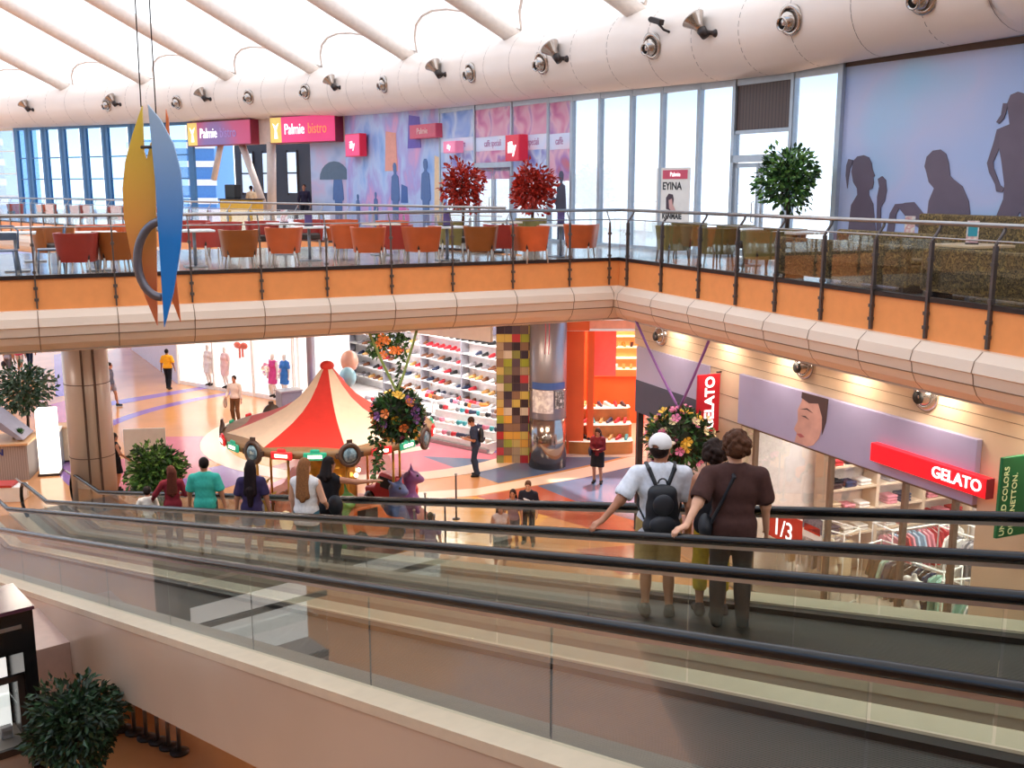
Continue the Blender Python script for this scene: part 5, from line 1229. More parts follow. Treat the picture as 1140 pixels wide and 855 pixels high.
T, B = ground(571, 612, 'dark-haired girl in a mauve top standing just behind the other girl', face(-.2, -1), H=1.45, skin='tan', top='8a6a70', sleeve='short', hem=.88, bottom='4a444c', leg='short', hair=('bob', '2a1814'), female=True)
T, B = ground(480, 640, 'person in a lilac T-shirt by the thin fence posts of the carousel', face(.1, 1), H=1.40, skin='tan', top='8a7698', hem=.84, bottom='4a4450', leg='knee', hair=('short', '3a2a20'))
T, B = ground(125, 453, 'person in grey walking past behind the round column', face(1, .1), H=1.72, skin='tan', top='6a6a78', hem=.9, bottom='8a8490', leg='short', hair=('short', '2a1c16'), feet=((-.1, .22), (.1, -.2)))
T, B = ground(131, 546, 'woman in a long black dress half hidden by the round column', face(.7, .6), H=1.64, skin='tan', top='1c181c', sleeve='none', hem=.86, bottom='1c181c', skirt=True, hair=('long', '1e1412'), female=True, rh=(.42, .22, 1.0))
T, B = ground(11, 421, 'shopper with a grey bag near the bright shop at the far left', face(.3, 1), H=1.7, skin='tan', top='8a8088', hem=.88, bottom='5a5258', hair=('short', '2a1c16'), feet=((-.1, .14), (.1, -.12)), female=True)
B['mk']([('u', 'e', V(-.34, .08, .62), (.06, .16, .15))], 'shopping_bag', cloth('4a444a'), .02)
T, B = ground(23, 416, 'shopper in a pink top walking away at the far left', face(0, 1), H=1.66, skin='tan', top='c8486a', hem=.88, bottom='d0b8b0', leg='short', hair=('long', '3a2418'), female=True, feet=((-.1, .1), (.1, -.1)))
T, B = ground(34, 413, 'shopper in navy trousers walking away at the far left', face(.1, 1), H=1.76, skin='tan', top='2a3048', hem=.88, bottom='23304a', hair=('short', '2a1c16'), feet=((-.12, .2), (.12, -.18)))
T, B = ground(487, 447, 'girl with a pink top and red bag inside the shoe shop', face(.2, -1), H=1.5, skin='fair', top='ee8a84', sleeve='short', hem=.94, bottom='c8c4c8', leg='short', hair=('long', 'c89a5a'), female=True)
B['mk']([('u', 'e', V(-.34, .05, .85), (.10, .12, .2))], 'shopping_bag', cloth('d0304a'), .02)
# ---- people on the upper floor
def upper_p(px, Y, label, hd, **k):
    q = at_y(px, 200, Y); return human(label, (q.x, q.y, UP), hd, res=.016, **k)
upper_p(279, 46.0, 'person in a cream top at the bistro counter upstairs', face(.2, 1), H=1.66, skin='tan', top='e8c8a4', hem=.88, bottom='7a2030', hair=('short', '1c1210'), female=True)
upper_p(338, 44.5, 'person in dark clothes standing at the bistro upstairs beside the umbrella print', face(0, -1), H=1.72, skin='tan', top='2a2438', sleeve='long', hem=.88, bottom='22202a', hair=('short', '2a1812'))
# ---------------------------------------------------------------- food court furniture
m_or_l = mat('orange_leather', 'd8622e', .45, var=.08, scale=4); m_rd_l = mat('red_leather', 'b23a2e', .45, var=.08, scale=4); m_br_l = mat('rust_leather', 'a85a22', .45, var=.08, scale=4)
m_ol = mat('olive_leather', '8a7a42', .5, var=.1, scale=4); m_ol2 = mat('dark_olive_leather', '786834', .5, var=.1, scale=4); m_seat = mat('brown_seat', '3a2a24', .5)
m_leg = mat('chair_leg_pale', 'c9c0b8', .35, .4); m_legd = mat('chair_leg_wood', '6a5038', .5); m_top = mat('table_top_cream', 'e9dccb', .3, var=.04); m_tw = mat('table_top_white', 'f2f0ee', .25); m_ped = mat('table_pedestal', '8d929a', .3, .5)
m_leop = print_mat('leopard_fabric', ['3a2f20', '8a7248', '3e3222', 'a0844e', '43351f'], 15, .8, 2, distort=.5)
m_card = print_mat('menu_card', ['f4eee8', 'd8a0a8', 'f4eee8', '8fb8c8'], 9, .4, 1); m_cardp = mat('menu_holder_purple', '5a4a78', .4); m_teal = mat('menu_teal', '3aa0b8', .4)
def tub_chair(label, loc, rz, shell, legm, group):
    T = thing('armchair', label, 'chair', loc, rz, group)
    n = 16; rings = []
    for z, k in ((.26, .86), (.55, .97), (.78, 1.05)):
        out = []; inn = []
        for i in range(n + 1):
            a = PI * (-.02 - .96 * i / n); c_, s_ = math.cos(a), math.sin(a)
            out.append((.35 * k * c_ * abs(c_) ** -.3 if abs(c_) > .05 else 0, .33 * k * s_ * max(abs(s_), .05) ** -.35, z)); inn.append((out[-1][0] * .80, out[-1][1] * .80, z))
        out = [(.36 * k, .24 * k, z)] + out + [(-.36 * k, .24 * k, z)]; inn = [(.29 * k, .24 * k, z)] + inn + [(-.29 * k, .24 * k, z)]
        rings.append(out + inn[::-1])
    b = MB(); b.loft(rings, True, False); m_ = len(rings[0]); h = m_ // 2
    b.add(rings[-1], [(i, i + 1, m_ - 2 - i, m_ - 1 - i) for i in range(h - 1)], 0); b.add(rings[0], [(m_ - 1 - i, m_ - 2 - i, i + 1, i) for i in range(h - 1)], 0)
    b.build('shell', shell, T)
    b = MB(); b.bb(-.27, .27, -.24, .31, .30, .44); b.build('seat', m_seat, T, bevel=.03)
    for sx_ in (-1, 1):
        for sy_ in (-1, 1): b = MB(); b.tube([(sx_ * .24, sy_ * .22, .3), (sx_ * .27, sy_ * .25, 0)], [.022, .016], 8); b.build('leg', legm, T)
    return T
def cafe_table(label, loc, rz, top, group, s=.75):
    T = thing('cafe_table', label, 'table', loc, rz, group)
    b = MB(); b.bb(-s / 2, s / 2, -s / 2, s / 2, .71, .75); b.build('tabletop', top, T, bevel=.008)
    b = MB(); b.cyl((0, 0, .02), (0, 0, .71), .035, None, 12); b.build('pedestal', m_ped, T)
    b = MB(); b.bb(-.22, .22, -.22, .22, 0, .025); b.build('base', m_ped, T, bevel=.005)
    return T
def menu(label, loc, rz, m=None, h=.24):
    T = thing('menu_card', label, 'menu', loc, rz, 'menu cards on the tables')
    b = MB(); b.box((0, 0, h / 2 + .01), (.17, .015, h), 0, 0, (.08, 'X')); b.build('card', m or m_card, T)
    b = MB(); b.bb(-.09, .09, -.05, .05, 0, .02); b.build('base', m_dark, T)
    return T
AL = ang(LU)
CH = []   # (px, base py, turn, leather)
row = [(88, 309, 2.9, m_rd_l, 'dark red armchair with its back to the railing, left of the rust one'), (132, 306, 3.25, m_br_l, 'rust brown armchair with its back to the railing behind the hanging sculpture'), (60, 296, .6, m_br_l, 'brown armchair half hidden behind the dark red one at the left'),
 (108, 292, .2, m_or_l, 'orange armchair facing the dark red armchair across the table'), (150, 290, -.3, m_or_l, 'orange armchair facing the rust brown armchair'),
 (232, 289, 2.2, m_rd_l, 'red armchair just right of the blue sculpture blade'), (272, 302, 3.1, m_br_l, 'rust brown armchair with its back to the railing right of the sculpture'), (250, 284, .3, m_rd_l, 'red armchair in the second row right of the sculpture'),
 (321, 297, 2.8, m_or_l, 'orange-red armchair at the railing left of the purple menu holder'), (292, 282, .2, m_rd_l, 'red armchair behind the orange-red one left of the menu holder'), (402, 293, 1.2, m_or_l, 'orange armchair turned sideways in the middle of the railing row'), (417, 296, 2.9, m_or_l, 'orange armchair with its back to the railing mid row'),
 (460, 294, 2.8, m_rd_l, 'red-orange armchair left of the pair by the second menu holder'), (478, 295, 3.4, m_or_l, 'orange armchair right of the pair by the second menu holder'), (524, 288, 1.2, m_ol, 'olive-brown armchair turned sideways beside the orange-brown one'), (543, 294, 2.7, m_br_l, 'orange-brown armchair with its back to the railing beside the olive one'),
 (582, 293, 2.9, m_rd_l, 'salmon armchair left of the last pair before the balcony corner'), (600, 294, 3.3, m_or_l, 'salmon armchair right of the last pair before the balcony corner'), (655, 290, 2.4, m_or_l, 'single orange armchair at the inner corner of the balcony'),
 (380, 279, .4, m_or_l, 'orange armchair in the second row mid balcony'), (436, 281, .0, m_or_l, 'orange armchair in the second row opposite the red-orange pair'), (345, 279, -.2, m_rd_l, 'red armchair in the second row opposite the orange-red one'), (215, 281, .5, m_rd_l, 'red armchair in the second row beside the blue blade'), (590, 276, .1, m_ol, 'olive armchair in the second row opposite the salmon pair')]
for px, py, rz, m, lab in row:
    q = at_z(px, py, UP); sh_ = (.40 if py > 287 else 0) + (.78 if px in (402, 460, 524, 582) else 0)
    tub_chair(lab, (q.x + LN[0] * sh_, q.y + LN[1] * sh_, UP), AL + rz + PI, m, m_leg, 'armchairs along the long balcony')
for px, py, lab, m, men in [(20, 302, 'white square table at the far left end of the balcony row', m_tw, None), (40, 291, 'white square table behind the leftmost one', m_tw, None), (110, 301, 'cream table between the dark red and orange armchairs', m_top, None), (218, 297, 'white table just right of the blue blade of the sculpture', m_tw, None),
                       (345, 290, 'white table under the purple menu holder, left of the middle', m_tw, 1), (318, 283, 'white table with a tall white menu card in the second row', m_tw, 2), (498, 290, 'white table under the second purple menu holder', m_tw, 1), (624, 286, 'white table with a menu card near the balcony corner', m_tw, 1), (560, 280, 'cream table in the second row before the red trees', m_top, None), (425, 284, 'cream table between the two rows mid balcony', m_top, None)]:
    q = at_z(px, py, UP); cafe_table(lab, (q.x, q.y, UP), AL, m, 'cafe tables on the long balcony')
    if men: menu('purple menu holder on the %s' % lab.replace('white table ', 'table ')[:60].strip() if men == 1 else 'tall white menu card on the second-row white table', (q.x, q.y, UP + .75), AL + .1, m_cardp if men == 1 else m_card, .30)
# grey metal chairs at the far left
def wire_chair(label, loc, rz):
    T = thing('metal_chair', label, 'chair', loc, rz, 'grey metal chairs at the left end of the balcony')
    m = mat('grey_blue_metal', '6d7a90', .35, .6)
    b = MB(); b.bb(-.22, .22, -.22, .22, .43, .46); b.build('seat', m, T, bevel=.01)
    b = MB(); b.tube([(-.22, -.22, .46), (-.23, -.27, .8), (-.15, -.29, .88), (.15, -.29, .88), (.23, -.27, .8), (.22, -.22, .46)], .018, 8); b.bb(-.2, .2, -.28, -.26, .62, .76); b.build('backrest', m, T)
    for sx_ in (-1, 1):
        for sy_ in (-1, 1): b = MB(); b.cyl((sx_ * .2, sy_ * .2, .44), (sx_ * .23, sy_ * .23, 0), .014); b.build('leg', m, T)
    return T
for px, py, rz, lab in [(6, 306, 3.0, 'grey metal chair at the railing on the left edge'), (58, 304, 1.6, 'grey metal chair beside the dark red armchair')]:
    q = at_z(px, py, UP); wire_chair(lab, (q.x, q.y, UP), AL + rz)
# right walkway: olive chairs, leopard benches
AR = ang(RD)
for px, py, rz, m, lab in [(735, 292, 3.1, m_ol, 'olive armchair nearest the balcony corner on the right walkway'), (782, 297, 3.2, m_ol2, 'olive armchair second from the corner on the right walkway'), (806, 291, .6, m_ol, 'olive armchair facing away from the railing behind the second'), (832, 304, 3.0, m_ol, 'olive armchair third from the corner along the right railing'), (860, 299, .3, m_ol2, 'olive armchair across from the third, before the leopard bench'), (755, 286, .2, m_ol, 'olive armchair by the poster window behind the first')]:
    q = at_z(px, py, UP); tub_chair(lab, (q.x + RN[0] * .3, q.y + RN[1] * .3, UP), AR + rz + PI, m, m_legd, 'olive armchairs on the right walkway')
def rp(t, d, z=0.0): return (Cn[0] + RD[0] * t + RN[0] * d, Cn[1] + RD[1] * t + RN[1] * d, UP + z)
for t, d, lab in [(2.25, 1.75, 'small wood-topped table between the first olive armchairs'), (3.85, 1.8, 'wood-topped table with plates between the olive armchairs')]:
    cafe_table(lab, rp(t, d), AR, m_top, 'tables on the right walkway')
def bench(label, t0, t1, d, h, back, legs=True):
    T = thing('leopard_bench', label, 'bench', rp((t0 + t1) / 2, d), AR, 'leopard-print benches'); L = t1 - t0
    b = MB(); b.bb(-L / 2, L / 2, -.28, .28, .12, .44); b.build('seat_base', m_leop, T, bevel=.03)
    b = MB(); b.bb(-L / 2 + .01, L / 2 - .01, -.25, .27, .44, .52); b.build('seat', m_leop, T, bevel=.03)
    y = -.28 if back < 0 else .16
    b = MB(); b.bb(-L / 2, L / 2, y, y + .13, .1, h); b.build('backrest', m_leop, T, bevel=.04)
    for sx_ in (-1, 1): b = MB(); b.bb(sx_ * (L / 2 - .15) - .04, sx_ * (L / 2 - .15) + .04, -.2, .2, 0, .12); b.build('foot', m_dark, T)
tA = on_wall(884, 300, along(Cn, RN, .75), RD)[0]; tB = on_wall(1030, 320, along(Cn, RN, .75), RD)[0]; tC = on_wall(1046, 320, along(Cn, RN, .75), RD)[0]
bench('leopard-print bench along the right railing from the green tree to the middle of the mural', tA, tB, .62, .74, -1)
bench('leopard-print bench along the right railing at the right edge', tC, tC + 3.4, .62, .74, -1)
bench('high-backed leopard bench along the pale mural under the girl silhouette', tA + .3, tA + 3.0, 3.1, 1.12, 1)
bench('high-backed leopard bench along the pale mural under the seated man silhouette', tA + 3.2, tA + 6.6, 3.1, 1.12, 1)
bench('free-standing leopard bench in the middle behind the first railing bench', tA + .2, tB - .2, 1.75, .86, -1)
for (t, d), lab, mm_, ml in [((tA + 1.0, 2.4), 'pale wood table behind the leopard bench under the girl silhouette', m_card, 'small menu card in front of the girl silhouette'), ((on_wall(1080, 290, along(Cn, RN, 1.35), RD)[0], 1.35), 'pale wood table at the right edge carrying a menu stand', m_teal, 'menu stand with a teal picture on the right-edge table'), ((tA + 5.3, 2.4), 'pale wood table before the bench under the seated man silhouette', m_card, 'red and white menu card in front of the standing woman silhouette')]:
    q = rp(t, d); cafe_table(lab, q, AR, mat('pale_wood_top', 'd8b890', .35, var=.1), 'tables on the right walkway', .85); M_ = menu(ml, (q[0], q[1], q[2] + .75), AR + .9, m_card, .34)
    if mm_ is m_teal: b = MB(); b.box((0, -.012, .19), (.13, .01, .14), 0, 0, (.08, 'X')); b.build('picture', m_teal, M_)
# far balcony armchairs
FA_ = ang(FD)
for k in range(9):
    p = along(along(F0, FD, 21 + k * 1.9), (.709, .705), 1.4 + (k % 2) * .9)
    tub_chair('red armchair on the far balcony, %s from the left behind the thin railing' % OW[8 - k], (p[0], p[1], UP), FA_ + (3.0 if k % 2 else .2), m_rd_l if k % 3 else m_or_l, m_leg, 'red armchairs on the far balcony')
q = at_y(262, 222, 45.2); T = thing('bistro_counter', 'yellow counter beneath the bistro signs upstairs', 'counter', (q.x, 45.2, UP), ang(bd))
b = MB(); b.bb(-1.1, 1.1, 0, .6, 0, 1.05); b.build('front', mat('counter_yellow', 'e8b030', .4), T, bevel=.02)
b = MB(); b.bb(-1.15, 1.15, -.05, .65, 1.05, 1.1); b.build('worktop', m_dark, T)
b = MB(); b.bb(-.9, -.2, .15, .5, 1.1, 1.7); b.build('coffee_machine', m_hole, T, bevel=.03)
# ---------------------------------------------------------------- plants
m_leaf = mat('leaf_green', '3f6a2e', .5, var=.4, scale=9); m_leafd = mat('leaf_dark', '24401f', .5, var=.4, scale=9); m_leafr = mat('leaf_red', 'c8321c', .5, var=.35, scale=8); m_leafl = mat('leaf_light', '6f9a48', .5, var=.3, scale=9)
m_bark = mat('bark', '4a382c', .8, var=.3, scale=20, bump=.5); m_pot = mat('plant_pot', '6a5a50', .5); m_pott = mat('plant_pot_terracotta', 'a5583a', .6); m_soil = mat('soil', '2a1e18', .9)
def tree(label, loc, H, R, crown_z, leafs, n, L, seedv, name='potted_tree', pot=(.28, .45), potm=None, ry=1.0, droop=.2, group='trees in pots'):
    rnd = random.Random(seedv); T = thing(name, label, 'plant', loc, 0, group)
    b = MB(); b.lathe([(pot[0] * .75, 0), (pot[0], pot[1] * .9), (pot[0] * 1.06, pot[1] * .9), (pot[0] * 1.06, pot[1]), (pot[0] * .9, pot[1]), (pot[0] * .88, pot[1] - .05)], 24); b.build('pot', potm or m_pot, T)
    b = MB(); b.lathe([(0, pot[1] - .06), (pot[0] * .88, pot[1] - .06), (pot[0] * .88, pot[1] - .05), (0, pot[1] - .04)], 16); b.build('soil', m_soil, T)
    b = MB(); b.tube([(0, 0, pot[1] - .05), (.03, .02, crown_z * .6), (-.02, .01, crown_z), (0, 0, crown_z + R * .4)], [.05, .042, .035, .015], 8); tips = []
    for k in range(11):
        a = rnd.uniform(0, 2 * PI); el = rnd.uniform(-.3, 1.1); z0 = crown_z - R * .5 + rnd.random() * R * .6
        e = Vector((R * .75 * math.cos(a) * math.cos(el), R * .75 * math.sin(a) * math.cos(el), z0 + R * .7 * math.sin(el) * ry)); b.tube([(0, 0, z0 - R * .2), (e.x * .5, e.y * .5, (z0 + e.z) / 2 + .03), e], [.016, .011, .005], 5); tips.append(e)
    b.build('trunk', m_bark, T)
    b = MB(); random.seed(seedv)
    for i in range(n):
        a = rnd.uniform(0, 2 * PI); u_ = rnd.uniform(-1, 1); rr = R * (rnd.random() ** .45) * (1 + .18 * math.sin(3 * a + seedv) + .12 * math.sin(5 * u_ + a))
        q = math.sqrt(1 - u_ * u_); p = Vector((rr * q * math.cos(a), rr * q * math.sin(a), crown_z + rr * u_ * ry))
        d = Vector((p.x, p.y, (p.z - crown_z) * .6)).normalized() + Vector((rnd.gauss(0, .5), rnd.gauss(0, .5), rnd.gauss(-droop, .5)))
        b.leaf(p, d, L * rnd.uniform(.7, 1.2), L * .5, rnd.randrange(len(leafs)))
    f = b.build('foliage', leafs, T); return T
q = at_y(515, 232, 33.0); tree('red-leaved potted tree left of the glass double door', (q.x, 33.0, UP), 2.2, .62, 1.62, [m_leafr, mat('leaf_rust', 'a82a18', .5, var=.3)], 1100, .19, 3, ry=1.15, pot=(.26, .4))
q = at_y(592, 232, 30.0); tree('red-leaved potted tree below the square red cafe sign', (q.x, 30.0, UP), 2.2, .58, 1.55, [m_leafr, mat('leaf_rust', 'a82a18', .5, var=.3)], 1100, .19, 8, ry=1.1, pot=(.26, .4))
q = at_y(876, 240, 21.4); tree('green potted tree before the windows beside the pale mural', (q.x, 21.4, UP), 2.2, .57, 1.76, [m_leaf, m_leafl, m_leafd], 1200, .16, 5, ry=1.05, pot=(.24, .4))
q = at_z(180, 592, 0); tree('bushy green potted tree beyond the walkway by the small boy', (q.x, q.y, 0), 2.6, .62, 1.5, [m_leaf, m_leafl, m_leafd], 2400, .16, 11, pot=(.35, .55))
q = at_y(30, 470, 30.5); tree('sparse leafy potted tree behind the kiosk at the left', (q.x, 30.5, 0), 2.6, .78, 2.2, [m_leafd, mat('leaf_grey', '5a6a52', .5, var=.3)], 900, .22, 14, pot=(.35, .55))
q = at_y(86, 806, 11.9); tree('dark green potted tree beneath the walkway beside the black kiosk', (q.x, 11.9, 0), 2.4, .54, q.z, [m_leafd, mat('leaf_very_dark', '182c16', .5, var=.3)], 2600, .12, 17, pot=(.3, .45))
# ---------------------------------------------------------------- hanging flower balls
m_fy = mat('flower_yellow', 'e8b83a', .5, var=.2); m_fp = mat('flower_pink', 'd878a0', .5, var=.2); m_fc = mat('flower_cream', 'e8d8a8', .5, var=.2); m_fv = mat('flower_violet', '7a4a8a', .5, var=.2); m_fo = mat('flower_orange', 'd87a3a', .5, var=.2)
def flower(b, p, d, r, mi):
    d = Vector(d).normalized(); x = d.orthogonal().normalized(); y = d.cross(x); p = Vector(p)
    for k in range(5):
        a = 2 * PI * k / 5; e = x * math.cos(a) + y * math.sin(a); f = x * math.cos(a + 1.0) + y * math.sin(a + 1.0)
        b.add([p, p + e * r + d * r * .4, p + (e + f) * r * .62 + d * r * .6, p + f * r + d * r * .4], [(0, 1, 2, 3)], mi)
FLM = {}
def flower_mesh(cm):
    if cm.name not in FLM:
        b = MB(); flower(b, (0, 0, 0), (0, 0, 1), .095, 0); b.ball((0, 0, .03), .018, 6, 4); o = b.build('flower', cm); FLM[cm.name] = o.data; bpy.data.objects.remove(o)
    return FLM[cm.name]
def flower_ball(label, c, R, n, nf, cols, ropes, ropem, vines=(), seedv=1):
    rnd = random.Random(seedv); random.seed(seedv); T = thing('hanging_flower_ball', label, 'flower decoration', c, 0, 'hanging flower balls')
    b = MB()
    def pt(s=1):
        a = rnd.uniform(0, 2 * PI); u_ = rnd.uniform(-1, 1); q = math.sqrt(1 - u_ * u_); r = R * rnd.uniform(.72, 1.08) * s
        return Vector((r * q * math.cos(a), r * q * math.sin(a), r * u_ * .95))
    for i in range(n): p = pt(); b.leaf(p * .9, p + Vector((rnd.gauss(0, R * .5), rnd.gauss(0, R * .5), rnd.gauss(-.2 * R, R * .5))), .17, .08, rnd.randrange(3))
    b.build('leaves', [m_leafd, m_leaf, m_leafd], T)
    for k, cm in enumerate(cols):
        for i in range(nf):
            p = pt(1.04); f_ = bpy.data.objects.new('flower', flower_mesh(cm)); COL.objects.link(f_); f_.parent = T; f_.location = p; f_.rotation_euler = p.to_track_quat('Z', 'Y').to_euler()
    b = MB(); b.ball((0, 0, 0), R * .8, 16, 10); b.build('core', mat('moss_core', '2a2c1c', .9, var=.3, scale=20, bump=.6), T)
    for e in ropes:
        e = Vector(e) - Vector(c); s_ = Vector((0, 0, R * .9)); b = MB(); b.tube([s_.lerp(e, k / 8) + Vector((0, 0, -.05 * math.sin(PI * k / 8))) for k in range(9)], .028, 7); b.build('rope', ropem, T)
    for (x, y), ln in vines:
        b = MB(); z = -R * .3; px_, py_ = x, y
        while z > -R * .3 - ln:
            z -= .05; px_ += rnd.gauss(0, .015); py_ += rnd.gauss(0, .015)
            for _ in range(3): b.leaf((px_, py_, z), (rnd.gauss(0, 1), rnd.gauss(0, 1), -.6), .15, .07, rnd.randrange(2))
        b.build('vine', [m_leafd, m_leaf], T)
    return T
c = at_y(755, 487, 20.6); r0 = at_y(708, 357, 22.2); r1 = at_y(802, 347, 19.5)
flower_ball('yellow and pink flower ball hung on purple ropes beside the red gelato flag', tuple(c), .66, 900, 26, [m_fy, m_fc, m_fp], [r0, r1], mat('rope_purple', '8a5a9a', .7), [((-.4, .1), 1.0), ((.35, .1), .9)], 4)
c = at_y(443, 462, 20.6); r0 = at_y(408, 363, 20.9); r1 = at_y(468, 353, 21.3)
flower_ball('dark flower ball with long trailing vines hung on green ropes above the carousel', tuple(c), .52, 800, 16, [m_fv, m_fy, m_fo, m_fv], [r0, r1], mat('rope_green', '8a9a4a', .7), [((-.48, 0), 1.25), ((-.40, .1), 1.0), ((.3, 0), .35)], 9)
T = thing('hanging_flower_clump', 'clump of dark leaves and orange flowers hanging under the balcony above the dark flower ball', 'flower decoration', tuple(at_y(432, 382, 23.5)))
rnd = random.Random(5); b = MB()
for i in range(420):
    p = Vector((rnd.uniform(-.42, .42), rnd.uniform(-.2, .2), rnd.uniform(-.3, .42))); b.leaf(p, (rnd.gauss(0, 1), -1, rnd.gauss(-.3, 1)), .15, .07, rnd.randrange(2))
b.build('leaves', [m_leafd, m_leaf], T); b = MB()
for i in range(7):
    f_ = bpy.data.objects.new('flower', flower_mesh(m_fo)); COL.objects.link(f_); f_.parent = T; f_.location = (rnd.uniform(-.4, .4), rnd.uniform(-.26, -.15), rnd.uniform(-.25, .35)); f_.rotation_euler = (PI / 2, 0, 0)
b = MB(); z = -.2; x = .28
while z > -1.7:
    z -= .05; x += rnd.gauss(0, .012)
    for _ in range(3): b.leaf((x, 0, z), (rnd.gauss(0, 1), rnd.gauss(0, 1), -.6), .14, .07, 0)
b.build('vine', m_leafd, T); b = MB(); b.cyl((0, 0, .3), (0, 0, 1.3), .012); b.build('hanger', m_dark, T)
T = thing('hanging_streamer', 'thin pink streamers hanging before the grey metal column', 'decoration', tuple(at_y(609, 372, 25.0)))
b = MB()
for x in (-.04, .05): b.tube([(x, 0, .45), (x + .01, 0, 0), (x - .01, 0, -.5)], .012, 6)
b.build('ribbon', mat('ribbon_pink', 'c85a78', .6), T)
# ---------------------------------------------------------------- hanging sculpture
YS = 13.5
def sp(x, y): q = at_y(x, y, YS); return (q.x, q.z)
cS = at_y(172, 240, YS); T = thing('hanging_sculpture', 'hanging sculpture of orange and blue blade shapes joined by a grey ring', 'sculpture', (cS.x, YS, cS.z))
def blade(name, px, m, ang_, y0=0, th=.04):
    P_ = [(sp(*p)[0] - cS.x, sp(*p)[1] - cS.z) for p in px]; b = MB(); b.M = Matrix.Rotation(ang_, 4, 'Z') @ Matrix.Translation((0, y0, 0)); b.wallpoly(P_, -th / 2, th / 2); return b.build(name, m, T, bevel=.006)
def lens(xs, top, bot, w, side, n=14):
    pts = [(xs, top), (xs + (bot[0] - xs) * 1.0 if False else bot[0], bot[1])]
    arc = []
    for k in range(1, n):
        t = k / n; arc.append((xs + (bot[0] - xs) * t + side * w * math.sin(PI * t) ** .85, top + (bot[1] - top) * t))
    return pts + arc[::-1]
def grad_mat(name, c0, c1, z0, z1):
    m = bpy.data.materials.new(name); m.use_nodes = True; nt = m.node_tree; b = nt.nodes['Principled BSDF']; b.inputs['Roughness'].default_value = .35
    tc = nt.nodes.new('ShaderNodeTexCoord'); s = nt.nodes.new('ShaderNodeSeparateXYZ'); mr = nt.nodes.new('ShaderNodeMapRange'); mr.inputs['From Min'].default_value = z0; mr.inputs['From Max'].default_value = z1
    rp = nt.nodes.new('ShaderNodeValToRGB'); rp.color_ramp.elements[0].color = (*hexc(c0), 1); rp.color_ramp.elements[1].color = (*hexc(c1), 1)
    nt.links.new(tc.outputs['Object'], s.inputs[0]); nt.links.new(s.outputs['Z'], mr.inputs['Value']); nt.links.new(mr.outputs[0], rp.inputs['Fac']); nt.links.new(rp.outputs['Color'], b.inputs['Base Color']); return m
m_bo = grad_mat('sculpture_orange', 'd87448', 'dcc040', -.9, 1.35); m_bb = grad_mat('sculpture_blue', '1678c8', 'a4bcd2', -.3, 1.4)
blade('orange_blade', [(157, 117), (159, 168), (162, 178), (166, 160), (171, 152), (174, 363), (160, 330), (146, 290), (137, 245), (135, 210), (138, 180), (146, 150)], m_bo, 0, .05)
blade('orange_back_blade', [(179, 120), (180, 240), (184, 330), (196, 361), (190, 300), (186, 200), (182, 130)], mat('sculpture_red_orange', 'd8703a', .35), 0, .2)
blade('blue_blade', [(169, 117), (177, 200), (182, 280), (187, 363), (197, 325), (205, 275), (208, 225), (205, 190), (197, 160), (183, 134)], m_bb, 0, -.14)
b = MB(); rr = []
for k in range(17):
    a = PI * .5 + PI * k / 16; q = sp(183 + 27 * math.cos(a), 288 - 42 * math.sin(a)); rr.append((q[0] - cS.x, -.10, q[1] - cS.z))
b.tube(rr, .055, 10); b.build('ring', mat('sculpture_grey', '6d6a72', .35, .6), T)
b = MB(); p0, p1 = sp(158, 164), sp(177, 164); b.tube([(p0[0] - cS.x, -.02, p0[1] - cS.z), (p1[0] - cS.x, -.12, p1[1] - cS.z)], .02, 8); b.build('crossbar', m_dark, T)
for (x, y), xt in (((157, 119), 150), ((175, 150), 164)):
    p0 = sp(x, y); q = at_y(xt, -60, YS); b = MB(); b.cyl((p0[0] - cS.x, 0, p0[1] - cS.z), (q.x - cS.x, 0, q.z - cS.z + 3), .008); b.build('cable', m_dark, T)
# ---------------------------------------------------------------- carousel
CC = (-4.36, 24.0); CR = 2.42
T = thing('carousel', 'small carousel with a red and white striped tent roof', 'carousel', (CC[0], CC[1], .0), math.radians(-79))
m_tr = mat('canvas_red', 'd0342c', .6, var=.05, bump=.1); m_tw_ = mat('canvas_cream', 'f0d8c0', .6, var=.04, bump=.1)
prof = [(.05, 4.02), (.10, 3.87), (.17, 3.63), (.27, 3.36), (.40, 3.13), (.55, 2.95), (.75, 2.77), (1.0, 2.58)]
vs = []; b = MB(); N = 8; sub = 6
for k in range(N):
    a0 = math.radians(7.5 + 45 * k); rows = []
    for r, z in prof:
        row_ = []
        for j in range(sub + 1):
            u_ = j / sub; p0 = Vector((math.cos(a0), math.sin(a0), 0)); p1 = Vector((math.cos(a0 + PI / 4), math.sin(a0 + PI / 4), 0)); p = p0.lerp(p1, u_) * 1.02 * r * CR
            row_.append((p.x, p.y, z - .05 * math.sin(PI * u_) * r))
        rows.append(row_)
    b.loft(rows[::-1], False, False, 0 if k % 2 == 1 else 1, True)
can = b.build('canopy', [m_tr, m_tw_], T)
b = MB(); b.ball((0, 0, 4.06), (.17, .17, .12), 16, 10); b.lathe([(.13, 3.86), (.16, 3.9), (.12, 3.97)], 16); b.build('finial', m_tr, T)
m_rim = mat('carousel_rim_wood', '8a6a4a', .45, var=.15, scale=5); m_gold = mat('carousel_gold', 'd8a040', .3, .6, var=.2, scale=6)
b = MB(); b.lathe([(CR - .05, 2.43), (CR + .03, 2.43), (CR + .04, 2.60), (CR - .02, 2.61)], 48); b.build('rim', m_rim, T)
b = MB(); b.lathe([(0, 2.43), (CR - .1, 2.43), (CR - .1, 2.47), (0, 2.47)], 32); b.build('soffit', mat('carousel_soffit', 'd8b080', .5), T)
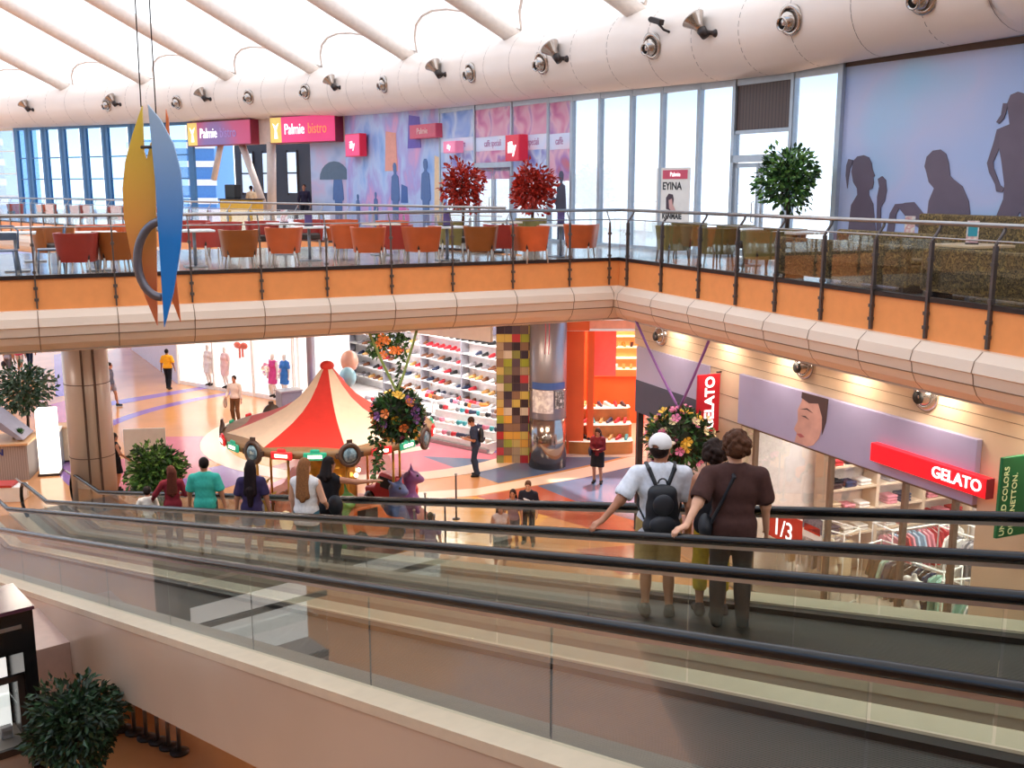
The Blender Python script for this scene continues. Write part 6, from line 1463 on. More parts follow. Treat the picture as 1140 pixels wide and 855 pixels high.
m_rl = mat('plaque_red', 'd02a30', .3, emit=.5); m_gl = mat('plaque_green', '2a9a78', .3, emit=.5); m_lite = mat('bulb_lit', 'ffe8c0', .3, emit=5.0); m_pic = print_mat('medallion_picture', ['4a6a88', '8aa8b8', '3a5a70', 'c8d0c8'], 6, .3, 2)
for i in range(21):
    a = math.radians(9 + 360 / 21 * i); kind = i % 3
    M = Matrix.Rotation(a, 4, 'Z') @ Matrix.Translation((CR + .06, 0, 2.50)) @ Matrix.Rotation(PI / 2, 4, 'Y')
    if kind == 0:
        b = MB(); b.M = M; b.lathe([(.0, -.03), (.25, -.03), (.25, .03), (.17, .05), (.17, .02), (0, .02)], 20, sx=1.1); b.box((-.27, 0, 0), (.14, .12, .05)); b.box((0, .25, 0), (.12, .1, .05)); b.box((0, -.25, 0), (.12, .1, .05)); o = b.build('medallion', mat('medallion_dark', '4a3a34', .45), T)
        b = MB(); b.M = M; b.lathe([(0, .02), (.16, .02), (.14, .05), (0, .06)], 18, sx=1.1); b.build('picture', m_pic, o)
    else:
        mm_ = m_rl if kind == 1 else m_gl
        b = MB(); b.M = M; b.box((0, 0, 0), (.18, .5, .06)); b.box((-.12, 0, 0), (.08, .2, .05)); o = b.build('plaque', mm_, T, bevel=.03)
        b = MB(); b.M = M; b.box((0, 0, .032), (.07, .30, .012)); b.build('plaque_light', m_lite, o, bevel=.02)
b = MB(); b.lathe([(0, 0), (CR - .05, 0), (CR - .05, .22), (0, .22)], 40); b.build('platform', mat('carousel_platform', '9a5a4a', .5, var=.1), T)
b = MB(); b.lathe([(.75, .22), (.62, .5), (.62, 1.7), (.85, 2.2), (.95, 2.43)], 16, smooth=False); b.build('centre_drum', m_gold, T)
for i in range(18):
    a = 2 * PI * i / 18; z = (1.95, 1.45)[i % 2]; r = .86 if i % 2 == 0 else .68
    b = MB(); b.ball((r * math.cos(a), r * math.sin(a), z), .055, 8, 6); b.build('bulb', m_lite, T)
for i in range(8):
    a = 2 * PI * i / 8 + .2; x, y = 1.72 * math.cos(a), 1.72 * math.sin(a)
    b = MB(); b.cyl((x, y, .22), (x, y, 2.45), .03, None, 10); b.build('pole', m_gold, T)
# rides: pumpkin coach, car, green creature, blue horned creature, horses
def at_c(a, r=1.7): a = math.radians(a); return r * math.cos(a), r * math.sin(a)
def ride_pumpkin(a):
    x, y = at_c(a); b = MB()
    for k in range(10): t = 2 * PI * k / 10; b.ball((x + .33 * math.cos(t), y + .33 * math.sin(t), .85), (.24, .24, .62), 10, 10)
    o = b.build('pumpkin_coach', mat('ride_pumpkin', 'a85a34', .45, var=.2, scale=5), T)
    b = MB(); b.lathe([(.12, 1.45), (.16, 1.5), (.05, 1.62)], 12, (x, y, 0)); b.build('coach_stalk', m_leaf, o)
    b = MB(); q = at_c(a, 2.24); b.M = Matrix.Translation((q[0], q[1], .95)) @ Matrix.Rotation(math.radians(a), 4, 'Z') @ Matrix.Rotation(PI / 2, 4, 'Y'); b.lathe([(0, 0), (.16, 0), (.16, .03), (0, .03)], 16, sx=1.5); b.build('coach_window', mat('coach_window', 'f0d8b0', .3, emit=.4), o)
ride_pumpkin(-27)
def ride_car(a, m, nm):
    x, y = at_c(a, 1.75); M = Matrix.Translation((x, y, .22)) @ Matrix.Rotation(math.radians(a) + PI / 2, 4, 'Z')
    b = MB(); b.M = M; b.loft([[(px_, -.32, pz) for px_, pz in P_] if s_ == 0 else [(px_, .32, pz) for px_, pz in P_] for s_, P_ in ((0, [(-.7, .15), (.75, .15), (.8, .45), (.35, .55), (.1, .95), (-.55, .95), (-.75, .6)]), (1, [(-.7, .15), (.75, .15), (.8, .45), (.35, .55), (.1, .95), (-.55, .95), (-.75, .6)]))], True, True, 0, False); o = b.build(nm, m, T, bevel=.07, seg=3)
    for sx_ in (-.45, .48):
        for sy_ in (-.34, .34): b = MB(); b.M = M @ Matrix.Translation((sx_, sy_, .18)) @ Matrix.Rotation(PI / 2, 4, 'X'); b.lathe([(.07, -.06), (.2, -.06), (.22, 0), (.2, .06), (.07, .06)], 16); b.build('wheel', m_black, o)
    b = MB(); b.M = M; b.bb(-.5, .02, -.335, .335, .6, .88); b.build('car_window', m_hole, o)
ride_car(28, mat('ride_orange', 'd87028', .4, var=.1), 'toy_car'); ride_car(120, mat('ride_red', 'c83838', .4), 'toy_car'); ride_car(205, m_or_l, 'toy_car')
def creature(a, m, nm, horns, H=1.35):
    x, y = at_c(a, 1.85); h = .22
    prims = [('u', 'e', V(0, 0, .45), (.30, .24, .34)), ('u', 'c', V(0, 0, .6), V(.05, 0, .95), .17, .15), ('u', 'e', V(.1, 0, 1.1), (.22, .18, .17)), ('u', 'e', V(.27, 0, 1.05), (.13, .11, .09)), ('u', 'c', V(.1, .2, .62), V(.25, .22, .3), .07, .05), ('u', 'c', V(.1, -.2, .62), V(.25, -.22, .3), .07, .05), ('u', 'c', V(-.22, 0, .35), V(-.55, 0, .6), .1, .03), ('u', 'c', V(.08, .14, .2), V(.12, .14, .02), .09, .08), ('u', 'c', V(.08, -.14, .2), V(.12, -.14, .02), .09, .08)]
    if horns: prims += [('u', 'c', V(.08, .12, 1.22), V(.05, .30, 1.38), .05, .015), ('u', 'c', V(.08, -.12, 1.22), V(.05, -.30, 1.38), .05, .015)]
    else: prims += [('u', 'c', V(.0, 0, 1.2), V(-.25, 0, 1.4), .06, .02), ('u', 'c', V(-.12, 0, .9), V(-.4, 0, 1.05), .06, .02)]
    vs, fs = sdf_mesh(prims, .03, .06); o = np_obj(nm, vs, fs, m, T); o.location = (x, y, h); o.rotation_euler = (0, 0, math.radians(a))
    for s_ in (-1, 1): b = MB(); b.ball((.24, s_ * .1, 1.16), .035, 8, 6); b.build('eye', m_eye, o)
creature(10, mat('ride_green', '5f9a4a', .45, var=.2), 'green_creature', False); creature(50, mat('ride_blue', '4a5a88', .45, var=.2), 'horned_creature', True)
creature(-60, mat('ride_yellow', 'd8a83a', .45, var=.2), 'yellow_creature', False); creature(80, mat('ride_purple', '7a4a88', .45, var=.2), 'purple_creature', True)
# thin rope barrier beside the carousel
bp_ = [(459, 566), (474, 585), (496, 592), (484, 612), (462, 606), (508, 560)]
for i, (px, py) in enumerate(bp_):
    q = at_z(px, py + 18, 0); TT = thing('barrier_post', 'thin dark barrier post right of the carousel, ' + ['farthest from the rail', 'tall one by the horned creature', 'dark one nearest the shoe shop', 'one by the lilac-shirted person', 'one closest to the platform', 'short one farther back on the orange floor'][i], 'barrier post', (q.x, q.y, 0), 0, 'barrier posts by the carousel')
    b = MB(); b.cyl((0, 0, .02), (0, 0, 1.15), .022, None, 8); b.build('pole', m_dark, TT)
    b = MB(); b.lathe([(.10, 0), (.10, .02), (.03, .04)], 16); b.build('base', m_dark, TT)
    b = MB(); b.ball((0, 0, 1.17), .035, 8, 6); b.build('knob', m_steel, TT)
# ---------------------------------------------------------------- left side: kiosk, lit column, boards
q0 = at_z(57, 527, 0); T = thing('light_column', 'tall white glowing square light column left of the round column', 'light column', (q0.x, q0.y, 0), .25)
zt_ = at_y(52, 455, q0.y).z
b = MB(); b.bb(-.26, .26, -.26, .26, .06, zt_); b.build('lightbox', mat('lightbox_glow', 'fff4e2', .4, emit=2.2), T, bevel=.02)
b = MB(); b.bb(-.3, .3, -.3, .3, 0, .06); b.build('base', m_dark, T)
q1 = at_z(33, 534, 0); T = thing('counter_kiosk', 'grey slatted kiosk counter with blue lettering and a sloped canopy at the left edge', 'kiosk', (q1.x, q1.y, 0), .18)
b = MB(); b.bb(-3.2, 0, 0, 1.3, 0, 1.02); b.build('counter', wave_mat('kiosk_slats', '7a6e6c', 'a89a94', 5, 'X', .5, .3), T)
b = MB(); b.bb(-3.25, .05, -.08, 1.35, 1.02, 1.08); b.build('counter_top', mat('kiosk_top_wood', 'd8a87a', .4), T)
b = MB(); b.wallpoly([(-3.2, 1.9), (-.9, 1.9), (-.1, 1.15), (-.25, 1.15), (-1.1, 1.75), (-3.2, 1.75)], .1, 1.2); b.build('canopy', mat('kiosk_canopy_grey', '9a96a4', .4), T)
for x in (-2.9, -.5): b = MB(); b.cyl((x, .6, 1.08), (x, .6, 1.8 if x < -1 else 1.5), .03); b.build('support', m_steel, T)
text('INNOTION', .26, mat('letter_blue', '2a3a8a', .5), T, (-.62, -.012, .82), align='RIGHT', bold=.006)
TT = thing('small_potted_plant', 'tiny plant in a terracotta pot on the kiosk counter', 'plant', (q1.x - .35, q1.y + .35, 1.08))
b = MB(); b.lathe([(.06, 0), (.09, .16), (.075, .16)], 14); b.build('pot', m_pott, TT)
b = MB()
for i in range(40): b.leaf((0, 0, .15), (random.gauss(0, .5), random.gauss(0, .5), 1), .22, .04)
b.build('foliage', m_leaf, TT)
q2 = at_z(42, 523, 0); T = thing('display_cabinet', 'blue-grey glass display cabinet beside the light column', 'cabinet', (q2.x + .25, q2.y + .45, 0), .3)
b = MB(); b.bb(-.3, .3, -.3, .3, 0, 1.1); b.build('body', mat('cabinet_blue', '8fa4bc', .3, .2), T, bevel=.01); b = MB(); b.bb(-.32, .32, -.32, .32, 1.1, 1.14); b.build('top', m_white, T)
q2 = at_z(68, 518, 0); T = thing('low_cabinet', 'cream low cabinet behind the light column', 'cabinet', (q2.x + .1, q2.y + .7, 0), .3)
b = MB(); b.bb(-.7, .7, -.3, .3, .05, 1.05); b.build('body', mat('cabinet_cream', 'd8ccb0', .4), T, bevel=.01); b = MB(); b.bb(-.74, .74, -.34, .34, 1.05, 1.1); b.build('top', mat('kiosk_top_wood', 'd8a87a', .4), T); b = MB(); b.bb(-.66, .66, -.26, .26, 0, .05); b.build('plinth', m_dark, T)
q2 = at_z(14, 556, 0); T = thing('red_box', 'small box with white side and red top below the slatted kiosk', 'box', (q2.x, q2.y, 0), .1)
b = MB(); b.bb(-.4, .35, -.25, .25, 0, .4); b.build('body', m_white, T, bevel=.01); b = MB(); b.bb(-.42, .1, -.27, .27, .4, .46); b.build('lid', mat('lid_red', 'c03a34', .4), T)
q2 = at_z(165, 546, 0); T = thing('white_board', 'plain white standing board behind the bushy green tree', 'board', (q2.x, q2.y, 0), .15)
b = MB(); b.bb(-.55, .55, -.02, .02, .12, 1.75); b.build('panel', m_white, T, bevel=.005)
for x in (-.45, .45): b = MB(); b.bb(x - .03, x + .03, -.25, .25, 0, .03); b.bb(x - .02, x + .02, -.02, .02, 0, .12); b.build('foot', m_steel, T)
# black kiosk near the viewer
ck = at_y(36, 678, 12.6); kb_ = at_z(2, 642, ck.z); krz = math.atan2(-(kb_.x - ck.x), kb_.y - ck.y); T = thing('display_kiosk', 'black display kiosk with maroon top and a lit white showcase at the lower left', 'kiosk', (ck.x, ck.y, 0), krz); zk = ck.z
m_kb = mat('kiosk_black', '141214', .25, var=.1); m_kt = mat('kiosk_maroon_top', '4a2a3a', .25)
b = MB(); b.bb(-2.4, 0, 0, .16, 0, zk - .62) if False else None; b.bb(-.16, 0, 0, .95, 0, zk); b.bb(-2.4, -.16, 0, .95, zk - .55, zk); b.bb(-2.4, -.16, .85, .95, 0, zk - .55); b.build('frame', m_kb, T)
b = MB(); b.bb(-2.45, .02, -.02, .98, zk, zk + .05); b.build('top', m_kt, T); b = MB(); b.bb(-2.3, -.15, -.012, 0, zk - .22, zk - .17); b.build('trim_bar', m_steel, T)
b = MB(); b.bb(-2.4, -.16, .1, .85, 0, zk - 1.9); b.build('plinth', mat('kiosk_plinth', '9a8a80', .4), T)
b = MB(); b.bb(-2.4, -.2, .78, .85, zk - 1.9, zk - .9); b.build('showcase', mat('showcase_white', 'f4f2ee', .4, emit=.9), T); b = MB(); b.bb(-2.4, -.2, .4, .78, zk - 1.42, zk - 1.40); b.build('showcase_shelf', m_glass, T); b = MB(); b.bb(-2.4, -.17, .1, .12, zk - 1.9, zk - .9); b.build('showcase_glass', m_glass, T)
b = MB(); b.bb(-2.4, -.16, .08, .14, zk - .96, zk - .88); b.bb(-2.4, -.16, .08, .14, zk - 1.98, zk - 1.88); b.bb(-.24, -.16, .08, .14, zk - 1.98, zk - .88); b.build('showcase_frame', m_dark, T)
for i in range(5):
    x = -.34 - i * .24; w0 = T.matrix_basis @ Vector((x, .5, zk - 1.9))
    TT = thing('perfume_box', 'small dark and grey box in the lit showcase, %s from its right side' % OW[i], 'box', tuple(w0), krz, 'boxes in the lit showcase'); b = MB(); b.bb(-.07, .07, -.05, .05, 0, .16 + .05 * (i % 3)); b.build('carton', mat('carton_dark', '3a3a44', .4) if i % 2 else mat('carton_grey', 'b8b4b8', .4), TT, bevel=.005); b = MB(); b.bb(-.05, .05, -.054, -.05, .05, .11); b.build('front_label', m_steel, TT)
# support pier and posts under the near walkway
ps = wpos(4.17 - .45, 15.6); T = st(MB().bb(-.45, .35, -.7, .9, 0, 1.72).build('pier', mat('pier_pink_beige', 'c4a496', .4), None, (ps[0], ps[1], 0), WA))
for i in range(7):
    p = at_z(*[(122, 806), (136, 812), (150, 816), (163, 822), (176, 826), (188, 832), (200, 838)][i], 0); TT = thing('stanchion', 'slim metal stanchion under the walkway slope, %s from the pier' % OW[i], 'stanchion', (p.x, p.y, 0), 0, 'stanchions under the near walkway')
    b = MB(); b.cyl((0, 0, .02), (0, 0, .98), .03, None, 10); b.build('pole', m_steel, TT); b = MB(); b.lathe([(.14, 0), (.14, .03), (.04, .05)], 18); b.build('base', m_dark, TT); b = MB(); b.ball((0, 0, 1.0), .045, 8, 6); b.build('knob', m_dark, TT)
# ---------------------------------------------------------------- shoes
SHM, _F = None, None
vs, fs = sdf_mesh([('u', 'c', V(0, -.10, .045), V(0, .10, .03), .045, .038), ('u', 'c', V(0, -.10, .05), V(0, -.095, .12), .04, .038), ('u', 'c', V(0, -.09, .08), V(0, .05, .05), .036, .034), ('s', 'e', V(0, -.095, .15), (.032, .05, .05)), ('p', 'all', V(0, 0, .008), V(0, 0, -1.))], .017, .03)
shoe0 = np_obj('shoe', vs * 1.25, fs, m_black, None); SHM = shoe0.data; bpy.data.objects.remove(shoe0)
SHC = {'black': '1c1a1c', 'white': 'e8e4e0', 'red': 'b82430', 'brown': '7a4a30', 'navy': '2a3450', 'pink': 'd87a90', 'grey': '8a8488', 'tan': 'c8985a', 'teal': '3a98a0', 'orange': 'e07a30'}
SHMAT = {k: mat('shoe_' + k, v, .45, var=.1) for k, v in SHC.items()}
rnd = random.Random(21)
def shoe(loc, rz, col, place, tilt=0):
    o = bpy.data.objects.new('shoe', SHM); COL.objects.link(o); o.location = loc; o.rotation_euler = (tilt, 0, rz); recolour(o, 0, SHMAT[col])
    tag(o, '%s shoe %s' % (col, place), 'shoe', '%s shoes %s' % (col, place)); return o
SA_ = ang(SDr)
# back-wall shelving
def sb_(t, d): return along(along(R0, SDr, t), SNn, -d)
T = thing('shoe_shelving', 'tall white wall shelving full of shoes across the back of the shoe shop', 'shelving', (R0[0], R0[1], 0), SA_)
m_shelf = mat('shelf_white', 'eeeae8', .4)
yb = -.08 if (-SDr[1] * SNn[0] + SDr[0] * SNn[1]) > 0 else .08
sg_ = -1 if yb < 0 else 1
zs = [.45, .9, 1.35, 1.8, 2.25, 2.7]
for z in zs: b = MB(); b.bb(.3, 10.5, yb, yb + sg_ * .36, z - .03, z); b.build('shelf', m_shelf, T)
for x in (.3, 2.8, 5.3, 7.9, 10.5): b = MB(); b.bb(x - .03, x + .03, yb, yb + sg_ * .36, 0, 3.1); b.build('upright', mat('shelf_grey', '8a8890', .4), T)
b = MB(); b.bb(.3, 10.5, yb, yb + sg_ * .3, 3.1, 3.5); b.build('pelmet', mat('pelmet_dark', '5a5462', .4), T)
pal = ['black', 'brown', 'navy', 'grey', 'tan', 'red', 'white']
names_z = ['lowest', 'second', 'third', 'fourth', 'fifth', 'top']
for zi, z in enumerate(zs):
    x = .5
    while x < 9.8:
        if rnd.random() < .86:
            p = sb_(x, .28); c_ = 'red' if (zi == 4 and 2.9 < x < 5.2) else ('black' if zi == 5 else rnd.choice(pal)); shoe((p[0], p[1], z + .002), SA_ + rnd.uniform(-.2, .2), c_, 'on the %s back-wall shelf of the shoe shop' % names_z[zi])
        x += .37
# lit sloping front platform
dF = unit((SBp[0] - SA[0], SBp[1] - SA[1])); nF = (dF[1], -dF[0]); FAa = ang(dF); LF = math.hypot(SBp[0] - SA[0], SBp[1] - SA[1])
T = thing('shoe_platform', 'lit white stepped platform of shoes along the front of the shoe shop', 'display platform', (SA[0], SA[1], 0), FAa)
sf = -1
m_plat = mat('platform_white', 'f4f2f0', .35)
for k, (y0, y1, z) in enumerate([(.1, .55, .28), (.55, 1.0, .55), (1.0, 1.45, .85)]): b = MB(); b.bb(.25, LF - .05, sf * y0, sf * y1, 0, z); b.build('step', m_plat, T, bevel=.01)
b = MB(); b.bb(.2, LF, sf * -.02, sf * .1, 0, .12); b.build('kick_strip', m_steel, T)
col2 = ['white', 'black', 'pink', 'teal', 'red', 'navy', 'grey', 'black', 'white']
for k, (d_, z) in enumerate([(.32, .28), (.77, .55), (1.22, .85)]):
    x = .4
    while x < LF - .15:
        p = along(along(SA, dF, x), nF, d_); shoe((p[0], p[1], z + .002), FAa + PI + rnd.uniform(-.5, .5), rnd.choice(col2), 'on the %s step of the lit front platform' % ['lowest', 'middle', 'upper'][k]); x += .23
T = thing('shoe_platform', 'lower white shoe platform continuing left behind the carousel', 'display platform', (SBp[0], SBp[1], 0), SA_)
for k, (y0, y1, z) in enumerate([(.1, .6, .3), (.6, 1.1, .6)]): b = MB(); b.bb(.1, 4.2, sf * y0, sf * y1, 0, z); b.build('step', m_plat, T, bevel=.01)
for k, (d_, z) in enumerate([(.35, .3), (.85, .6)]):
    x = .3
    while x < 4.0: p = along(along(SBp, SDr, x), SNn, d_); shoe((p[0], p[1], z + .002), SA_ + PI + rnd.uniform(-.5, .5), rnd.choice(col2), 'on the %s step of the platform behind the carousel' % ['lower', 'upper'][k]); x += .3
# tables in the shop
for i, (px, py, s_, lab) in enumerate([(.3, 2.55, 1.5, 'white shoe table in the middle of the shoe shop'), (-1.6, 2.6, 1.2, 'white shoe table by the mosaic column in the shoe shop'), (2.2, 2.5, 1.3, 'white shoe table behind the dark flower ball')]):
    q = Vector((*along(along(SBp, SDr, px), SNn, py), 0)); T = thing('shoe_table', lab, 'table', (q.x, q.y, 0), SA_)
    b = MB(); b.bb(-s_ / 2, s_ / 2, -.4, .4, .70, .75); b.build('tabletop', m_plat, T, bevel=.01)
    for sx_ in (-1, 1):
        for sy_ in (-1, 1): b = MB(); b.bb(sx_ * (s_ / 2 - .06) - .03, sx_ * (s_ / 2 - .06) + .03, sy_ * .34 - .03, sy_ * .34 + .03, 0, .70); b.build('leg', m_shelf, T)
    for k in range(int(s_ / .2)):
        for r in (-.2, .16):
            p = Matrix.Rotation(SA_, 3, 'Z') @ Vector((-s_ / 2 + .12 + k * .2, r, 0)); shoe((q.x + p.x, q.y + p.y, .752), SA_ + PI + rnd.uniform(-.4, .4), rnd.choice(pal + ['pink', 'orange']), 'on the %s' % lab.replace('white shoe', 'white'))
# wall boxes / bags standing higher
for i, (px, py, c_, lab) in enumerate([(516, 452, 'f0eeee', 'white paper bag between the shoe tables, nearer the girl'), (526, 450, 'c8d4e8', 'pale blue paper bag between the shoe tables')]):
    q = at_z(px, py, 0); T = thing('paper_bag', lab, 'bag', (q.x - .4, q.y + .6, 0), SA_ + .2); b = MB(); b.bb(-.2, .2, -.1, .1, 0, .5); b.build('bag', mat('paper_' + c_, c_, .6), T, bevel=.01); b = MB(); b.tube([(-.1, 0, .5), (-.08, 0, .66), (.08, 0, .66), (.1, 0, .5)], .01, 6); b.build('bag_handle', m_dark, T)
# balloons near the carousel tip
for (px, py, Y, c_, r, lab) in [(387, 420, 33.0, '9ad0e0', .28, 'pale blue balloon right of the tent tip'), (377, 428, 32.5, 'c8386a', .22, 'magenta balloon right of the tent tip'), (389, 402, 34.0, 'e0a890', .3, 'peach patterned balloon above the pale blue one')]:
    q = at_y(px, py, Y); T = thing('balloon', lab, 'balloon', (q.x, q.y, q.z), 0, 'balloons by the shoe shop'); b = MB(); b.ball((0, 0, 0), (r, r, r * 1.2), 18, 12); b.build('skin', mat('balloon_' + c_, c_, .3), T); b = MB(); b.cyl((0, 0, -r * 1.15), (0, 0, -r * 1.3), .01, .05); b.build('knot', mat('balloon_' + c_, c_, .3), T); b = MB(); b.tube([(0, 0, -r * 1.3), (.05, 0, -r * 1.3 - (q.z - r * 1.3) * .5), (0, 0, -q.z + .01)], .006, 5); b.build('string', m_white, T)
# glass front graphics left of the shoe shop and left shelving
# orange shop displays
xo = X(665, 31.6); T = thing('shoe_display', 'curved stepped wooden shoe display at the front of the orange shop', 'display', (xo, 31.7, 0))
m_wd = mat('display_wood', 'b8743c', .4, var=.15, scale=3)
for k, (y, z, d_) in enumerate([(-.5, .42, .55), (-.05, .85, .5), (.42, 1.28, .5)]):
    b = MB(); pts = [(-1.0 + .08 * k, y + .12)] + [(-.9 + 1.9 * j / 8, y - .12 * math.sin(PI * j / 8)) for j in range(9)] + [(1.1, y + .1), (1.1, y + d_), (-1.0 + .08 * k, y + d_)]; b.prism(pts, z - .42 if k == 0 else z - .40, z); o = b.build('tier', m_wd, T); b = MB(); b.prism(pts, z, z + .02); b.build('lit_top', mat('display_lit_top', 'f8ead8', .3, emit=.5), o)
for k, (y, z) in enumerate([(-.30, .44), (.18, .87), (.66, 1.30)]):
    for j in range(8): shoe((xo - .85 + j * .25, 31.7 + y, z + .003), PI + rnd.uniform(-.8, .8), rnd.choice(['black', 'white', 'red', 'teal', 'orange', 'navy', 'tan']), 'on the %s tier of the orange shop display' % ['lowest', 'middle', 'top'][k])
xw = X(690, 35.0); T = thing('wall_shelving', 'backlit shelves of shoes on the rear wall of the orange shop', 'shelving', (xw, 35.3, 0))
for k in range(5): b = MB(); b.bb(-.8, 1.5, -.2, .15, 2.0 + k * .38, 2.03 + k * .38); b.build('shelf', mat('shelf_lit_cream', 'ffe8c8', .4, emit=.7), T)
b = MB(); b.bb(-.85, 1.55, .14, .18, 1.7, 4.0); b.build('back_panel', mat('panel_orange_lit', 'f09050', .4, emit=.35), T)
for k in range(3):
    for j in range(8): shoe((xw - .65 + j * .26, 35.22, 2.033 + k * .76), PI + rnd.uniform(-.3, .3), rnd.choice(['white', 'tan', 'black', 'orange']), 'on the %s lit rear shelf of the orange shop' % ['lowest', 'middle', 'top'][k])
q = at_z(684, 465, 0); T = thing('wooden_stool', 'small wooden stool inside the orange shop', 'stool', (X(684, 33.4), 33.4, .03))
b = MB(); b.lathe([(.2, .55), (.22, .58), (.2, .62)], 20); b.build('seat', m_wd, T)
for k in range(4): a = PI / 4 + k * PI / 2; b = MB(); b.cyl((.12 * math.cos(a), .12 * math.sin(a), .56), (.2 * math.cos(a), .2 * math.sin(a), 0), .018); b.build('leg', m_wd, T)
# ---------------------------------------------------------------- dress shop mannequins
def mannequin(px, py, Y, label, dress, sk, **k):
    q = at_y(px, py, Y); T, B = human(label, (q.x, Y, .16), PI - .6, H=1.74, skin=sk, top=dress, hem=.86, bottom=dress, skirt=True, hair=None, female=True, res=.02, cat='mannequin', eyes=False, group='mannequins in the dress shop window', **k); T.name = 'mannequin'; return T
SKIN['white'] = mat('mannequin_white', 'e8dcd4', .4)
mannequin(233, 420, 41.8, 'mannequin in a white dress at the left of the bright window', 'ece4e0', 'white')
mannequin(252, 425, 41.2, 'mannequin in a pale pink dress in the middle of the bright window', 'eccac8', 'white')
mannequin(305, 435, 39.4, 'mannequin in a magenta dress in the bright window', 'c8488a', 'white', sleeve='none')
mannequin(318, 435, 39.3, 'mannequin in a blue top and white skirt at the right end of the bright window', '3a78c8', 'white')
q = at_y(268, 386, 41.3); T = thing('hanging_bow', 'red fabric bow hanging in the bright dress window', 'decoration', tuple(q), ang(DD))
b = MB(); b.ball((-.2, 0, .05), (.22, .06, .14), 12, 8); b.ball((.2, 0, .05), (.22, .06, .14), 12, 8); b.ball((0, 0, 0), .09, 10, 8); b.build('loops', m_tr, T); b = MB(); b.box((-.08, 0, -.25), (.1, .03, .45)); b.box((.1, 0, -.22), (.1, .03, .4)); b.build('tails', m_tr, T); b = MB(); b.cyl((0, 0, .05), (0, 0, .9), .006); b.build('cord', m_white, T)
q = at_z(302, 444, .16); tree('pink blossom arrangement in the dress shop window', (q.x - .2, q.y + 1.0, .16), 1.2, .35, 1.0, [m_fp, mat('flower_magenta', 'c8488a', .5, var=.2), m_fc], 200, .13, 31, name='flower_arrangement', pot=(.14, .4), potm=m_white, group='window flowers')
q = at_z(330, 466, 0); T = thing('grey_bin', 'grey tapered planter box behind the tent roof beside the blue pillar', 'planter', (X(322, 37.2), 37.2, 0), .6); b = MB(); b.prism([(-.4, -.3), (.4, -.3), (.4, .3), (-.4, .3)], 0, .85); b.build('body', mat('bin_grey', '77747c', .4), T, bevel=.02); b = MB(); b.bb(-.43, .43, -.33, .33, .85, .9); b.build('rim', m_steel, T)
# ---------------------------------------------------------------- clothes shop
m_wt = mat('rack_white_tube', 'f0eeec', .3)
GSH = [(-.20, -.02), (-.06, .03), (0, .0), (.06, .03), (.20, -.02), (.30, -.30), (.22, -.34), (.17, -.2), (.18, -.72), (-.18, -.72), (-.17, -.2), (-.22, -.34), (-.30, -.30)]
b = MB(); b.wallpoly(GSH, -.025, .025); g0 = b.build('hanging_garment', m_white); GM = g0.data; bpy.data.objects.remove(g0)
b = MB(); b.tube([(-.19, 0, -.015), (0, 0, .05), (.19, 0, -.015)], .008, 5); b.tube([(0, 0, .05), (.0, 0, .09), (.03, 0, .12), (0, 0, .15), (-.02, 0, .13)], .006, 5); h0 = b.build('hanger', m_steel); HM_ = h0.data; bpy.data.objects.remove(h0)
GC = {'white': 'e8e4e0', 'pink': 'd88a98', 'black': '26242a', 'grey': '9a969c', 'pale blue': '9ab4cc', 'red': 'b83a40', 'mint': 'a0c8b8', 'beige': 'd0bca0', 'navy': '2e3a58'}
rnd = random.Random(12)
def rack(label, nm, t, d, rz, L, H, pal_, lift=0):
    p = gp(t, d, .02); T = thing('clothes_rack', label, 'clothes rack', p, GA + rz, 'white clothes racks')
    for y in (-.28, .28): b = MB(); b.tube([(-L / 2, y, .02), (-L / 2, y, H), (L / 2, y, H), (L / 2, y, .02)], .018, 8); b.build('side_frame', m_wt, T)
    b = MB()
    for x in (-L / 2, L / 2): b.cyl((x, -.28, H), (x, .28, H), .018); b.cyl((x, -.28, .06), (x, .28, .06), .018)
    b.build('crossbars', m_wt, T)
    b = MB(); b.cyl((-L / 2, 0, H - .1), (L / 2, 0, H - .1), .014); b.build('rail', m_steel, T)
    x = -L / 2 + .1; R3 = Matrix.Rotation(GA + rz, 3, 'Z')
    while x < L / 2 - .05:
        c_ = rnd.choice(pal_); q = Vector(p) + R3 @ Vector((x, 0, H - .23)); o = bpy.data.objects.new('hanging_garment', GM); COL.objects.link(o); o.location = q; o.rotation_euler = (0, 0, GA + rz + PI / 2 + rnd.uniform(-.15, .15)); recolour(o, 0, cloth(GC[c_])); tag(o, '%s garment hanging on %s' % (c_, nm), 'garment', '%s garments on %s' % (c_, nm))
        h = bpy.data.objects.new('hanger', HM_); COL.objects.link(h); h.parent = o; x += .13
rack('white clothes rack just inside the window behind the sale poster', 'the rack behind the sale poster', 4.3, 1.3, .3, 1.5, 1.55, ['white', 'grey', 'beige', 'white'])
rack('white clothes rack deep in the shop before the folded-clothes shelving', 'the rack before the shelving', 4.9, 3.4, PI / 2, 2.0, 1.5, ['pink', 'pale blue', 'white', 'red'])
rack('white clothes rack in the middle of the clothes shop window', 'the rack in the middle of the window', 6.4, 1.7, .2, 1.7, 1.5, ['black', 'navy', 'mint', 'black'])
rack('white clothes rack right of the middle near the green flag', 'the rack near the green flag', 8.3, 1.5, -.2, 1.6, 1.45, ['white', 'grey', 'mint', 'white', 'beige'])
rack('white clothes rack second row behind the middle rack', 'the second-row rack', 6.6, 3.5, .1, 2.0, 1.65, ['beige', 'white', 'grey', 'pink'])
p = gp(3.42, .9, .02); GX = ang(RN); T = thing('clothes_shelving', 'pale wooden shelving with folded clothes on the end wall of the clothes shop', 'shelving', p, GX); m_shw = mat('shelf_pale_wood', 'd8c4ac', .4)
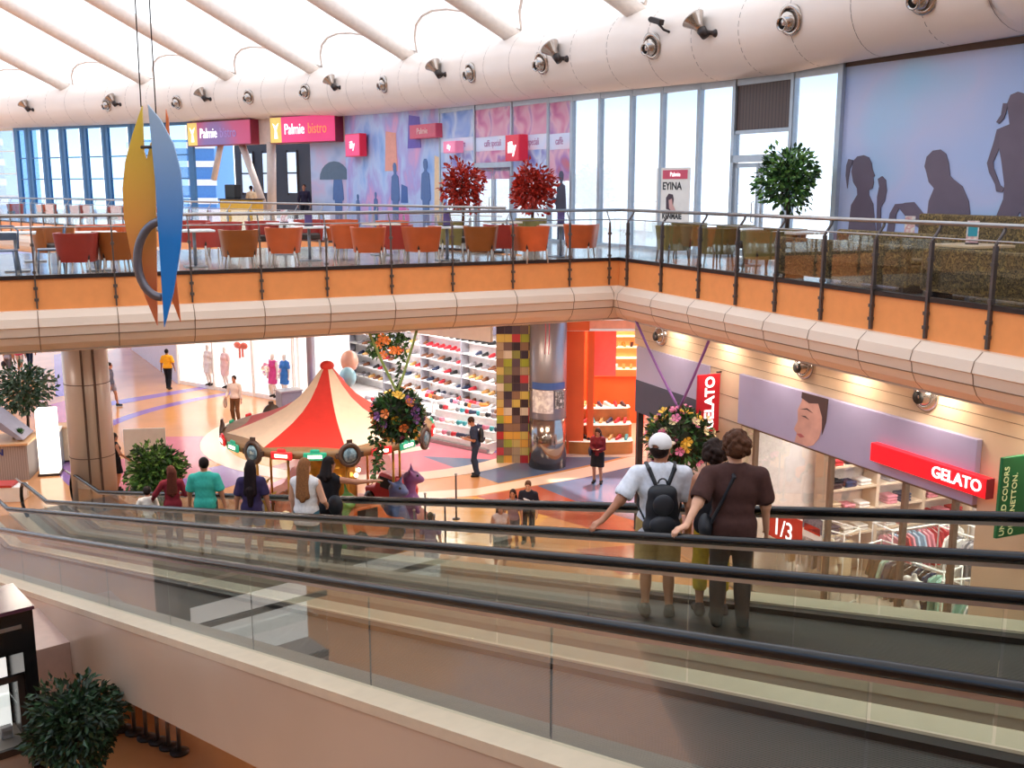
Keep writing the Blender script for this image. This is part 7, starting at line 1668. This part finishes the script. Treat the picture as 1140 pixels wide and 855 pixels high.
ZS = [.5, 1.0, 1.5, 2.0, 2.5]
for z in ZS: b = MB(); b.bb(1.0, 5.0, -.42, 0, z - .04, z); b.build('shelf', m_shw, T)
for x in (1.0, 2.3, 3.6, 5.0): b = MB(); b.bb(x - .04, x + .04, -.42, 0, 0, 3.2); b.build('upright', m_shw, T)
for x0, x1, c_ in ((1.1, 1.5, 'd8a860'), (1.6, 2.25, 'e8e0d8'), (2.4, 3.2, 'f0e8e4'), (3.25, 3.55, 'c89a40'), (3.7, 4.9, 'd8d0c8')): b = MB(); b.bb(x0, x1, -.03, 0, 2.6, 3.3); b.build('top_panel', mat('top_panel_' + c_, c_, .5), T)
for zi, z in enumerate(ZS):
    x = 1.25
    while x < 4.8:
        if min(abs(x - u_) for u_ in (2.3, 3.6)) > .2:
            c_ = rnd.choice(['white', 'pink', 'black', 'red', 'beige', 'navy', 'white', 'grey']); w_ = Vector(p) + Matrix.Rotation(GX, 3, 'Z') @ Vector((x, -.22, z)); n_ = rnd.randrange(2, 4)
            TT = thing('folded_garments', '%s pile of folded garments on the %s end-wall shelf of the clothes shop' % (c_, names_z[zi]), 'folded clothes', tuple(w_), GX, '%s folded piles on the %s end-wall shelf' % (c_, names_z[zi]))
            for k in range(n_): b = MB(); b.bb(-.14, .14, -.16, .14, .003 + k * .065, .06 + k * .065); b.build('folded_garment', cloth(GC[c_]), TT, bevel=.022)
        x += .38
for i, (t, d, c_, lab) in enumerate([(9.0, .9, 'e4e0dc', 'headless mannequin in a white top beside the green flag'), (7.3, .9, 'd8d4d0', 'headless mannequin in a pale grey top in the middle of the window'), (5.3, .8, 'cfc8b8', 'headless mannequin in a beige top right of the sale poster')]):
    q = gp(t, d, .02); T = thing('torso_mannequin', lab, 'mannequin', q, GA, 'torso mannequins in the clothes shop window')
    vs, fs = sdf_mesh([('u', 'e', V(0, 0, 1.0), (.16, .11, .14)), ('u', 'e', V(0, 0, 1.18), (.13, .095, .16)), ('u', 'e', V(0, 0, 1.36), (.17, .11, .15)), ('u', 'c', V(-.15, 0, 1.44), V(.15, 0, 1.44), .065, .065), ('u', 'c', V(0, 0, 1.46), V(0, 0, 1.56), .05, .045), ('u', 'c', V(-.18, 0, 1.43), V(-.24, 0, 1.22), .06, .055), ('u', 'c', V(.18, 0, 1.43), V(.24, 0, 1.22), .06, .055), ('p', 'all', V(0, 0, .86), V(0, 0, -1.))], .02, .04)
    np_obj('torso', vs, fs, cloth(c_), T); b = MB(); b.cyl((0, 0, .03), (0, 0, .9), .02); b.build('stand', m_steel, T); b = MB(); b.lathe([(.18, 0), (.18, .02), (.03, .04)], 18); b.build('base', m_steel, T)
# first right-hand shop: a few mannequins and a counter behind the flower ball
q = gp(.2, 1.2, 0); T = thing('shop_counter', 'pinkish display counter in the dark-framed shop behind the yellow flower ball', 'counter', q, GA); b = MB(); b.bb(-.6, 1.4, -.3, .3, 0, .9); b.build('body', mat('counter_pink', 'd89aa0', .4), T, bevel=.02); b = MB(); b.bb(-.65, 1.45, -.35, .35, .9, .95); b.build('top', m_white, T)
# ---------------------------------------------------------------- lamps of the place, plus added fill over the carousel
WARM = (1, .80, .58); NEUT = (1, .95, .9)
# downlights in the soffit under the right balcony, washing the tiled wall
for t in (1.0, 2.9, 4.8, 6.7, 8.6, 10.6):
    p = along(along(Cn, RD, t), RN, .62); lamp('AREA', (p[0], p[1], 5.24), 26, (1, .86, .70), .4, name='soffit_light')
# clothes shop ceiling
for t in (4.4, 6.6, 8.8): lamp('AREA', gp(t, 2.6, 4.3), 130, (1, .92, .86), 1.4, name='shop_ceiling_lamp')
lamp('AREA', gp(.8, 2.0, 4.3), 50, (1, .85, .75), 1.2, name='shop_ceiling_lamp')
# orange shop
for x in (2.6, 4.6): lamp('AREA', (x, 32.8, 4.45), 170, (1, .85, .7), 1.5, name='shop_ceiling_lamp')
# shoe shop
for t, d in ((-1.2, 1.6), (1.2, 2.0), (3.8, 2.2), (6.2, 2.0)):
    p = along(along(SBp, SDr, t), SNn, d); lamp('AREA', (p[0], p[1], 4.5), 210, (1, .97, .95), 1.6, name='shop_ceiling_lamp')
# dress shop
for t in (1.4, 3.5, 5.6):
    p = along(along(DA, DD, t), DN, 1.2); lamp('AREA', (p[0], p[1], 4.3), 170, (1, .96, .92), 1.5, name='shop_ceiling_lamp')
# bistro
lamp('AREA', (ba[0] + bd[0] * 4 - bd[1] * 2.5, ba[1] + bd[1] * 4 + bd[0] * 2.5, 10.2), 120, WARM, 2, name='bistro_lamp')
# corridor and under-bridge lamps
for x, y in ((-24, 44), (-30, 54), (-22, 34), (-15, 22)): lamp('AREA', (x, y, 5.2), 170, (1, .9, .85), 2.0, name='corridor_lamp')
for x, y in ((-2, 26.5), (-8.5, 34.5), (.8, 26)): lamp('AREA', (x, y, 5.2), 150, WARM, 1.2, name='underbridge_lamp')
for t in (-2.5, -5, -7.5, -10, -12.5):  # added fill row under the bridge edge, put in to brighten the carousel canopy
    p = along(along(Cn, LU, t), LN, .75); lamp('AREA', (p[0], p[1], 5.22), 75, (1, .88, .74), .5, name='soffit_light')
bpy.context.view_layer.update()
